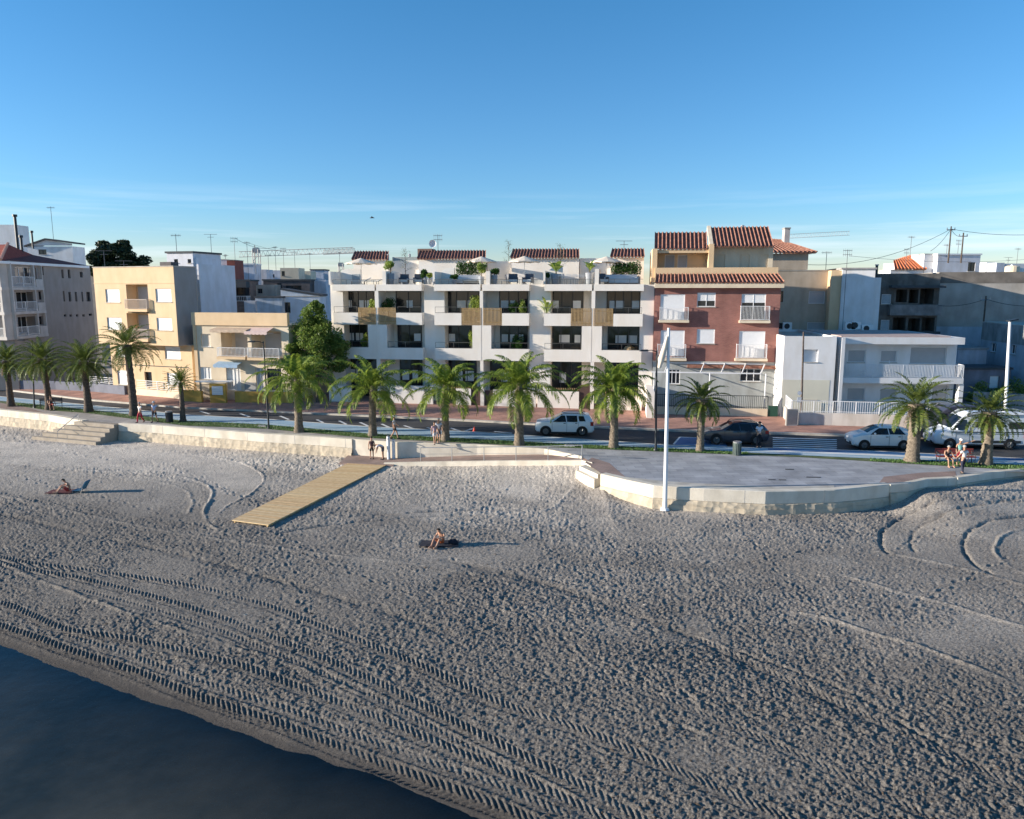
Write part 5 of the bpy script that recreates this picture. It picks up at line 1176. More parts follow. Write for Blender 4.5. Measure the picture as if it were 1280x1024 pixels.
    def rail(s, u0, u1, d, z0, z1, m, sp=.11, ends=True, F=None, name='railing', w=.012, d0=0, vert=True, post=1.5):
        F = F or s.F; mb = MB(); F.box(mb,u0,u1,d-.02,d+.02,z1-.04,z1); F.box(mb,u0,u1,d-.015,d+.015,z0+.06,z0+.09)
        if vert:
            n = int((u1-u0)/sp)
            for k in range(n+1): uu = u0+(u1-u0)*k/max(1,n); F.box(mb,uu-w,uu+w,d-w,d+w,z0+.09,z1-.04)
        n = max(1,int((u1-u0)/post))
        for k in range(n+1): uu = u0+(u1-u0)*k/n; F.box(mb,uu-.022,uu+.022,d-.022,d+.022,z0,z1-.04)
        if ends:
            for uu in (u0,u1): 
                F.box(mb,uu-.018,uu+.018,d0,d-.02,z1-.04,z1); F.box(mb,uu-.015,uu+.015,d0,d-.02,z0+.06,z0+.09)
                k = d0+.1
                while k < d-.05: F.box(mb,uu-w,uu+w,k-w,k+w,z0+.09,z1-.04); k += sp
        return s.part(name, mb, m)
    def tiles(s, pts, name='tiled_roof', pitch=.24, m=None, thick=.12, amp=.055):
        """pts: eave-left, eave-right, ridge-right, ridge-left"""
        a, b, c, d = [Vector(p) for p in pts]; mb = MB(); n = max(4,int((b-a).length/pitch)); nr = (b-a).cross(d-a).normalized()
        if nr.z < 0: nr = -nr
        rows = [[],[],[],[]]; seg = 6; R2 = []
        for r in range(5):
            t = r/4; L0 = a.lerp(d,t); L1 = b.lerp(c,t); row = []
            for k in range(n*seg+1):
                q = L0.lerp(L1, k/(n*seg)); ph = 2*math.pi*k/seg; row.append(q + nr*(amp*(1-abs(math.sin(ph/2))*1.9)+amp) - nr*.012*(r%2))
            R2.append(row)
        mb.grid(R2); mb.poly([a,b,c,d][::-1]); mb.grid([[p for p in R2[0]],[p-nr*thick*.9 for p in R2[0]]]); mb.grid([[p for p in R2[-1]],[p-nr*thick*.9 for p in R2[-1]]])
        for i,(p,q) in enumerate(((a,d),(b,c))): mb.poly([p,q,q+nr*thick*.6,p+nr*thick*.6])
        return s.part(name, mb, m or M['tile'], None)
M['aerial'] = mat('aerial_metal', (.13,.13,.14), .6, .15, 3)
def antenna(p, h, kind=0, label='thin television aerial on a rooftop', rot=0.0):
    r = thing('tv_antenna', label, 'antenna', p, rot, group='rooftop aerials'); MB().tube([(0,0,-.3),(0,0,h)], .028, 5).build('mast', M['aerial'], r, world=False)
    mb = MB()
    if kind == 0:
        mb.tube([(-.5,0,h-.15),(.5,0,h-.15)], .018, 4)
        for k in range(7): mb.tube([(-.45+.15*k,-.28,h-.15),(-.45+.15*k,.28,h-.15)], .010, 4); mb.tube([(-.45+.15*k,0,h-.3),(-.45+.15*k,0,h)], .010, 4)
    elif kind == 1:
        for zz in (h-.1,h-.5):
            mb.tube([(-.45,0,zz),(.45,0,zz)], .02, 4)
            for k in range(5): mb.tube([(-.4+.2*k,0,zz-.18),(-.4+.2*k,0,zz+.18)], .012, 4)
    else:
        mb.tube([(-.8,0,h),(.8,0,h)], .02, 4); mb.tube([(-.4,0,h-.35),(.4,0,h-.35)], .02, 4)
        for k in range(6): mb.tube([(-.75+.3*k,-.2,h),(-.75+.3*k,.2,h)], .010, 4)
    mb.build('elements', M['aerial'], r, world=False); return r
def dish(p, r, label):
    t = thing('satellite_dish', label, 'satellite dish', p, group='satellite dishes'); rows = []
    for i in range(5):
        q = i/4; rows.append([(math.cos(a)*r*q, -.25*r*(1-q*q)*-1-.1, math.sin(a)*r*q+.5) for a in [2*math.pi*k/14 for k in range(14)]])
    MB().grid(rows, 0, True).build('reflector', M['metalw'], t, True, world=False); MB().tube([(0,.1,-.1),(0,.1,.5)], .03, 6).build('mast', M['metalg'], t, world=False); MB().tube([(0,0,.4),(0,-.4,.5)], .015, 5).build('feed_arm', M['metalg'], t, world=False)
# ---------------------------------------------------------------- generic far block
M['bird'] = mat('grey_feathers', (.12,.12,.13), .9, .1, 9)
def block(label, x0, x1, ytop, Y, wall, depth=3, z0=0, wins=(), name='building', rot=0.0, parapet=.3, cap=None, roofm=None, xl=None):
    depth = min(depth, 3.0) if depth < 11 and 'party' not in label and 'gable wall' not in label and 'stair tower' not in label else depth
    F = Fr(x0, Y+rot, x1, Y, ref=ytop+20); b = B(name, label, F, wall, 'building')
    z1 = F.z((x0+x1)/2, ytop)
    for w in wins: b.window(F.rect(*w[:4]), w[5] if len(w) > 5 else .15, w[4] if len(w) > 4 else 'glass', fm=M['frame'] if len(w) < 7 else w[6])
    b.shell(0, F.W, z0, z1, depth, parapet=parapet, roofm=roofm)
    if cap: mb = MB(); F.box(mb, -.12, F.W+.12, -depth-.1, .12, z1+.003, z1+.18); b.part('coping', mb, cap)
    return b, F, z1
# ================================================================ A  far left apartment house
FA = Fr(15.5, 80, 118, 97, ref=400); b = B('apartment_building', 'pale apartment house with dark red hipped roof and stacked balconies, far left', FA, M['taupe'])
b.wall = mat('pale_taupe', (.31,.275,.25), .88, .05, .8, .2, 20, streak=.12)
gw = mat('shade_greyed_white',(.50,.47,.44),.85,.08,1,.2,20,streak=.15); zE = FA.z(15.5, 327); zf = [FA.z(20, y) for y in (360.5, 391, 422, 452)]  # balcony white greyed: shade on the balconies put into the colour
uB = FA.u(58)
for x0,x1,y0,y1 in ((77,79.5,337,348),(85,88,337,348),(100,103.5,340,347),(79,81,364,377),(86,89,365,377),(94,96.5,365,377),(102,104,365,377),(108,113,365,377),(80,83,393,396),(87,90,393,396),(95,98,393,396),(103,106,393,396),(111,115,392,395)):
    b.window(FA.rect(x0,y0,x1,y1), .2, 'glass', 1, M['frame'], sill=False)
bays = [(334,353.5,zf[0]),(365,385,zf[1]),(396,416,zf[2])]
for y0,y1,z in bays:
    b.window(FA.rect(19,y0,46,y1+1), 1.1 if y0 > 340 else .25, 'glass', 4, M['framew'], sill=False, name='balcony_glazing')
    b.window(FA.rect(48.5,y0-.5,54.5,y0+10), .3, 'glass', 1, M['frame'], sill=False)
b.shell(0, FA.W, 0, zE, 14)
for y0,y1,z in bays:
    mb = MB(); FA.box(mb, -.1, uB, .003, .35, z-.18, z+.12); b.part('balcony_slab', mb, gw)
    b.rail(.1, FA.u(47), .30, z+.12, FA.z(30,y0+12), M['metalw'], .16, False)
    [b.part('balcony_pier', FA.box(MB(), a_, c_, .003, .31, z+.12, z+h_), gw) for a_, c_, h_ in ((0,.22,2.6),(FA.u(47),FA.u(48.2),2.6),(FA.u(57),uB,2.6),(FA.u(49),FA.u(57)-.01,1.0))]
# sunny street front to the left of the corner
c0 = FA.P(0,0,0); dirL = Vector((-.90,.30,0)).normalized(); FL = Fr.__new__(Fr); FL.O = c0 - Vector((.0,0,0)) + dirL*16; FL.O.z = 0; FL.U = -dirL; FL.N = Vector((FL.U.y,-FL.U.x,0)); FL.W = 16
b2 = b; sv = b.F; b.F = FL; b.holes = []
for y0,y1,z in bays:
    zz0, zz1 = z+.12, z+2.5
    for q in range(4): b.window((FL.W-2.9-3.6*q, FL.W-.5-3.6*q, zz0, zz1-.1), 1.0 if y0 > 340 else .3, 'glass', 3, M['framew'], sill=False, name='balcony_glazing')
b.shell(0, FL.W, 0, zE, .3, m=b.wall)
for y0,y1,z in bays:
    mb = MB(); FL.box(mb, -.1, FL.W+.1, .003, .9, z-.22, z+.12); b.part('balcony_slab', mb, gw); b.rail(.1, FL.W-.05, .85, z+.12, z+1.05, M['metalw'], .16)
    [b.part('balcony_pier', FL.box(MB(), FL.W-.3-3.6*q, FL.W-3.6*q-.02, .003, .88, z+.12, z+2.62), gw) for q in range(4)]
b.F = sv
A0 = FL.P(-.5,1.1,zE); A1 = FA.P(-.6,.6,zE) + FL.N*.9; A2 = FA.P(FA.W*.93,.5,zE); A3 = A0 + FA.U*FA.W*.93
ins = 6.5; zR = zE+2.7; C1 = A1 + FA.U*ins - FA.N*ins*.9; C1.z = AT(8,305,84).z; C1 = AT(10,305.5,C1.y); C2 = A2 - FA.N*5 - FA.U*3; C2.z = zE+1.2; C0 = C1 + dirL*10
mb = MB(); dk = mat('dark_red_tile', (.24,.055,.04), .9, .25, 2.5, .35, 16)
mb.poly([A1,A2,C2,C1]); mb.poly([A0,A1,C1,C0]); mb.poly([A2,A2-FA.N*9,C2]); b.part('tiled_roof', mb, dk)
mb = MB(); mb.tube([A1+Vector((0,0,.1)), C1+Vector((0,0,.1))], .16, 6); b.part('hip_ridge', mb, mat('pale_ridge_tile',(.55,.28,.20),.85,.15,3))
mb = MB(); mb.hexa([A1-Vector((0,0,.28)),A2-Vector((0,0,.28)),A2-FA.N*1.0-Vector((0,0,.28)),A1-FA.N*1.0-Vector((0,0,.28)),A1-Vector((0,0,.01)),A2-Vector((0,0,.01)),A2-FA.N*1-Vector((0,0,.01)),A1-FA.N*1-Vector((0,0,.01))]); b.part('eaves', mb, M['framew'])
block('grey-white gabled block behind the dark red roof, far left edge', -60, 21, 281, 112, M['whiteblue'], 10)
bb, F_, z_ = block('white rooftop house with slanted roof behind the hipped red roof', 36, 92, 308, 104, M['whiteblue'], 8, wins=[(48,312,58,318)])
mb = MB(); a_, b_, c_ = F_.P(-.3,.3,z_+.1), F_.P(F_.u(70),.3,F_.z(70,298)), F_.P(F_.W+.3,.3,F_.z(93,303))
mb.poly([F_.P(0,0,z_+.08),F_.P(F_.W,0,z_+.08),F_.P(F_.W,0,c_.z-.2),F_.P(F_.u(70),0,b_.z-.2)]); bb.part('gable', mb, M['whiteblue'])
mb = MB()
for p_, q_ in ((a_,b_),(b_,c_)):
    bk = -F_.N*3; mb.hexa([p_-Vector((0,0,.2)),q_-Vector((0,0,.2)),q_+bk-Vector((0,0,.2)),p_+bk-Vector((0,0,.2)),p_,q_,q_+bk,p_+bk])
bb.part('sloping_roof', mb, M['darkroof'])
for x, y0, y1, Y, rr, lab in ((22.5,271,312,90,.16,'tall thin black flue pipe above the dark red roof'),(41,291,306,100,.12,'short leaning black flue pipe on the roofs, far left'),(27.5,297,312,89,.14,'stubby black flue pipe just right of the tall one')):
    p = AT(x,y1,Y); t = thing('flue_pipe', lab, 'flue pipe', p); MB().tube([(0,0,-.5),(0,0,AT(x,y0,Y).z-p.z)], rr, 8).build('pipe', M['metald'], t, world=False); MB().tube([(0,0,AT(x,y0,Y).z-p.z),(0,0,AT(x,y0,Y).z-p.z+.25)], [rr*1.7,rr*1.7], 8).build('cowl', M['metald'], t, world=False)
antenna(AT(67,300,105), 4.4, 0, 'tall aerial mast above the slanted-roof rooftop house')
# low shaded wall and fence between the left houses and the pavement
def lowwall(label, pts, h, m, fence=None, thick=.25, name='garden_wall', sp=.16, fh=.9, bars='v', cap=None):
    P = [G(x, y, z) for x, y, z in pts]; root = thing(name, label, 'wall', P[0].lerp(P[-1],.5)); mb = MB(); fb = MB(); cb = MB()
    for a, b_ in zip(P[:-1], P[1:]):
        t = (b_-a).normalized(); n = Vector((-t.y,t.x,0)); z = Vector((0,0,1))
        def pr(m_, s0, s1, z0, z1, o0, o1, A=a, Bb=b_): 
            p0 = A+(Bb-A)*s0; p1 = A+(Bb-A)*s1; m_.hexa([p0+n*o0+z*z0,p1+n*o0+z*z0,p1+n*o1+z*z0,p0+n*o1+z*z0,p0+n*o0+z*z1,p1+n*o0+z*z1,p1+n*o1+z*z1,p0+n*o1+z*z1])
        pr(mb,0,1,-.6,h,0,thick)
        if cap: pr(cb,-.0,1.0,h+.003,h+.07,-.04,thick+.04)
        if fence:
            L = (b_-a).length; k = int(L/sp); hh = h+(.07 if cap else 0)
            pr(fb,0,1,hh+fh-.05,hh+fh,thick/2-.02,thick/2+.02); pr(fb,0,1,hh+.08,hh+.12,thick/2-.02,thick/2+.02)
            if bars == 'h': [pr(fb,0,1,hh+fh*q,hh+fh*q+.04,thick/2-.012,thick/2+.012) for q in (.3,.5,.7)]
            for j in range(k+1):
                w = .012 if j % 10 else .035; s = j/max(1,k); ds_ = w/L
                if bars == 'h' and j % 10: continue
                pr(fb,max(0,s-ds_),min(1,s+ds_),hh,hh+fh-.05,thick/2-w,thick/2+w)
    mb.build('wall_body', m, root)
    if cb.f: cb.build('coping', cap, root)
    if fence: fb.build('fence_bars', fence, root)
    return root
lowwall('dark shaded low garden wall beside the side street, far left', [(-60,486,.1),(20,486.5,.1),(70,488,.1),(118,491,.1),(156,494.5,.15)], .95, mat('shadow_blue_wall',(.17,.18,.22),.9,.15,1), None)  # blue shadow on the wall is put into its dark colour
lowwall('low cream garden wall with white horizontal rail fence before the beige block', [(112,489.5,.1),(156,493.6,.15),(232,500.5,.2)], .75, M['cream'], M['metalw'], bars='h', sp=.16, fh=.85)
# ================================================================ B  beige apartment block
FB = Fr(121.5, 74.8, 221, 70.9, ref=400); b = B('apartment_building', 'beige four-storey apartment block with white shutters and a side toned grey as shade', FB, M['beige'])
b.wall = M['beige']; z1 = FB.z(170,334); zl = FB.z(170,431)
for r in ((132,361.5,149.5,378),(194.5,361,214,377.5),(134,397,152,412),(196,397.5,215,413)): b.window(FB.rect(*r), .13, 'shutter')
# deep balcony recesses in the middle
rec = FB.rect(158.5, 355.5, 185.5, 391); b.holes.append((*rec, 1.2)); rec2 = FB.rect(159.5, 391.6, 186.5, 428); b.holes.append((*rec2, 1.2))
b.shell(0, FB.W, zl, z1, 2.7, parapet=.0)
for rc, yy in ((rec, 372), (rec2, 409)):
    mb = MB(); FB.box(mb, rc[0]+.02, rc[1]+.10, -1.19, .35, rc[2]+.1, rc[2]+.35); b.part('balcony_slab', mb, M['beige'])
    b.rail(rc[0]+.05, rc[1]+.05, .30, rc[2]+.35, FB.z(172,yy+2), mat('rail_taupe',(.45,.38,.32),.6,.1,3) , .10)
    g = MB(); FB.box(g, rc[0]+.25, rc[1]-.25, -1.195, -1.13, rc[2]+.35, rc[3]-.2); b.part('balcony_door', g, M['shutterg'])
mb = MB(); FB.box(mb, -.02, FB.W+.02, .003, .04, FB.z(170,354.5), FB.z(170,353.4)); b.part('string_course', mb, M['beige'])
mb = MB(); FB.box(mb, FB.W+.003, FB.W+.03, -2.65, -.02, zl+.02, z1-.02); b.part('shade_sheet', mb, M['sideshade'])  # thin grey sheet paints the shade on the beige side wall
sv = FB; FB2 = FB.sub(-1.2); b.F = FB2; uR = FB2.u(241, 460); b.holes = []
for r in ((145.5,432.5,163,446.5),(206,433.5,225.5,449),(147,463,163,481),(209,466.5,226,481)): b.window(FB2.rect(*r), .13, 'shutter')
b.window(FB2.rect(181,465,190,483), .25, 'glass', 1, M['frame'], sill=False, name='door')
b.shell(0, uR, .0, zl-.01, 3)
mb = MB(); FB2.box(mb, FB2.u(146,455), FB2.u(236,459), .003, .03, FB2.z(190,458), FB2.z(190,457)); b.part('cable', mb, M['metald']); b.F = sv
mb = MB(); FB.box(mb, FB.W-3.2,FB.W-1.8,-2.4,-1.5,z1+.083,z1+.5); b.part('roof_box', mb, M['darkwall'])
antenna(AT(131,333,76), 1.5, 2, 'short white aerial on the left of the beige parapet'); antenna(AT(155,334,76), .6, 2, 'low T-shaped aerial on the middle of the beige parapet')
# narrow white stair tower behind it
bt, Ft, zt_ = block('tall narrow white stair tower with two small square windows', 209.5, 242, 316.5, 76.5, mat('white_blue',(.62,.63,.68),.88,.05,.8,.2,20,streak=.12), 4.4, wins=[(217.5,324,222.5,329),(234.5,324,239,329)], cap=M['darkroof'], parapet=0, rot=.8)
mb = MB(); Ft.box(mb, Ft.W+.003, Ft.W+.25, -4, -.1, 0, Ft.z(250,322)); Ft.box(mb, Ft.W+.25, Ft.W+.5, -6, -.1, 0, Ft.z(255,330)); bt.part('side_wing', mb, bt.wall)
antenna(AT(221,316,80), 1.9, 0, 'aerial on the narrow white stair tower'); 
# ================================================================ C  low cream house
FC = Fr(242.5, 71.3, 361.5, 69.0, ref=430); b = B('house', 'low cream two-storey house with awnings and white balcony railings', FC, M['cream'], 'house')
zp = FC.z(300,391); zb_ = FC.z(300,407); R_ = FC.rect
b.window(R_(251.5,417.5,263.5,433.5), .2, 'shutter', pane=M['fabric'])
b.holes.append((*R_(276.5,412.5,309.5,445.5), 1.6)); b.holes.append((*R_(314.5,414,352,447), 1.6))
b.window(R_(250,459,264,474), .15, 'glass', 3, M['framew'], pane=M['curtain'], name='barred_window')
b.window(R_(283,460,301,488), .2, 'door', 4, M['framew'], pane=M['curtain'], sill=False, name='glazed_door')
b.window(R_(320,460,330,488), .2, 'door', 2, M['framew'], pane=M['shutterg'], sill=False, name='door'); b.window(R_(334,461,352,488), .2, 'door', 3, M['frame'], sill=False, name='door')
b.shell(0, FC.W, .0, zb_, 9)
mb = MB(); FC.box(mb, 0, FC.W, -.25, .18, zb_+.003, zp); b.part('parapet', mb, M['beige'])
mb = MB(); FC.box(mb, -.0, FC.u(246.5), .003, .06, 0, zb_); b.part('corner_pier', mb, M['beige'])
for r, uu in (((276.5,412.5,309.5,445.5),1),((314.5,414,352,447),2)):
    rc = R_(*r); g = MB(); FC.box(g, rc[0]+.5, rc[1]-.3, -1.59, -1.52, rc[2]+.1, rc[3]-.3); b.part('sliding_door', g, M['shutterg'])
    mb = MB(); FC.box(mb, rc[0]-.1, rc[1]+.1, -1.5, .7, rc[2]-.22, rc[2]+.003); b.part('balcony_slab', mb, M['beige']); b.rail(rc[0]-.05, rc[1]+.05, .62, rc[2]+.003, FC.z(300,434), M['metalw'], .13)
def awning(x0, y0, x1, y1, out, m, label=None, drop=.35):
    u0_, u1_, za, zc = FC.u(x0), FC.u(x1), FC.z((x0+x1)/2,y0), FC.z((x0+x1)/2,y1,out)
    mb = MB(); n = 12; g = [[FC.P(u0_+(u1_-u0_)*k/n, .01, za) for k in range(n+1)], [FC.P(u0_+(u1_-u0_)*k/n, out, zc+.1) for k in range(n+1)], [FC.P(u0_+(u1_-u0_)*k/n, out, zc-.12-(.05 if k%2 else 0)) for k in range(n+1)]]
    mb.grid(g); aw = b.part('awning', mb, m); a2 = MB()
    for uu in (u0_+.05,u1_-.05): a2.tube([FC.P(uu,.01,za-.5),FC.P(uu,out,zc)], .02, 5)
    a2.build('awning_arm', M['metalw'], aw)
awning(272,409.5,317,414,1.1,mat('stripe_awning',(.50,.38,.28),.9,.2,3)); awning(315,409.5,343,416.5,1.2,mat('pink_awning',(.60,.46,.42),.9,.1,3)); awning(272,452,302,458,.9,mat('blue_awning',(.30,.42,.55),.9,.1,3))
mb = MB(); FC.box(mb, FC.u(303), FC.u(317), .003,.03, .3, FC.z(310,478)); b.part('stone_dado', mb, M['greywall'])
zb0 = .2
r_ = lowwall('ochre garden wall with white-capped gate posts before the cream house', [(229,502.8,.15),(252,504.4,.15)], 1.15, M['ochre'])
for q in [(263,283,1.9),(294,365,1.15)]:
    lowwall('ochre garden wall panel %s the meter cabinet of the cream house' % ('holding' if q[0] == 263 else 'right of'), [(q[0],504.8,.15),(q[1],504.8+(q[1]-q[0])*.018,.15)], q[2], M['ochre'], cap=M['cream'] if q[0] == 263 else None)
t = thing('meter_cabinet', 'white gridded meter cabinet set in the ochre wall', 'cabinet', G(273,505,.15)); p = t.location
MB().box(p.x-.5,p.x+.5,p.y-.06,p.y-.01,p.z+.85,p.z+1.65).build('door_panel', M['metalw'], t); mb = MB(); [mb.box(p.x-.5,p.x+.5,p.y-.075,p.y-.062,p.z+.85+.16*k,p.z+.865+.16*k) for k in range(1,5)]; mb.build('slats', M['shutterg'], t)
t = thing('garden_gate', 'dark barred garden gate between ochre gate posts', 'gate', G(257.5,503.8,.15)); p = t.location.copy(); mb = MB(); [mb.box(p.x-.45+.11*k,p.x-.42+.11*k,p.y+.05,p.y+.08,p.z+.05,p.z+1.7) for k in range(9)]; mb.box(p.x-.45,p.x+.45,p.y+.05,p.y+.08,p.z+1.7,p.z+1.75); mb.build('gate_leaf', M['metald'], t)
MB().box(p.x-.9,p.x+.9+1.6,p.y-.1,p.y+.5,p.z+1.95,p.z+2.06).build('canopy', M['framew'], t)
# ================================================================ D  rooftops behind
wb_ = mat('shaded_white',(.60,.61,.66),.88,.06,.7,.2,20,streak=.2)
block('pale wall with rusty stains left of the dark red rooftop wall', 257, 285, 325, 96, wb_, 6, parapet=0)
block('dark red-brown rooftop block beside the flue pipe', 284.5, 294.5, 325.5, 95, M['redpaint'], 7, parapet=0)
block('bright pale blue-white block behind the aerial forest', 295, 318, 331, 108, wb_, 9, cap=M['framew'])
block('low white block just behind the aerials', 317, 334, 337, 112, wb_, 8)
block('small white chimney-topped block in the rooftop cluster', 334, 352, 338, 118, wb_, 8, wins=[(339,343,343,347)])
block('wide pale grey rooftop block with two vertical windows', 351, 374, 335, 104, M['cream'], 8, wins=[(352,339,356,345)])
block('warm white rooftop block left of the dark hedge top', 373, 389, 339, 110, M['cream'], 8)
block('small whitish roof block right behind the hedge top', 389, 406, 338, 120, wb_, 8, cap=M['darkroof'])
bb, F_, z_ = block('old terrace house with dark canopy and brown wall behind the cream house', 265, 313, 351.5, 88, M['rawbrick'], 8, wins=[(271,359,290,376,'glass',.8),(292,359,312,376,'glass',.8)], cap=M['darkroof'])
mb = MB(); F_.box(mb, 0, F_.W, .003, 1.3, F_.z(290,359.5), F_.z(290,352)); bb.part('canopy', mb, M['darkroof']); bb.rail(0, F_.W, 1.2, F_.z(290,377), F_.z(290,370), M['metalw'], .2)
block('grey flat-roofed terrace house with shaded wall in the rooftop cluster', 330, 388, 351, 92, M['darkwall'], 8, wins=[(346,354,352,361),(357,357,377,364)], cap=M['darkroof'])
block('small earthy roof hut with ochre plants', 316, 345, 356, 90, M['taupe'], 5, wins=[(322,361,328,367)])
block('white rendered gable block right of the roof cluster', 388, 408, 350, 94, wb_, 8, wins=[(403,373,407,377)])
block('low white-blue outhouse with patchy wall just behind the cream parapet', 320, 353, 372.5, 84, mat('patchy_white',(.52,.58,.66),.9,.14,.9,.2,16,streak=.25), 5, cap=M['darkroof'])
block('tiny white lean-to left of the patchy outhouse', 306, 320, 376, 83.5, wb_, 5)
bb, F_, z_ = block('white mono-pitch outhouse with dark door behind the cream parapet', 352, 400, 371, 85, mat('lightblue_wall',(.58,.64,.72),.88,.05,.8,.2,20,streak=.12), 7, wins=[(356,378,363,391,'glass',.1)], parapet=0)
mb = MB(); p0,p1 = F_.P(0,0,z_+.082), F_.P(F_.W,0,z_+.082); q0 = F_.P(0,0,F_.z(352,362.5)); bk = -F_.N*3
mb.poly([p0,p1,q0]); mb.poly([p0,q0,q0+bk,p0+bk][::-1]); bb.part('gable', mb, bb.wall)
mb = MB().hexa([q0+Vector((0,0,.0))+F_.N*.1, p1+F_.N*.1+Vector((.2,0,0)), p1+bk+Vector((.2,0,0)), q0+bk, q0+F_.N*.1+Vector((0,0,.18)), p1+F_.N*.1+Vector((.2,0,.18)), p1+bk+Vector((.2,0,.18)), q0+bk+Vector((0,0,.18))]); bb.part('sloping_roof', mb, M['darkroof'])
# filler row of town houses further back (only rooftops peep over)
for k, (x0, x1, y, Y, wm) in enumerate([(-80,-10,300,120,wb_),(92,122,340,118,M['taupe']),(405,440,340,105,wb_),(247,268,336,100,wb_)]):
    block(['white block beyond the left edge houses','brown-grey house in the gap behind the side street','pale house behind the left end of the white apartments','low pale block right of the stair tower'][k], x0, x1, y, Y, wm, 8)
for k, (x, y0, y1, Y, kd, lab) in enumerate([(265,326,293,97,2,'tall aerial left of the black flue pipe'),(294,326,297,98,1,'thick black mast at the left of the aerial forest'),(311,352,302,100,0,'mast with a side bracket, second in the aerial forest'),(320,340,307,106,1,'double aerial near the crane mast'),(345,336,308,108,0,'slim aerial rising from the pale grey block'),(355,336,310,108,1,'slim aerial with crossed elements in the middle of the forest'),(369,340,314,112,0,'aerial right of the middle of the forest'),(388,340,316,115,0,'aerial above the dark hedge top'),(425,338,316,110,2,'aerial left above the white apartment terrace'),(282,326,318,98,0,'short aerial on the stained pale wall'),(336,338,318,112,0,'small aerial on the chimney-topped block')]):
    p = AT(x,y0,Y); antenna(p, AT(x,y1,Y).z-p.z, kd, lab, k*.6)
# lattice tower cranes far away
def crane(label, pts, Ym, mast=None, w=1.1):
    a, c_ = AT(pts[0],pts[1],Ym), AT(pts[2],pts[3],Ym); root = thing('tower_crane', label, 'crane', (a.x,a.y,0)); mb = MB(); n = 26
    U = (c_-a); t = U.normalized(); up = Vector((0,0,w))
    for k in range(n):
        p, q = a+U*k/n, a+U*(k+1)/n; mb.tube([p,q], .07, 4); mb.tube([p+up,q+up], .07, 4); mb.tube([p, (p+q)/2+up], .035, 4); mb.tube([(p+q)/2+up, q], .035, 4)
    mb.build('jib', mat('crane_grey',(.45,.40,.36),.7,.1,2), root)
    if mast:
        m_ = MB(); p = AT(mast[0],mast[1],Ym); q = Vector((p.x,p.y,0)); nn = 14
        for dx, dy in ((-.7,-.7),(.7,-.7),(.7,.7),(-.7,.7)): m_.tube([q+Vector((dx,dy,0)),p+Vector((dx,dy,0))], .12, 4)
        for k in range(nn):
            z0_, z1_ = p.z*k/nn, p.z*(k+1)/nn; s_ = -.7 if k % 2 else .7; m_.tube([(q.x-s_,q.y-.7,z0_),(q.x+s_,q.y-.7,z1_)], .07, 4)
        m_.build('mast', mat('crane_mast',(.45,.42,.40),.7,.1,2), root)
        MB().box(p.x-.7,p.x+.7,p.y-.5,p.y+.5,p.z-.8,p.z+.4).build('cab', M['metalg'], root)
crane('low tower crane with long horizontal jib above the rooftop cluster', (299,321.5,442,316), 190, (320,312), 1.3)
crane('distant pale crane jib in the sky right of the tiled beige house', (985,298,1062,294), 320, None, 1.6)
crane('short white crane jib left of the white apartment terrace', (404,318.5,444,316.5), 240, (426,330), 1.4)

p = AT(465,272.5,95); t = thing('bird', 'small dark bird gliding in the sky above the white apartment roofs', 'bird', p)
MB().tube([(-.28,0,0),(-.1,0,.02),(.12,0,.02),(.3,0,-.01)], [.02,.07,.06,.03], 8).build('body', M['bird'], t, True, world=False)
for s_ in (-1,1): MB().grid([[(-.1,.0,.03),(.08,.0,.03)],[(-.06,s_*.3,.16),(.08,s_*.3,.15)],[(.02,s_*.62,.08),(.08,s_*.62,.08)]]).build('wing', M['bird'], t, world=False)
# ================================================================ E  modern white apartment building
FE = Fr(411, 70.8, 816, 66.4, ref=430); b = B('apartment_building', 'long white modern apartment building with timber balcony screens and roof terraces', FE, M['white'])
Z = lambda px, py, d=0: FE.z(px, py, d)
U_ = lambda px, d=0: FE.u(px, 430, d)
zT = (FE.z(450,356)+FE.z(770,355))/2; zT2 = zT-.58     # roof band
zr = [ (Z(450,390.5)+Z(780,393))/2, (Z(450,405)+Z(780,409))/2, (Z(450,433)+Z(780,439.5))/2, (Z(450,448.5)+Z(780,453.5))/2 ]
zb3 = 3.05-.3
DW = -2.3; DP = -.85
body = MB(); FE.box(body, 0, FE.W, -13, DW, 0, zT-.02)
b.part('wall', body, M['white'])
for x0, x1 in ((411,426.5),(528,553.5),(660.5,687),(799.5,816.5)): b.part('pier', FE.box(MB(), U_(x0), U_(x1), DW-.01, DP, 0, zT-.03), M['white'])
# party-wall posts between the two flats of a unit
for x0, x1 in ((470,474.5),(600,604),(738.5,743)):
    mb = MB(); FE.box(mb, U_(x0), U_(x1), DW-.01, -.02, .0, zT2+.02); b.part('party_wall', mb, M['white'])
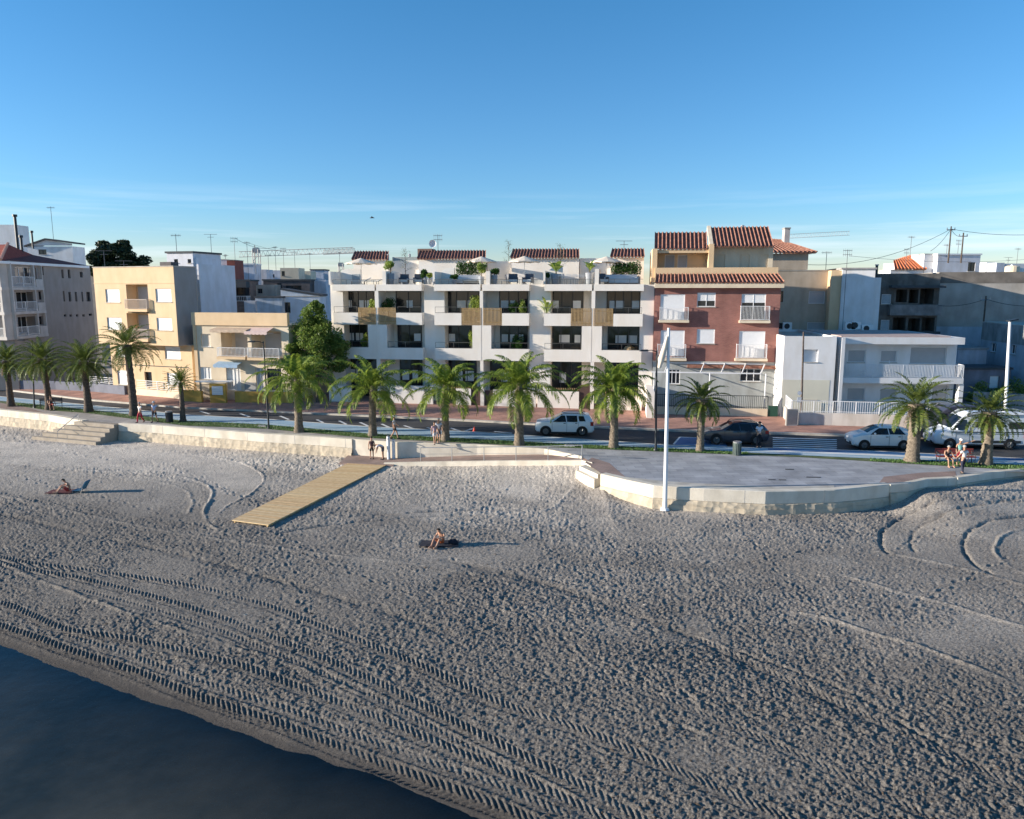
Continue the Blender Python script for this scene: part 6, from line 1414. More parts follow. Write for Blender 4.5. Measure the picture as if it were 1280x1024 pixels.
# projecting bands
def band(x0, x1, z0, z1, thick=.16, slab=.28, top=True, nm='balcony'):
    mb = MB(); a, c = U_(x0), U_(x1)
    FE.box(mb, a, c, -thick, 0, z0, z1)
    FE.box(mb, a+.002, c-.002, DW-.005, -thick-.001, z0, z0+slab)
    if z1-z0 > slab+.1: FE.box(mb, a+.001, a+thick, DP, -thick-.001, z0+slab, z1-.001); FE.box(mb, c-thick, c-.001, DP, -thick-.001, z0+slab, z1-.001)
    return b.part(nm, mb, M['white'])
for x0, x1 in ((418,470),(472,528),(543.5,600.8),(603,661),(680,738.8),(741,803)):
    band(x0, x1, zT2, zT, nm='roof_edge')
for x0, x1 in ((418,448.5),(496,528),(543.5,577),(627.5,661),(679.5,713),(766,802.5)): band(x0, x1, zr[1], zr[0])
for x0, x1 in ((448.5,496),(577,627.5),(713,766)):      # floor slabs behind the timber screens
    mb = MB(); FE.box(mb, U_(x0)+.002, U_(x1)-.002, DW-.005, -.10, zr[1], zr[1]+.28); b.part('floor_slab', mb, M['white'])
    for q in (0,1):
        xm = {448.5:471.5,577:602.5,713:739.5}[x0]; a, c = (x0, xm) if q == 0 else (xm+1, x1); ua, uc = U_(a)+.02, U_(c)-.02; m2 = MB(); n = int((uc-ua)/.115)
        for k in range(n): uu = ua+(uc-ua)*(k+.5)/n; FE.box(m2, uu-.032, uu+.032, -.07, 0.0, zr[1]+.02, zr[0]+.48)
        FE.box(m2, ua, uc, -.10, -.072, zr[1]+.25, zr[1]+.31); FE.box(m2, ua, uc, -.10, -.072, zr[0]+.2, zr[0]+.26); b.part('timber_screen', m2, M['wood'])
for x0, x1 in ((419,471),(472.3,528.5),(543.5,601.5),(602.6,661),(680,739),(740,802)): band(x0, x1, zr[3], zr[2])
for x0, x1 in ((460.5,471),(472.3,484),(590.5,601.5),(602.6,614),(727,739),(740,752)):
    mb = MB(); FE.box(mb, U_(x0), U_(x1), DW-.01, 0, zr[2]+.001, zr[1]-.001); b.part('closed_bay', mb, M['white'])
# glazing: (x0,x1 opening), (glass x0,x1), floor z, head z
fl1, fl2, fl3 = zr[1]+.28, zr[3]+.28, .35
gl = [ (426.5,470,430,470,fl1,zT2,4,[(.08,.28),(.52,.66),(.70,.84)]), (474.5,528,496,528,fl1,zT2,2,[(.42,.66)]),
 (553.5,600,557,600,fl1,zT2,3,[(.33,.60),(.64,.76)]), (604,660.5,624,660,fl1,zT2,3,[(.05,.32),(.38,.55)]),
 (687,738.5,688,729,fl1,zT2,3,[(.06,.24),(.68,.92)]), (743,799.5,757,799,fl1,zT2,4,[(.08,.26),(.28,.52),(.76,.98)]),
 (426.5,460.5,430,460.5,fl2,zr[1],3,[(.1,.42),(.50,.80)]), (484,528,497,528,fl2,zr[1],2,[(.68,.95)]),
 (553.5,590.5,557,590,fl2,zr[1],2,[(.12,.36)]), (614,660.5,625,660,fl2,zr[1],3,[(.05,.28),(.36,.54),(.66,.84)]),
 (687,727,688,727,fl2,zr[1],3,[(.28,.62),(.78,.97)]), (752,799.5,759,799,fl2,zr[1],3,[(.25,.60),(.66,.94)]),
 (426.5,471,430,471,fl3,zr[3],3,[(.1,.4)]), (475,528,499,528,fl3,zr[3],2,[(.1,.4),(.55,.8)]),
 (553.5,600,560,596,fl3,zr[3],3,[(.2,.5),(.6,.9)]), (604,660.5,612,660,fl3,zr[3],3,[(.3,.6)]),
 (687,738.5,688,728,fl3,zr[3],3,[(.3,.5)]), (743,799.5,757,799,fl3,zr[3],3,[(.3,.55)])]
def slot(px, d): return FE.u(px, 430, d)
for (o0,o1,g0,g1,za,zh,nx,glimpses) in gl:
    u0, u1 = slot(g0, DW)+.03, slot(g1, DW)-.03; z0, z1 = za+.02, zh-.03; mb = MB(); d0, d1 = DW+.003, DW+.07; t = .06
    FE.box(mb,u0,u1,d0,d1,z0,z0+t); FE.box(mb,u0,u1,d0,d1,z1-t,z1); FE.box(mb,u0,u0+t,d0,d1,z0+t,z1-t); FE.box(mb,u1-t,u1,d0,d1,z0+t,z1-t)
    for k in range(1,nx): uu = u0+(u1-u0)*k/nx; FE.box(mb,uu-t/2,uu+t/2,d0,d1-.004,z0+t,z1-t)
    w = b.part('window', mb, M['frame'])
    b.part('pane', MB().poly([FE.P(u0,d0+.012,z0),FE.P(u1,d0+.012,z0),FE.P(u1,d0+.012,z1),FE.P(u0,d0+.012,z1)]), M['glass'], w)
    for (a, c) in glimpses:
        zc = z0+(z1-z0)*.56; h = (z1-z0)*.13
        mb = MB(); FE.box(mb, u0+(u1-u0)*a, u0+(u1-u0)*c, d0+.014, d0+.02, zc-h*.9, zc+h); b.part('sky_bright_patch', mb, M['curtain'], w)  # added pale panel standing for far windows bright with sky
# handrails over the parapets
rl = mat('rail_bronze',(.16,.15,.14),.5,.1,3,metal=.5)
for x0, x1, z in [(418,448,zr[0]),(497,528,zr[0]),(543.5,577,zr[0]),(628,661,zr[0]),(679.5,713,zr[0]),(767,802,zr[0]),(419,460,zr[2]),(484,528.5,zr[2]),(543.5,590,zr[2]),(614,661,zr[2]),(680,727,zr[2]),(752,802,zr[2])]:
    mb = MB(); a, c = U_(x0)+.05, U_(x1)-.05
    for zz in (z+.02, z+.53): FE.box(mb, a, c, -.10, -.06, zz, zz+.035)
    for uu in (a, c-.035, (a+c)/2): FE.box(mb, uu, uu+.03, -.10, -.06, z+.0, z+.54)
    b.part('handrail', mb, rl)
# soffits and ground-floor fronts
for x0, x1, y0, y1 in ((409,437,482,494),(486,540,482.5,497),(569,588,486,500.5),(616,670,487.5,503),(672,724.5,489.5,506),(760,804,494,510)):
    F4 = FE.sub(1.0); xm = (x0+x1)/2; mb = MB(); F4.box(mb, F4.u(x0), F4.u(x1), -.18, 0, -.2, F4.z(xm,y0)); b.part('garden_wall', mb, M['white'])
for x0, x1, y0 in ((588.2,600,487),(605.5,616.2,488),(725,738.5,481)):
    F4 = FE.sub(.9); mb = MB(); F4.box(mb, F4.u(x0)+.02, F4.u(x1)-.02, -.06, 0, .02, F4.z(x0,y0)); b.part('gate', mb, mat('brown_gate',(.09,.055,.045),.6,.15,4))
for x0, x1, y0 in ((600,604.5,450),(739,743.5,482)):
    F4 = FE.sub(1.02); mb = MB(); F4.box(mb, F4.u(x0), F4.u(x1), -.2, 0, 0, F4.z(x0,y0 if y0 > 470 else 487)); b.part('gate_post', mb, M['white'])
for x0, x1 in ((418,437),(486,540),(569,588),(616,670),(672,724.5),(760,804)):      # side walls tying the garden walls back
    F4 = FE.sub(.8); mb = MB(); F4.box(mb, F4.u(x0), F4.u(x0)+.12, -1.6, 0.0, -.2, 1.0); b.part('garden_wall', mb, M['white'])
mb = MB(); u0, u1 = U_(805), U_(816.8); FE.box(mb, u0+.25, u1+.05, -.9, 4.6, -.2, FE.z(812,480)*.93); b.part('boundary_wall', mb, M['white'])
# ground-floor timber lattices and planting
for k, (x0, x1) in enumerate(((688,729),(757,798),(562,598),(500,530))):
    F4 = FE.sub(.3); mb = MB(); ua, uc = F4.u(x0), F4.u(x1); n = int((uc-ua)/.16)
    for q in range(n): F4.box(mb, ua+(uc-ua)*(q+.5)/n-.03, ua+(uc-ua)*(q+.5)/n+.03, -.05, 0, .9, 1.9)
    b.part('timber_screen', mb, M['wood'])
hedge('low hedge with pale pot behind the ground-floor wall, right of the widest palm', FE, U_(684), U_(724), .45, 0, 1.15, 1.75, 71)
hedge('low hedge behind the ground-floor wall below the left flats', FE, U_(489), U_(532), .45, 0, 1.2, 1.7, 72)
hedge('low hedge behind the ground-floor wall between the two middle palms', FE, U_(572), U_(588), .45, 0, 1.15, 1.65, 73)
hedge('low hedge behind the ground-floor wall at the right end', FE, U_(762), U_(800), .45, 0, 1.1, 1.6, 74)
# ---- roof terraces
def arch(x0, x1, ytop, d0, d1, round_left=True):
    """terrace side wall with a rounded shoulder"""
    u0, u1 = U_(x0), U_(x1); zz = FE.z((x0+x1)/2, ytop); r = min(.9, (zz-zT)*.8); pr = [(u0,zT-.05)]
    pts = [(u0+r-r*math.cos(t), zz-r+r*math.sin(t)) for t in [k*math.pi/12 for k in range(7)]]
    pr = [(u0,zT-.03)] + pts + [(u1,zz),(u1,zT-.03)]
    mb = MB(); f = [FE.P(a,d1,z) for a,z in pr]; bk = [FE.P(a,d0,z) for a,z in pr]; mb.poly(f); mb.poly(bk[::-1])
    for k in range(len(pr)): mb.poly([f[k],bk[k],bk[(k+1)%len(pr)],f[(k+1)%len(pr)]])
    b.part('terrace_wall', mb, M['white'])
arch(412,440,335,-3.2,-2.9); arch(541,560,334,-3.2,-2.9); arch(678,699,333,-3.2,-2.9)
for x0, x1, y in ((412,414.5,336),(541,543.5,336),(678,680.5,335)):
    mb = MB(); FE.box(mb, U_(x0), U_(x1), -2.89, -.35, zT-.02, FE.z(x0,y)-.25); b.part('terrace_wall', mb, M['white'])
for x0, x1, y in ((479.5,484,339),(607.5,612.5,339),(742,747,336)):
    mb = MB(); FE.box(mb, U_(x0), U_(x1), -5.0, -.12, zT-.02, FE.z(x0,y)); b.part('terrace_divider', mb, M['white'])
# grey sheet on the leftmost rounded terrace wall
g = mat('sheet_grey',(.33,.37,.38),.6,.1,3)
for x0, x1 in ((429,438.5),):
    mb = MB(); FE.box(mb, U_(x0), U_(x1), -2.899, -2.87, zT+.1, FE.z(433,342)); b.part('wall_sheet', mb, g)
# glass balustrades
for x0, x1 in ((418,479),(485,540),(544,607),(613,676),(682,741),(748,802)):
    mb = MB(); FE.box(mb, U_(x0), U_(x1), -.14, -.10, zT+.42, zT+.455)
    k = U_(x0)
    while k < U_(x1): FE.box(mb, k, k+.03, -.14, -.10, zT-.02, zT+.42); k += 1.3
    r_ = b.part('balustrade', mb, rl); b.part('glass_panel', MB().poly([FE.P(U_(x0),-.12,zT),FE.P(U_(x1),-.12,zT),FE.P(U_(x1),-.12,zT+.42),FE.P(U_(x0),-.12,zT+.42)]), M['clear'], r_)
dP = -6.2
F5 = FE.sub(dP)
for (x0, x1, ye, yr, sl) in ((441,487,324.8,314.6,1),(522.5,608.5,323.8,313.6,1),(638.5,725,322.6,311.8,1),(762.5,806,321.4,311.4,1)):
    za = F5.z((x0+x1)/2, ye); mb = MB(); ua, uc = F5.u(x0+1,340), F5.u(x1-1.5,340)
    F5.box(mb, ua, uc, -5.5, 0, zT-.03, za-.05); b.part('penthouse', mb, M['white'])
    F6 = FE.sub(dP-3.2); r1, r2 = F6.uv(x1-1, yr), F6.uv(x0+3, yr); e0, e1 = F5.P(F5.u(x0,330), .35, za), F5.P(F5.u(x1-.5,330), .35, za)
    ft_ = b.tiles([e0, e1, F6.P(r1[0],0,r1[1]), F6.P(r2[0],0,r2[1])], pitch=.30, amp=.07)
for (x0, x1, y) in ((487,523,325.5),(608,639,326.5),(724,763,322.5)):
    mb = MB(); F5.box(mb, F5.u(x0,340), F5.u(x1,340), -4, -.6, zT-.03, F5.z((x0+x1)/2,y)); b.part('penthouse', mb, M['white'])
mb = MB(); F5.box(mb, F5.u(488,330), F5.u(521,330), -1.2, -.7, F5.z(505,325.4), F5.z(505,321)); b.part('roof_plinth', mb, mat('greygreen',(.30,.34,.33),.8,.1,3))
mb = MB(); F7 = FE.sub(-9); F7.box(mb, F7.u(522,320), F7.u(540,320), -1.5, 0, zT, F7.z(530,311)); b.part('chimney_block', mb, M['rawbrick'])
for x, y0 in ((490.5,317),(517,316.5)):
    mb = MB(); q = F7.P(F7.u(x,320),1.5,zT+1.8); mb.tube([q, Vector((q.x,q.y,FE.sub(-7.5).z(x,y0+1)))], .12, 8); b.part('vent_pipe', mb, M['metalg'])
p = F7.P(F7.u(541,310),0,F7.z(541,311)); dish(p, .38, 'round grey satellite dish above the tiled penthouse roof'); p = F7.P(F7.u(547.5,310),0,F7.z(547,311)); antenna(p, 1.4, 1, 'dark aerial beside the round satellite dish')
p = F7.P(F7.u(780,310),.5,F7.z(780,311.5)); antenna(p, .75, 2, 'low wide aerial on the rightmost tiled penthouse roof')
# ---- terrace things
zt0 = zT+.01
def TP(px, d): return FE.P(FE.u(px, 350, d), d, zt0)
def parasol(px, d, ytop, label, R0=1.55, tilt=0):
    p = TP(px, d); H = FE.sub(d).z(px, ytop)-zt0; r = thing('parasol', label, 'parasol', p, group='cream parasols on the roof terraces')
    MB().tube([(0,0,0),(0,0,H)], .028, 8).build('pole', M['metalg'], r, world=False); MB().tube([(0,0,0),(0,0,.06),(0,0,.1)], [.28,.26,.08], 12).build('base', M['metalg'], r, world=False)
    mb = MB(); apex = (0,0,H); rim = [(R0*math.cos(k*math.pi/4+.4), R0*math.sin(k*math.pi/4+.4), H-.52) for k in range(8)]
    for k in range(8):
        a, c_ = Vector(rim[k]), Vector(rim[(k+1)%8]); m_ = (a+c_)/2+Vector((0,0,.05)); ap = Vector(apex); mb.poly([ap, a, m_]); mb.poly([ap, m_, c_]); mb.poly([a, a-Vector((0,0,.1)), m_-Vector((0,0,.08)), m_]); mb.poly([m_, m_-Vector((0,0,.08)), c_-Vector((0,0,.1)), c_])
    cn = mb.build('canopy', M['fabric'], r, world=False)
    rb = MB(); [rb.tube([(0,0,H-.08), (q[0]*.97,q[1]*.97,q[2]-.03)], .012, 4) for q in rim]; rb.build('ribs', M['metalg'], cn, world=False)
parasol(452, -3.6, 322.5, 'cream parasol on the leftmost roof terrace over the sun loungers')
parasol(602, -4.2, 320.5, 'cream parasol behind the divider post left of centre on the roof')
parasol(655.5, -3.2, 320, 'cream parasol with visible pole beside the dark armchairs')
parasol(757.5, -3.6, 320.5, 'cream parasol on the right terrace beside the long hedge')
def lounger(px, d, label, rz):
    r = thing('sun_lounger', label, 'sun lounger', TP(px, d), rz, group='sun loungers on the leftmost roof terrace')
    MB().box(-.95,.35,-.32,.32,.28,.36).build('seat', M['cushion'], r, world=False); MB().hexa([(.35,-.32,.28),(.95,-.32,.55),(.95,.32,.55),(.35,.32,.28),(.35,-.32,.36),(.95,-.32,.64),(.95,.32,.64),(.35,.32,.36)]).build('backrest', M['cushion'], r, world=False)
    for x in (-.85,.3):
        for y in (-.3,.3): MB().tube([(x,y,0),(x,y,.28)], .025, 5).build('leg', M['wicker'], r, world=False)
lounger(451, -1.2, 'front sun lounger on the leftmost roof terrace', R(10)); lounger(468, -1.6, 'rear sun lounger near the tall lime plant on the leftmost terrace', R(-8))
def armchair(px, d, label, rz=0, m='wicker', name='armchair'):
    r = thing(name, label, 'armchair', TP(px, d), rz, group='dark armchairs on the roof terraces')
    MB().box(-.38,.38,-.36,.36,.22,.42).build('seat', M['cushion'], r, world=False); MB().hexa([(-.4,.3,.2),(.4,.3,.2),(.4,.4,.2),(-.4,.4,.2),(-.4,.38,.95),(.4,.38,.95),(.4,.48,.95),(-.4,.48,.95)]).build('backrest', M[m], r, world=False)
    for s in (-1,1): MB().box(s*.41-.04,s*.41+.04,-.36,.36,.12,.62).build('armrest', M[m], r, world=False)
    for x in (-.36,.36):
        for y in (-.33,.33): MB().tube([(x,y,0),(x,y,.22)], .022, 5).build('leg', M[m], r, world=False)
armchair(505, -1.2, 'dark armchair left of the glass table, second terrace from the left'); armchair(523, -1.3, 'dark armchair right of the glass table, second terrace from the left')
armchair(641.5, -1.4, 'blue-black armchair left of the parasol pole on the fourth terrace', 0); armchair(660, -1.4, 'striped dark armchair right of the parasol pole on the fourth terrace', R(-20)); armchair(753.5, -1.2, 'dark armchair beside the right divider post', R(15))
def table(px, d, label, w, dd, h, m='metalw', nm='terrace_table'):
    r = thing(nm, label, 'table', TP(px, d), 0, group='tables on the roof terraces'); MB().box(-w/2,w/2,-dd/2,dd/2,h-.04,h).build('tabletop', M[m], r, world=False)
    for x in (-w/2+.06,w/2-.06):
        for y in (-dd/2+.06,dd/2-.06): MB().tube([(x,y,0),(x,y,h-.04)], .025, 5).build('leg', M['metalg'], r, world=False)
table(514.5, -1.2, 'small pale table between the two dark armchairs', .8,.8,.5); table(632.5, -1.2, 'low pale table left of the blue-black armchair', .9,.6,.35); table(715, -1.2, 'long white dining table on the fifth terrace', 2.6,.9,.74); table(588, -1.3, 'low white coffee table before the hedge sofa', 1.4,.7,.38)
def sofa(px, d, label, w):
    r = thing('garden_sofa', label, 'sofa', TP(px, d), 0, group='garden sofas on the roof terraces')
    MB().box(-w/2,w/2,-.4,.4,.12,.42).build('seat', M['cushion'], r, world=False); MB().box(-w/2,w/2,.32,.48,.42,.86).build('backrest', M['cushion'], r, world=False)
    for s in (-1,1): MB().box(s*w/2-.08 if s > 0 else -w/2-.0, s*w/2 if s > 0 else -w/2+.08, -.4,.32,.42,.62).build('armrest', M['cushion'], r, world=False)
    MB().box(-w/2+.05,w/2-.05,-.35,.35,0,.118).build('plinth', M['wicker'], r, world=False)
sofa(583, -2.0, 'pale garden sofa in front of the left roof hedge', 2.6); sofa(776, -1.9, 'grey garden sofa in front of the right roof hedge', 3.0)
for k, x in enumerate((703.5,711,719,726.5)):
    r = thing('dining_chair', ['first','second','third','fourth'][k]+' white dining chair from the left behind the long terrace table', 'chair', TP(x, -1.9), 0, group='white dining chairs at the long terrace table')
    MB().box(-.2,.2,-.2,.2,.42,.46).build('seat', M['metalw'], r, world=False); mb = MB(); mb.box(-.2,.2,.18,.21,.62,.66); mb.box(-.2,.2,.18,.21,.74,.78); mb.box(-.2,.2,.18,.21,.86,.9); mb.box(-.21,-.18,.175,.215,.42,.92); mb.box(.18,.21,.175,.215,.42,.92); mb.build('backrest', M['metalw'], r, world=False)
    for xx in (-.18,.18):
        for yy in (-.18,.18): MB().tube([(xx,yy,0),(xx,yy,.42)], .015, 4).build('leg', M['metalg'], r, world=False)
hedge('dense dark hedge in a planter behind the sofa, left half of the roof', FE, U_(564), U_(592), -3.0, zt0, zt0+.7, FE.sub(-3).z(578,326), 75)
hedge('long green hedge in a planter behind the sofa, right end of the roof', FE, U_(763), U_(799), -2.8, zt0, zt0+.7, FE.sub(-3).z(780,327), 76)
def pp(px, d, ytop, st, w, label, seed, rh=None, z0=None, fz=None):
    p = TP(px, d) if z0 is None else FE.P(FE.u(px, 400, d), d, z0); h = FE.sub(d).z(px, ytop)-p.z; potplant('potted_plant', label, 'potted plant', p, st, h, w, seed, roth=rh)
pp(488.5,-.8,325,'lime',1.25,'bright lime-green plant in a tall grey pot beside the left divider post',1,1.0)
pp(507,-3.4,309,'thin',1.4,'tall thin airy tree between the two dark armchairs',2,.5)
pp(532,-1.2,336,'bush',.9,'small dark round plant right of the second armchair',3,.5)
pp(537,-.9,341,'lime',.7,'pale flowering plant at the rounded wall, second terrace',4,.5)
pp(568,-1.0,343,'bush',.8,'low dark plant at the left foot of the roof sofa',5,.4)
pp(602,-.8,328,'lime',.95,'yellow-green plant left of the middle divider post',6,.7)
pp(618,-.8,335,'bush',.95,'dark round plant in a grey pot right of the middle divider post',7,.8)
pp(636,-7,298,'thin',1.5,'tall wispy tree rising behind the white roof wall left of centre',8,1.0)
pp(695,-1.2,322,'banana',1.9,'large banana plant in a dark pot beside the rounded wall',9,.9)
pp(700,-5,303,'thin',1.6,'thin tree behind the banana plant, against the tiled roof',14,1.0)
pp(685,-.9,341,'bush',.5,'small dark plant at the foot of the rounded wall, fifth terrace',10,.5)
pp(737,-.9,324,'banana',1.5,'tall banana plant just left of the right divider post',11,1.0)
pp(485.5,-.9,368,'bush',1.25,'dark bushy tree on the top-floor balcony above the left timber screen',12,.5,zr[1]+.28)
pp(466,-.9,372,'lime',.8,'yellow-green plant at the left of the left timber screen',13,.4,zr[1]+.28)
pp(593,-.9,370,'lime',1.1,'yellow-green plant over the middle timber screen',15,.4,zr[1]+.28)
pp(641,-.8,376,'bush',1.0,'bushy plant on the left of the balcony behind the white parapet, centre',16,.4,zr[1]+.28)
pp(653,-.8,375,'lime',.9,'yellow-green plant on the right of the balcony behind the white parapet, centre',17,.4,zr[1]+.28)
pp(683,-.6,367,'banana',.9,'upright pale plant at the left end of the balcony, third unit',18,.5,zr[1]+.28)
pp(455,-.8,417,'lime',.8,'yellow-green plant on the middle-floor balcony, left flat',19,.4,zr[3]+.28)
pp(588,-.8,414,'lime',.7,'yellow-green plant on the middle-floor balcony left of the closed bay',20,.4,zr[3]+.28)
pp(647,-.8,417,'bush',1.1,'dark-leaved plant on the middle-floor balcony, centre right flat',21,.4,zr[3]+.28)
r = thing('hanging_chair', 'round wicker hanging chair on the middle-floor balcony, right end', 'hanging chair', FE.P(U_(787,-.9),-.9,zr[3]+.28)); rows = []
for i in range(7): rows.append([(.55*math.cos(a)*math.sin(R(20+i*22)), .45*math.sin(a)*math.sin(R(20+i*22)), .75-.55*math.cos(R(20+i*22))*-1*.8) for a in [R(20)+R(260)*k/12 for k in range(13)]])
MB().grid(rows).build('basket', mat('wicker_tan',(.42,.28,.15),.8,.2,10), r, world=False); MB().tube([(0,0,1.2),(0,0,2.3)], .02, 5).build('rope', M['metald'], r, world=False); MB().ball((0,0,.5), .35, 10, 1, 1, .4).build('cushion', M['fabric'], r, True, world=False)
# ================================================================ F  red brick building
FR = Fr(816.8, 66.8, 972.5, 65.2, ref=430); M['redbrick'] = brickmat('red_brick', (.36,.145,.115), (.30,.115,.095), (.30,.18,.15), 1, .26, .085, .012)
b = B('apartment_building', 'red brick building with clay-tiled roofs and small white balconies', FR, M['redbrick'])
zc = FR.z(890,357.5); R_ = FR.rect
for r in ((825.3,368,856,400),(825.5,413,855.5,445)): b.window(R_(*r), .10, 'shutter', sill=False, name='balcony_door')
b.window(R_(871.5,366,894.5,383.5), .10, 'half', 2, frac=.42); b.window(R_(871,411.5,893.5,429.5), .10, 'shutter')
b.window(R_(926.5,367.5,957,400), .10, 'half', 2, frac=.66, sill=False, name='balcony_door'); b.window(R_(923.5,414,956,447), .10, 'shutter', sill=False, name='balcony_door')
z1 = FR.z(890, 453)
b.shell(0, FR.W, z1, zc, 12, roof=True)
for x0, x1, yt, yb in ((823.5,858.5,384,400),(822,857,430,447.5),(923.5,959,382.5,400.5),(920.5,958,430,448)):
    mb = MB(); zf_ = FR.z((x0+x1)/2, yb); FR.box(mb, FR.u(x0)-.1, FR.u(x1)+.1, .003, .42, zf_-.22, zf_); b.part('balcony_slab', mb, M['cream']); b.rail(FR.u(x0), FR.u(x1), .38, zf_, FR.z((x0+x1)/2,yt), M['metalw'], .11)
# ground floor, cream cornice, tiled canopy and attic
b.holes = []
for r in ((835,462,850,480),(925,461,951,477)): b.window(R_(*r), .12, 'glass', 3, M['metalw'], name='barred_window')
b.shell(0, FR.W, 0, z1-.01, 11, m=mat('shaded_ground_floor',(.40,.42,.41),.9,.08,.8,.2,15,streak=.2))  # cream wall; shade beneath the pergola put into its grey
mb = MB(); FR.box(mb, -.05, FR.W+.15, .003, .55, FR.z(890,360), FR.z(890,354)); b.part('cornice', mb, M['cream'])
def addtiles(B_, pts, **k): return B_.tiles(pts, **k)
ze = FR.z(890,353.6); Fq = FR.sub(-1.1)
addtiles(b, [FR.P(-.02,.62,ze), FR.P(FR.W+.12,.62,ze), Fq.P(FR.W-.15,0,Fq.z(890,343)), Fq.P(.1,0,Fq.z(890,343))], pitch=.33, amp=.075)
mb = MB(); FR.box(mb, .0, FR.W-.1, -1.35, -1.12, zc+.09, Fq.z(890,334.5)); b.part('attic_parapet', mb, M['beige'])
F8 = FR.sub(-3.2); b8 = b; sv = b.F; b.F = F8; b.holes = []
um = F8.u(884.5,320)
for x0, x1 in ((831,843),(847,859)): b.window(F8.rect(x0,318.5,x1,336), .12, 'glass', 1, M['framew'], pane=M['shutterg'], sill=False)
b.shell(F8.u(817.5,325), um, zc+.09, F8.z(850,317), 8, m=M['beige'], name='attic_wall')
b.holes = []
for x0, x1 in ((895,905),(923,935),(946,958)): b.window(F8.rect(x0,319,x1,336), .12, 'glass', 1, M['framew'], pane=M['shutterg'], sill=False)
F9 = FR.sub(-2.4); b.F = F9
b.shell(F9.u(890,325), F9.u(966,325), zc+.09, F9.z(925,308.6), 8, m=M['cream'], name='attic_wall')
for x, d in ((817.5,-1.2),(888,-1.2)):
    Fx = FR.sub(-1.36); mb = MB(); Fx.box(mb, Fx.u(x,325)-.15, Fx.u(x,325)+.28, -8, 0, zc+.09, Fx.z(x,311 if x < 850 else 305)); b.part('attic_side_wall', mb, M['beige'])
mb = MB(); Fx = FR.sub(-1.6); Fx.box(mb, Fx.u(819,330), Fx.u(887,330), -1.5, 0, Fx.z(850,316.3), Fx.z(850,312)); b.part('attic_lintel', mb, M['beige'])
Fe = FR.sub(-1.5); Fg = FR.sub(-5.2)
e0, e1 = Fe.uv(818,311.5), Fe.uv(884,311.5); g0, g1 = Fg.uv(818.5,291.5), Fg.uv(883,291)
addtiles(b, [Fe.P(e0[0],0,e0[1]), Fe.P(e1[0],0,e1[1]), Fg.P(g1[0],0,g1[1]), Fg.P(g0[0],0,g0[1])], pitch=.33, amp=.08)
Fe = FR.sub(-1.4); Fg = FR.sub(-5.6); e0, e1 = Fe.uv(892,308.5), Fe.uv(967,308.5); g0, g1 = Fg.uv(888.5,285), Fg.uv(960,284)
addtiles(b, [Fe.P(e0[0],0,e0[1]), Fe.P(e1[0],0,e1[1]), Fg.P(g1[0],0,g1[1]), Fg.P(g0[0],0,g0[1])], pitch=.33, amp=.08)
mb = MB(); p0,p1,q1,q0 = Fe.P(e0[0]-.35,0,e0[1]-.3), Fe.P(e0[0]-.02,0,e0[1]-.3), Fg.P(g0[0]-.02,0,g0[1]-.3), Fg.P(g0[0]-.35,0,g0[1]-.3); U3 = Vector((0,0,.5)); mb.hexa([p0,p1,q1,q0,p0+U3,p1+U3,q1+U3,q0+U3]); b.part('verge_wall', mb, M['cream'])
for k, (x, y) in enumerate(((929,283),)):
    q = Fg.P(Fg.u(x,284),-.4,Fg.z(x,286)); mb = MB(); mb.tube([q, q+Vector((0,0,.35))], .16, 8); b.part('vent_pipe', mb, M['metalg'])
b.F = sv
# pergola, front wall and fence
mw = M['metalw']; F4 = FR.sub(2.4); pg = thing('pergola', 'white metal pergola frame in front of the red brick building', 'pergola', FR.P(FR.W*.5, 1.2, 0))
za = FR.z(890,453.5); zbq = F4.z(890,465.5)
mb = MB(); FR.box(mb, FR.u(836), FR.u(958), .02, .12, za-.10, za); F4.box(mb, F4.u(815), F4.u(953), -.08, 0, zbq-.10, zbq); mb.build('beam', mw, pg)
for x in (832,877,903,929,953):
    mb = MB(); p0 = FR.P(FR.u(x+4),.12,za-.05); p1 = F4.P(F4.u(x),-.04,zbq-.05); mb.tube([p0,p1], .05, 4); mb.build('rafter', mw, pg)
for x in (819,889,959.5):
    mb = MB(); q = F4.P(F4.u(x),-.04,0); mb.tube([q, q+Vector((0,0,zbq-.05))], .05, 6); mb.build('post', mw, pg)
mb = MB(); FR.box(mb, FR.u(860), FR.W, .003, .25, FR.z(890,460), FR.z(890,456)); b.part('clay_trim', mb, M['tile'])
Fw = Fr(819, 63.9, 959.5, 62.6, ref=510); 
wl_ = thing('garden_wall', 'low cream garden wall with dark railings before the red brick building', 'wall', Fw.P(Fw.W/2,0,0))
mb = MB(); Fw.box(mb, 0, Fw.W, -.25, 0, -.3, Fw.z(890,510)); mb.build('wall_body', M['cream'], wl_)
mb = MB(); zz0, zz1 = Fw.z(890,510), Fw.z(890,494); n = int(Fw.W/.15)
for k in range(n+1): uu = Fw.W*k/n; Fw.box(mb, uu-.016, uu+.016, -.14, -.11, zz0, zz1)
Fw.box(mb, 0, Fw.W, -.15, -.10, zz1-.05, zz1); Fw.box(mb, 0, Fw.W, -.15, -.10, zz0+.1, zz0+.14); mb.build('railing', M['metald'], wl_)
gt = thing('garden_gate', 'dark green sheet gate at the right end of the garden wall', 'gate', Fw.P(Fw.W+.6,0,0)); mb = MB(); Fw.box(mb, Fw.W+.05, Fw.W+.85, -.1, -.05, .05, 1.0); mb.build('gate_panel', mat('green_gate',(.02,.07,.05),.6,.1,3), gt)
mb = MB(); [Fw.box(mb, Fw.W+.05+.13*k, Fw.W+.075+.13*k, -.1, -.07, 1.0, 1.75) for k in range(7)]; mb.build('gate_bars', M['metald'], gt)
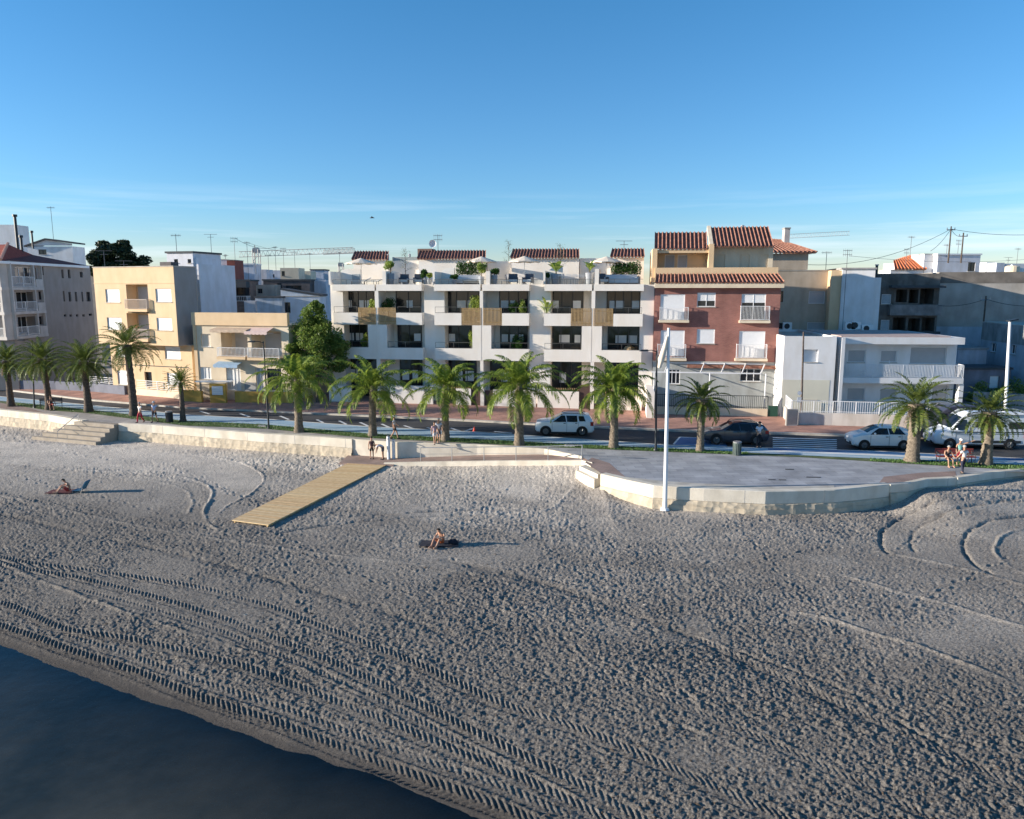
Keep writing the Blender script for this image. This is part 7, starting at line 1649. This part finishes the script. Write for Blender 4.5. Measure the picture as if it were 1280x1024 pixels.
# ================================================================ G  beige house behind, H white block
FG_ = Fr(958, 79, 1033, 78.5, ref=380); b = B('house', 'tall grey-beige house with tiled hip roof and chimney behind the brick building', FG_, M['taupe'], 'house'); b.wall = mat('grey_beige',(.48,.40,.31),.88,.07,.7,.2,18,streak=.15)
b.window(FG_.rect(1011,364,1031,379.5), .12, 'shutter', pane=M['shutterg']); b.window(FG_.rect(1009,403,1032,412), .12, 'shutter', pane=M['shutterg']); b.window(FG_.rect(973,364,979,378), .12, 'glass', 1, M['frame']); b.window(FG_.rect(973,404,979,411), .12, 'glass', 1, M['frame'])
b.shell(0, FG_.W, 0, FG_.z(1010,338.5), 10)
uq = FG_.u(1004); mb = MB(); FG_.box(mb, 0, uq, -9, -.02, FG_.z(990,338.4)+.09, FG_.z(990,317)); b.part('upper_storey', mb, b.wall)
ez = FG_.z(990,316.5); e0 = FG_.P(-3,.5,ez); e1 = FG_.P(FG_.u(1012),.5,ez); r0 = FG_.P(-2,-6,FG_.sub(-6).z(960,296)); r1 = FG_.P(FG_.u(985),-6,FG_.sub(-6).z(985,301)); 
addtiles(b, [e0, e1, r1, r0], pitch=.42, amp=.1)
e2 = FG_.P(FG_.u(1012),-12,ez); addtiles(b, [e1, e2, r1+Vector((.1,-.1,0)), r1], pitch=.42, amp=.1)
mb = MB(); q = FG_.sub(-4); FG_.sub(-4).box(mb, q.u(980.5,300), q.u(987,300), -1, 0, q.z(984,306), q.z(984,286)); b.part('chimney', mb, mat('chimney_grey',(.42,.38,.36),.9,.15,2))
mb = MB(); q.box(mb, q.u(979.8,300), q.u(987.7,300), -1.1, .1, q.z(984,286)+.003, q.z(984,284.5)); b.part('chimney_cap', mb, M['greywall'])
mb = MB(); FG_.box(mb, FG_.u(1033)+.003, FG_.u(1042), -6, -.5, 0, FG_.z(1038,337)); b.part('side_bay', mb, M['beige'])
mb = MB(); q = FG_.P(FG_.u(1032.5), .06, 0); mb.tube([q+Vector((0,0,5)), q+Vector((0,0,FG_.z(1032,338)))], .05, 6); b.part('downpipe', mb, M['metald'])
bb, FH, zH = block('tall blank white gable wall with stained top behind the villa', 1052, 1093, 337, 76, M['whiteblue'], 9, rot=.6, parapet=0, cap=M['greywall'])
bb.part('side_wing', (lambda mb: (FH.box(mb, FH.W+.003, FH.W+.7, -7, -.4, 0, FH.z(1096,347)), mb)[1])(MB()), M['whiteblue'])
mb = MB(); FH.box(mb, -1.0, -.003, -6, -.15, 0, FH.z(1050,338)); bb.part('side_wing', mb, M['beige'])
for x, y, w_, lab in ((1062,408,1.0,'grey-green air conditioner, leftmost on the villa roof'),(1069,407,.9,'dark-fan air conditioner in the middle on the villa roof'),(1083,411,1.1,'long air conditioner on the right of the villa roof'),(984,408,.8,'air conditioner low on the beige house wall')):
    p = AT(x, y+2, 74 if x > 1000 else 76.5); t = thing('air_conditioner', lab, 'air conditioner', (p.x,p.y,p.z-.2), group='outdoor air conditioners'); MB().box(-w_/2,w_/2,-.2,.2,0,.75).build('casing', M['metalw'], t, world=False); MB().disc((-.1,-.205,.38),(0,-1,0),.28,16).build('fan_grille', M['metald'], t, world=False)
    MB().box(-w_/2+.05,w_/2-.05,-.15,.15,-.12,0).build('feet', M['metalg'], t, world=False)
p = AT(1053,412,75.5); antenna(p, AT(1053,312,75.5).z-p.z, 1, 'very tall rusty aerial mast against the white gable wall'); p = AT(1032,340,79); antenna(p, AT(1032,314,79).z-p.z, 0, 'slim aerial above the grey-beige house')
bb, FCh, zz = block('small white chimney with dark pipe right of the white gable wall', 1093, 1104, 345, 82, M['whiteblue'], 4, parapet=0)
p = AT(1095.3,344,81); t = thing('flue_pipe', 'dark pipe on the small white chimney', 'flue pipe', p); MB().tube([(0,0,-.3),(0,0,1.0)], .14, 8).build('pipe', M['metald'], t, world=False); MB().tube([(0,0,1.0),(0,0,1.12)], .2, 8).build('cowl', M['metalg'], t, world=False)
# ================================================================ I  unfinished dark building and the grey party wall
FI = Fr(1097, 81, 1173, 80, ref=380); b = B('building', 'dark unfinished concrete building with open empty balconies', FI, M['darkwall'])
b.wall = mat('soot_concrete',(.16,.145,.13),.92,.25,1.2,.3,14,streak=.3); 
for r in ((1120,362,1134,378),(1136,362,1148,379),(1150,361,1167,380),(1116,397,1132,413),(1135,398,1150,414),(1152,397,1168,414)): b.holes.append((*FI.rect(*r), 2.5))
b.window(FI.rect(1102,368,1114,380), .15, 'shutter', pane=M['metalg']); b.window(FI.rect(1101,400,1112,412), .15, 'shutter', pane=M['metalg'])
b.shell(0, FI.W, 0, FI.z(1135,342), 12, parapet=.2)
for y0, y1 in ((381,391),):
    mb = MB(); FI.box(mb, FI.u(1106), FI.u(1169), .003, .9, FI.z(1135,394), FI.z(1135,381)); b.part('balcony_parapet', mb, mat('dirty_parapet',(.24,.22,.21),.9,.2,1.5,.2,15,streak=.3))
mb = MB(); FI.box(mb, FI.u(1106), FI.u(1172), .003, 1.0, FI.z(1135,360), FI.z(1135,357)); b.part('canopy_slab', mb, M['darkroof'])
mb = MB(); FI.box(mb, FI.u(1105), FI.u(1172), .003, .5, FI.z(1135,417), FI.z(1135,414)); b.part('canopy_slab', mb, M['darkroof'])
bb, FK, zK = block('huge blank grey cement party wall with dark damp top edge, right side', 1172.5, 1420, 340, 80, mat('party_wall',(.40,.37,.335),.92,.22,.35,.3,12,streak=.12), 12, rot=3.2, parapet=.2)
mb = MB(); FK.box(mb, 0, FK.W, .003, .03, FK.z(1230,354), FK.z(1230,340)-.01); bb.part('damp_band', mb, mat('damp_band',(.17,.15,.13),.95,.35,.6,.3,12))
mb = MB(); FK.box(mb, .02, FK.u(1228), .003, .05, 0, FK.z(1200,408.5)); bb.part('whitewashed_patch', mb, mat('pale_blue_patch',(.44,.48,.53),.9,.08,.8,.2,15,streak=.2))
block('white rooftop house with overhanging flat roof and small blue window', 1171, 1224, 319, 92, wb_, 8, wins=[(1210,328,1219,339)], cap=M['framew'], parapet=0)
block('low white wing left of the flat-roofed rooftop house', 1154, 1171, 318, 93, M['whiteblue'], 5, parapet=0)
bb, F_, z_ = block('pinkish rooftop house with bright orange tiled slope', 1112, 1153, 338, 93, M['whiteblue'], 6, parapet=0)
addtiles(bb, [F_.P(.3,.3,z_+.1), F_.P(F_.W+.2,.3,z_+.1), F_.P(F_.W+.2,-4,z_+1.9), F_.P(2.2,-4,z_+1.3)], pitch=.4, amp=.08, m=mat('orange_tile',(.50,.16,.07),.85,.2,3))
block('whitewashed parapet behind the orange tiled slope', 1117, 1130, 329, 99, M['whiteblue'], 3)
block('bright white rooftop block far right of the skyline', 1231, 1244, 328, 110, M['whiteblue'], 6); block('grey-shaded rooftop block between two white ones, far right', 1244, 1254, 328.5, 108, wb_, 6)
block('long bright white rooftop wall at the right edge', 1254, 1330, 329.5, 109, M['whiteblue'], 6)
t = thing('water_tank', 'round cream water tank on the right-edge roofs', 'water tank', AT(1265,339,100)); MB().tube([(0,0,-1.0),(0,0,.55),(0,0,.7)], [.85,.85,.6], 16).build('tank_body', M['cream'], t, world=False); MB().tube([(0,0,.7),(0,0,.8)], [.3,.3], 10).build('lid', M['metalg'], t, world=False)
for (x, y0, y1, Y, kd, lab) in ((1137,327,295,95,0,'slim aerial above the orange tiled slope'),(1132,332,311,94,1,'short white aerial beside the slim one'),(1183,318,305,92,0,'small aerial left on the flat-roofed house'),(1197,318,300,93,1,'second aerial on the flat-roofed house'),(1260,328,322,108,2,'tiny aerial on the right-edge roofs'),(1271,328,310,108,0,'tallest aerial at the right edge')):
    p = AT(x,y0,Y); antenna(p, AT(x,y1,Y).z-p.z, kd, lab, .4)
def upole(x, y0, y1, Y, label, r=.09):
    p = AT(x,y0,Y); t = thing('utility_pole', label, 'utility pole', p); h = AT(x,y1,Y).z-p.z; MB().tube([(0,0,-1),(0,0,h)], [r,r*.8], 8).build('pole', M['bark'], t, world=False); mb = MB(); mb.tube([(-.5,0,h-.4),(.5,0,h-.4)], .05, 5); mb.build('crossarm', M['metalg'], t, world=False)
    mb = MB(); [mb.tube([(xx,0,h-.4),(xx,0,h-.15)], .05, 6) for xx in (-.45,0,.45)]; mb.build('insulators', M['metalg'], t, world=False); return p+Vector((0,0,h-.3))
k1 = upole(1186,318,283,90,'tallest grey utility pole above the flat-roofed house'); k2 = upole(1202,318,291,90,'shorter utility pole right of the tallest one'); k3 = upole(1229,408,370,78.5,'leaning pole in front of the grey party wall')
def wire(a, c, sag, label, r=.022):
    t = thing('overhead_cable', label, 'cable', Vector(a)); mb = MB(); mb.tube([Vector(a).lerp(Vector(c), k/14)-Vector((0,0,sag*4*(k/14)*(1-k/14))) for k in range(15)], r, 4); mb.build('cable', M['metald'], t)
wire(k1, AT(1009,331,80), 1.2, 'long overhead cable sloping down to the left from the tallest pole'); wire(k1, AT(1330,290,88), .5, 'overhead cable running right from the tallest pole'); wire(k1, k2, .4, 'short cable between the two rooftop poles'); wire(k1, AT(1163,314,91), .3, 'stay cable down to the pinkish rooftop house')
wire(k3, AT(1173,382,79), .3, 'cable from the leaning pole to the left across the party wall'); wire(k3, AT(1300,382,78), .3, 'cable from the leaning pole to the right edge'); wire(AT(1062,320,80), AT(1340,318,105), .8, 'faint high cable behind the right rooftops', .015)
wire(AT(294,298,98), AT(345,309,107), .6, 'cable between masts in the aerial forest'); wire(AT(311,304,100), AT(420,316,112), .7, 'thin cable running along the aerial forest', .014)
# ================================================================ J  white villa
FV = Fr(978, 62.6, 1043, 62.2, ref=470); b = B('villa', 'white two-storey villa with long balcony and flat overhanging roof', FV, M['whiteblue'], 'villa')
b.wall = mat('villa_white',(.76,.75,.74),.86,.04,.7,.15,20,streak=.08)
# turn the villa so its street front lies just in shade
sv = FV; R_ = FV.rect
b.window(R_(1004.5,437,1022.5,452.5), .25, 'shutter', pane=M['framew']); b.window(R_(1004,484,1021,499.5), .2, 'shutter', pane=M['shutterg'])
b.shell(0, FV.W, 0, FV.z(1010,420.5), 11, parapet=.2)
FV2 = Fr(1046, 63.9, 1191, 63.3, ref=470); b.F = FV2; b.holes = []
for r in ((1060,437.5,1082,453),(1101,438,1121,453),(1138,434,1183,455),(1059,485,1081,501),(1100,486,1121,501),(1165,481,1185,503)): b.window(FV2.rect(*r), .15, 'shutter', pane=M['shutterg'])
b.shell(0, FV2.W, 0, FV2.z(1120,424), 10, parapet=0)
zr0, zr1 = FV2.z(1120,430.5,1.3), FV2.z(1120,422,1.3); mb = MB(); FV2.box(mb, -.3, FV2.u(1206,430,1.3), -9, 1.3, zr0, zr1); b.part('overhanging_roof', mb, b.wall)
mb = MB(); FV2.box(mb, -.2, FV2.u(1190,430,1.3), -8.8, 1.0, zr1+.003, zr1+.09); b.part('roof_surface', mb, mat('pink_roof',(.42,.33,.30),.9,.15,1.5))
zb0_, zb1_ = FV2.z(1120,479.5,1.3), FV2.z(1120,472.5,1.3); uE = FV2.u(1205,470,1.3); mb = MB(); FV2.box(mb, .0, uE, -.3, 1.3, zb0_, zb1_); b.part('balcony_slab', mb, b.wall)
b.rail(.05, uE-.05, 1.25, zb1_, FV2.z(1120,456,1.3), M['metalw'], .12, True, post=2.4)
mb = MB(); FV2.box(mb, FV2.u(1190,440), FV2.u(1196,440), -.5, .0+.003, 0, zr0); b.part('corner_pier', mb, b.wall)
mb = MB(); FV2.box(mb, FV2.u(1196,500,1.2)+.1, FV2.u(1203,500,1.2), .7, 1.2, 0, zb0_-.003); b.part('column', mb, b.wall)
mb = MB(); FV2.box(mb, -.40, -.12, -.2, 1.75, 0, zr1); b.part('fin_wall', mb, b.wall)
mb = MB(); mb.hexa([FV.P(0.02,.003,.0),FV.P(FV.W*.92,.003,.0),FV.P(FV.W*.92,.012,.0),FV.P(.02,.012,0),FV.P(.02,.003,FV.z(1000,475)),FV.P(FV.W*.92,.003,FV.z(1000,475)),FV.P(FV.W*.92,.012,FV.z(1000,475)),FV.P(.02,.012,FV.z(1000,475))]); b.part('cream_dado', mb, mat('cream_dado',(.66,.62,.50),.88,.05,.8))
for x in (1079.5,1109.5):
    q = FV2.P(FV2.u(x,470,.9),.9,zb1_); t = thing('folding_chair', 'white folded parasol stand and chair on the villa balcony, '+('left' if x < 1100 else 'right'), 'chair', q); MB().tube([(-.15,0,0),(.15,0,.75),(.05,0,1.4)], .03, 6).build('frame', M['metalw'], t, world=False); MB().box(-.2,.2,-.2,.2,.40,.44).build('seat', M['metalw'], t, world=False)
    for s in (-.18,.18): MB().tube([(s,-.18,0),(s,.18,.42)], .018, 5).build('leg', M['metalw'], t, world=False)
b.F = sv
lowwall('white garden wall with white bar fence along the street before the villa', [(979,522,.1),(987,530.5,.1),(1040,531.5,.1),(1200,536.5,.1),(1213,537,.1)], .95, mat('villa_wall',(.62,.58,.53),.88,.06,.9,.2,18,streak=.2), M['metalw'], sp=.17, fh=.95, cap=None)
t = thing('electric_cabinet', 'grey electric meter cabinet against the villa garden wall', 'cabinet', G(989,531.5,.06)); p = t.location; MB().box(p.x-.5,p.x+.35,p.y-.32,p.y-.02,p.z,p.z+1.3).build('cabinet_body', M['greywall'], t); MB().box(p.x-.42,p.x+.27,p.y-.335,p.y-.322,p.z+.15,p.z+1.2).build('cabinet_door', M['metalg'], t)
# ================================================================ K  shaded houses on the right edge
FS = Fr.__new__(Fr); a = AT(1228,410,78); c = AT(1300,396,67); FS.O = Vector((a.x,a.y,0)); FS.U = Vector((c.x-a.x,c.y-a.y,0)); FS.W = FS.U.length; FS.U.normalize(); FS.N = Vector((FS.U.y,-FS.U.x,0))
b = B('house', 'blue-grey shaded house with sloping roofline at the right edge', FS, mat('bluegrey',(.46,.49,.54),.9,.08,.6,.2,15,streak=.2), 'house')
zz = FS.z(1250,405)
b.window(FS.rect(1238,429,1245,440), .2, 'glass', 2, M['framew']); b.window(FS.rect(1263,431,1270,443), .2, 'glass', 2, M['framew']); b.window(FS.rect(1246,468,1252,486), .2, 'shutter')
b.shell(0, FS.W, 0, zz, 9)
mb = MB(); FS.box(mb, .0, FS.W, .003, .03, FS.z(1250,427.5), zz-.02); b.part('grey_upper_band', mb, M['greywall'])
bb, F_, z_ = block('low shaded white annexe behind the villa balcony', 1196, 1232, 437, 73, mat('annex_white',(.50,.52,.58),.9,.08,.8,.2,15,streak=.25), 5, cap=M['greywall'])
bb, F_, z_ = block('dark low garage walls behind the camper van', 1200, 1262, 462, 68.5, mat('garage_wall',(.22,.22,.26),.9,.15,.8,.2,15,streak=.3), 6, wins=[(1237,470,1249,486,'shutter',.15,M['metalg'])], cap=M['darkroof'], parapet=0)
lowwall('rough stone-topped low wall in deep shade behind the camper van', [(1215,512,.1),(1262,515,.1),(1330,520,.1)], 1.6, M['greywall'])
for (x, y, w_, h_, sd) in ((1240,485,1.6,1.8,91),(1273,478,1.8,2.2,92)):
    p = G(x, 512, .1); tree('garden_shrub', 'dark garden shrub in deep shade, '+('behind the stout palm' if x < 1250 else 'at the right edge'), 'shrub', (p.x,p.y+1,0), 3, .8, [(0,0,1.6,w_*.7,h_*.6),(.8,0,1.2,w_*.5,h_*.4),(-.8,.2,1.1,w_*.5,h_*.4)], 900, .09, M['leaf'], M['bark'], sd)
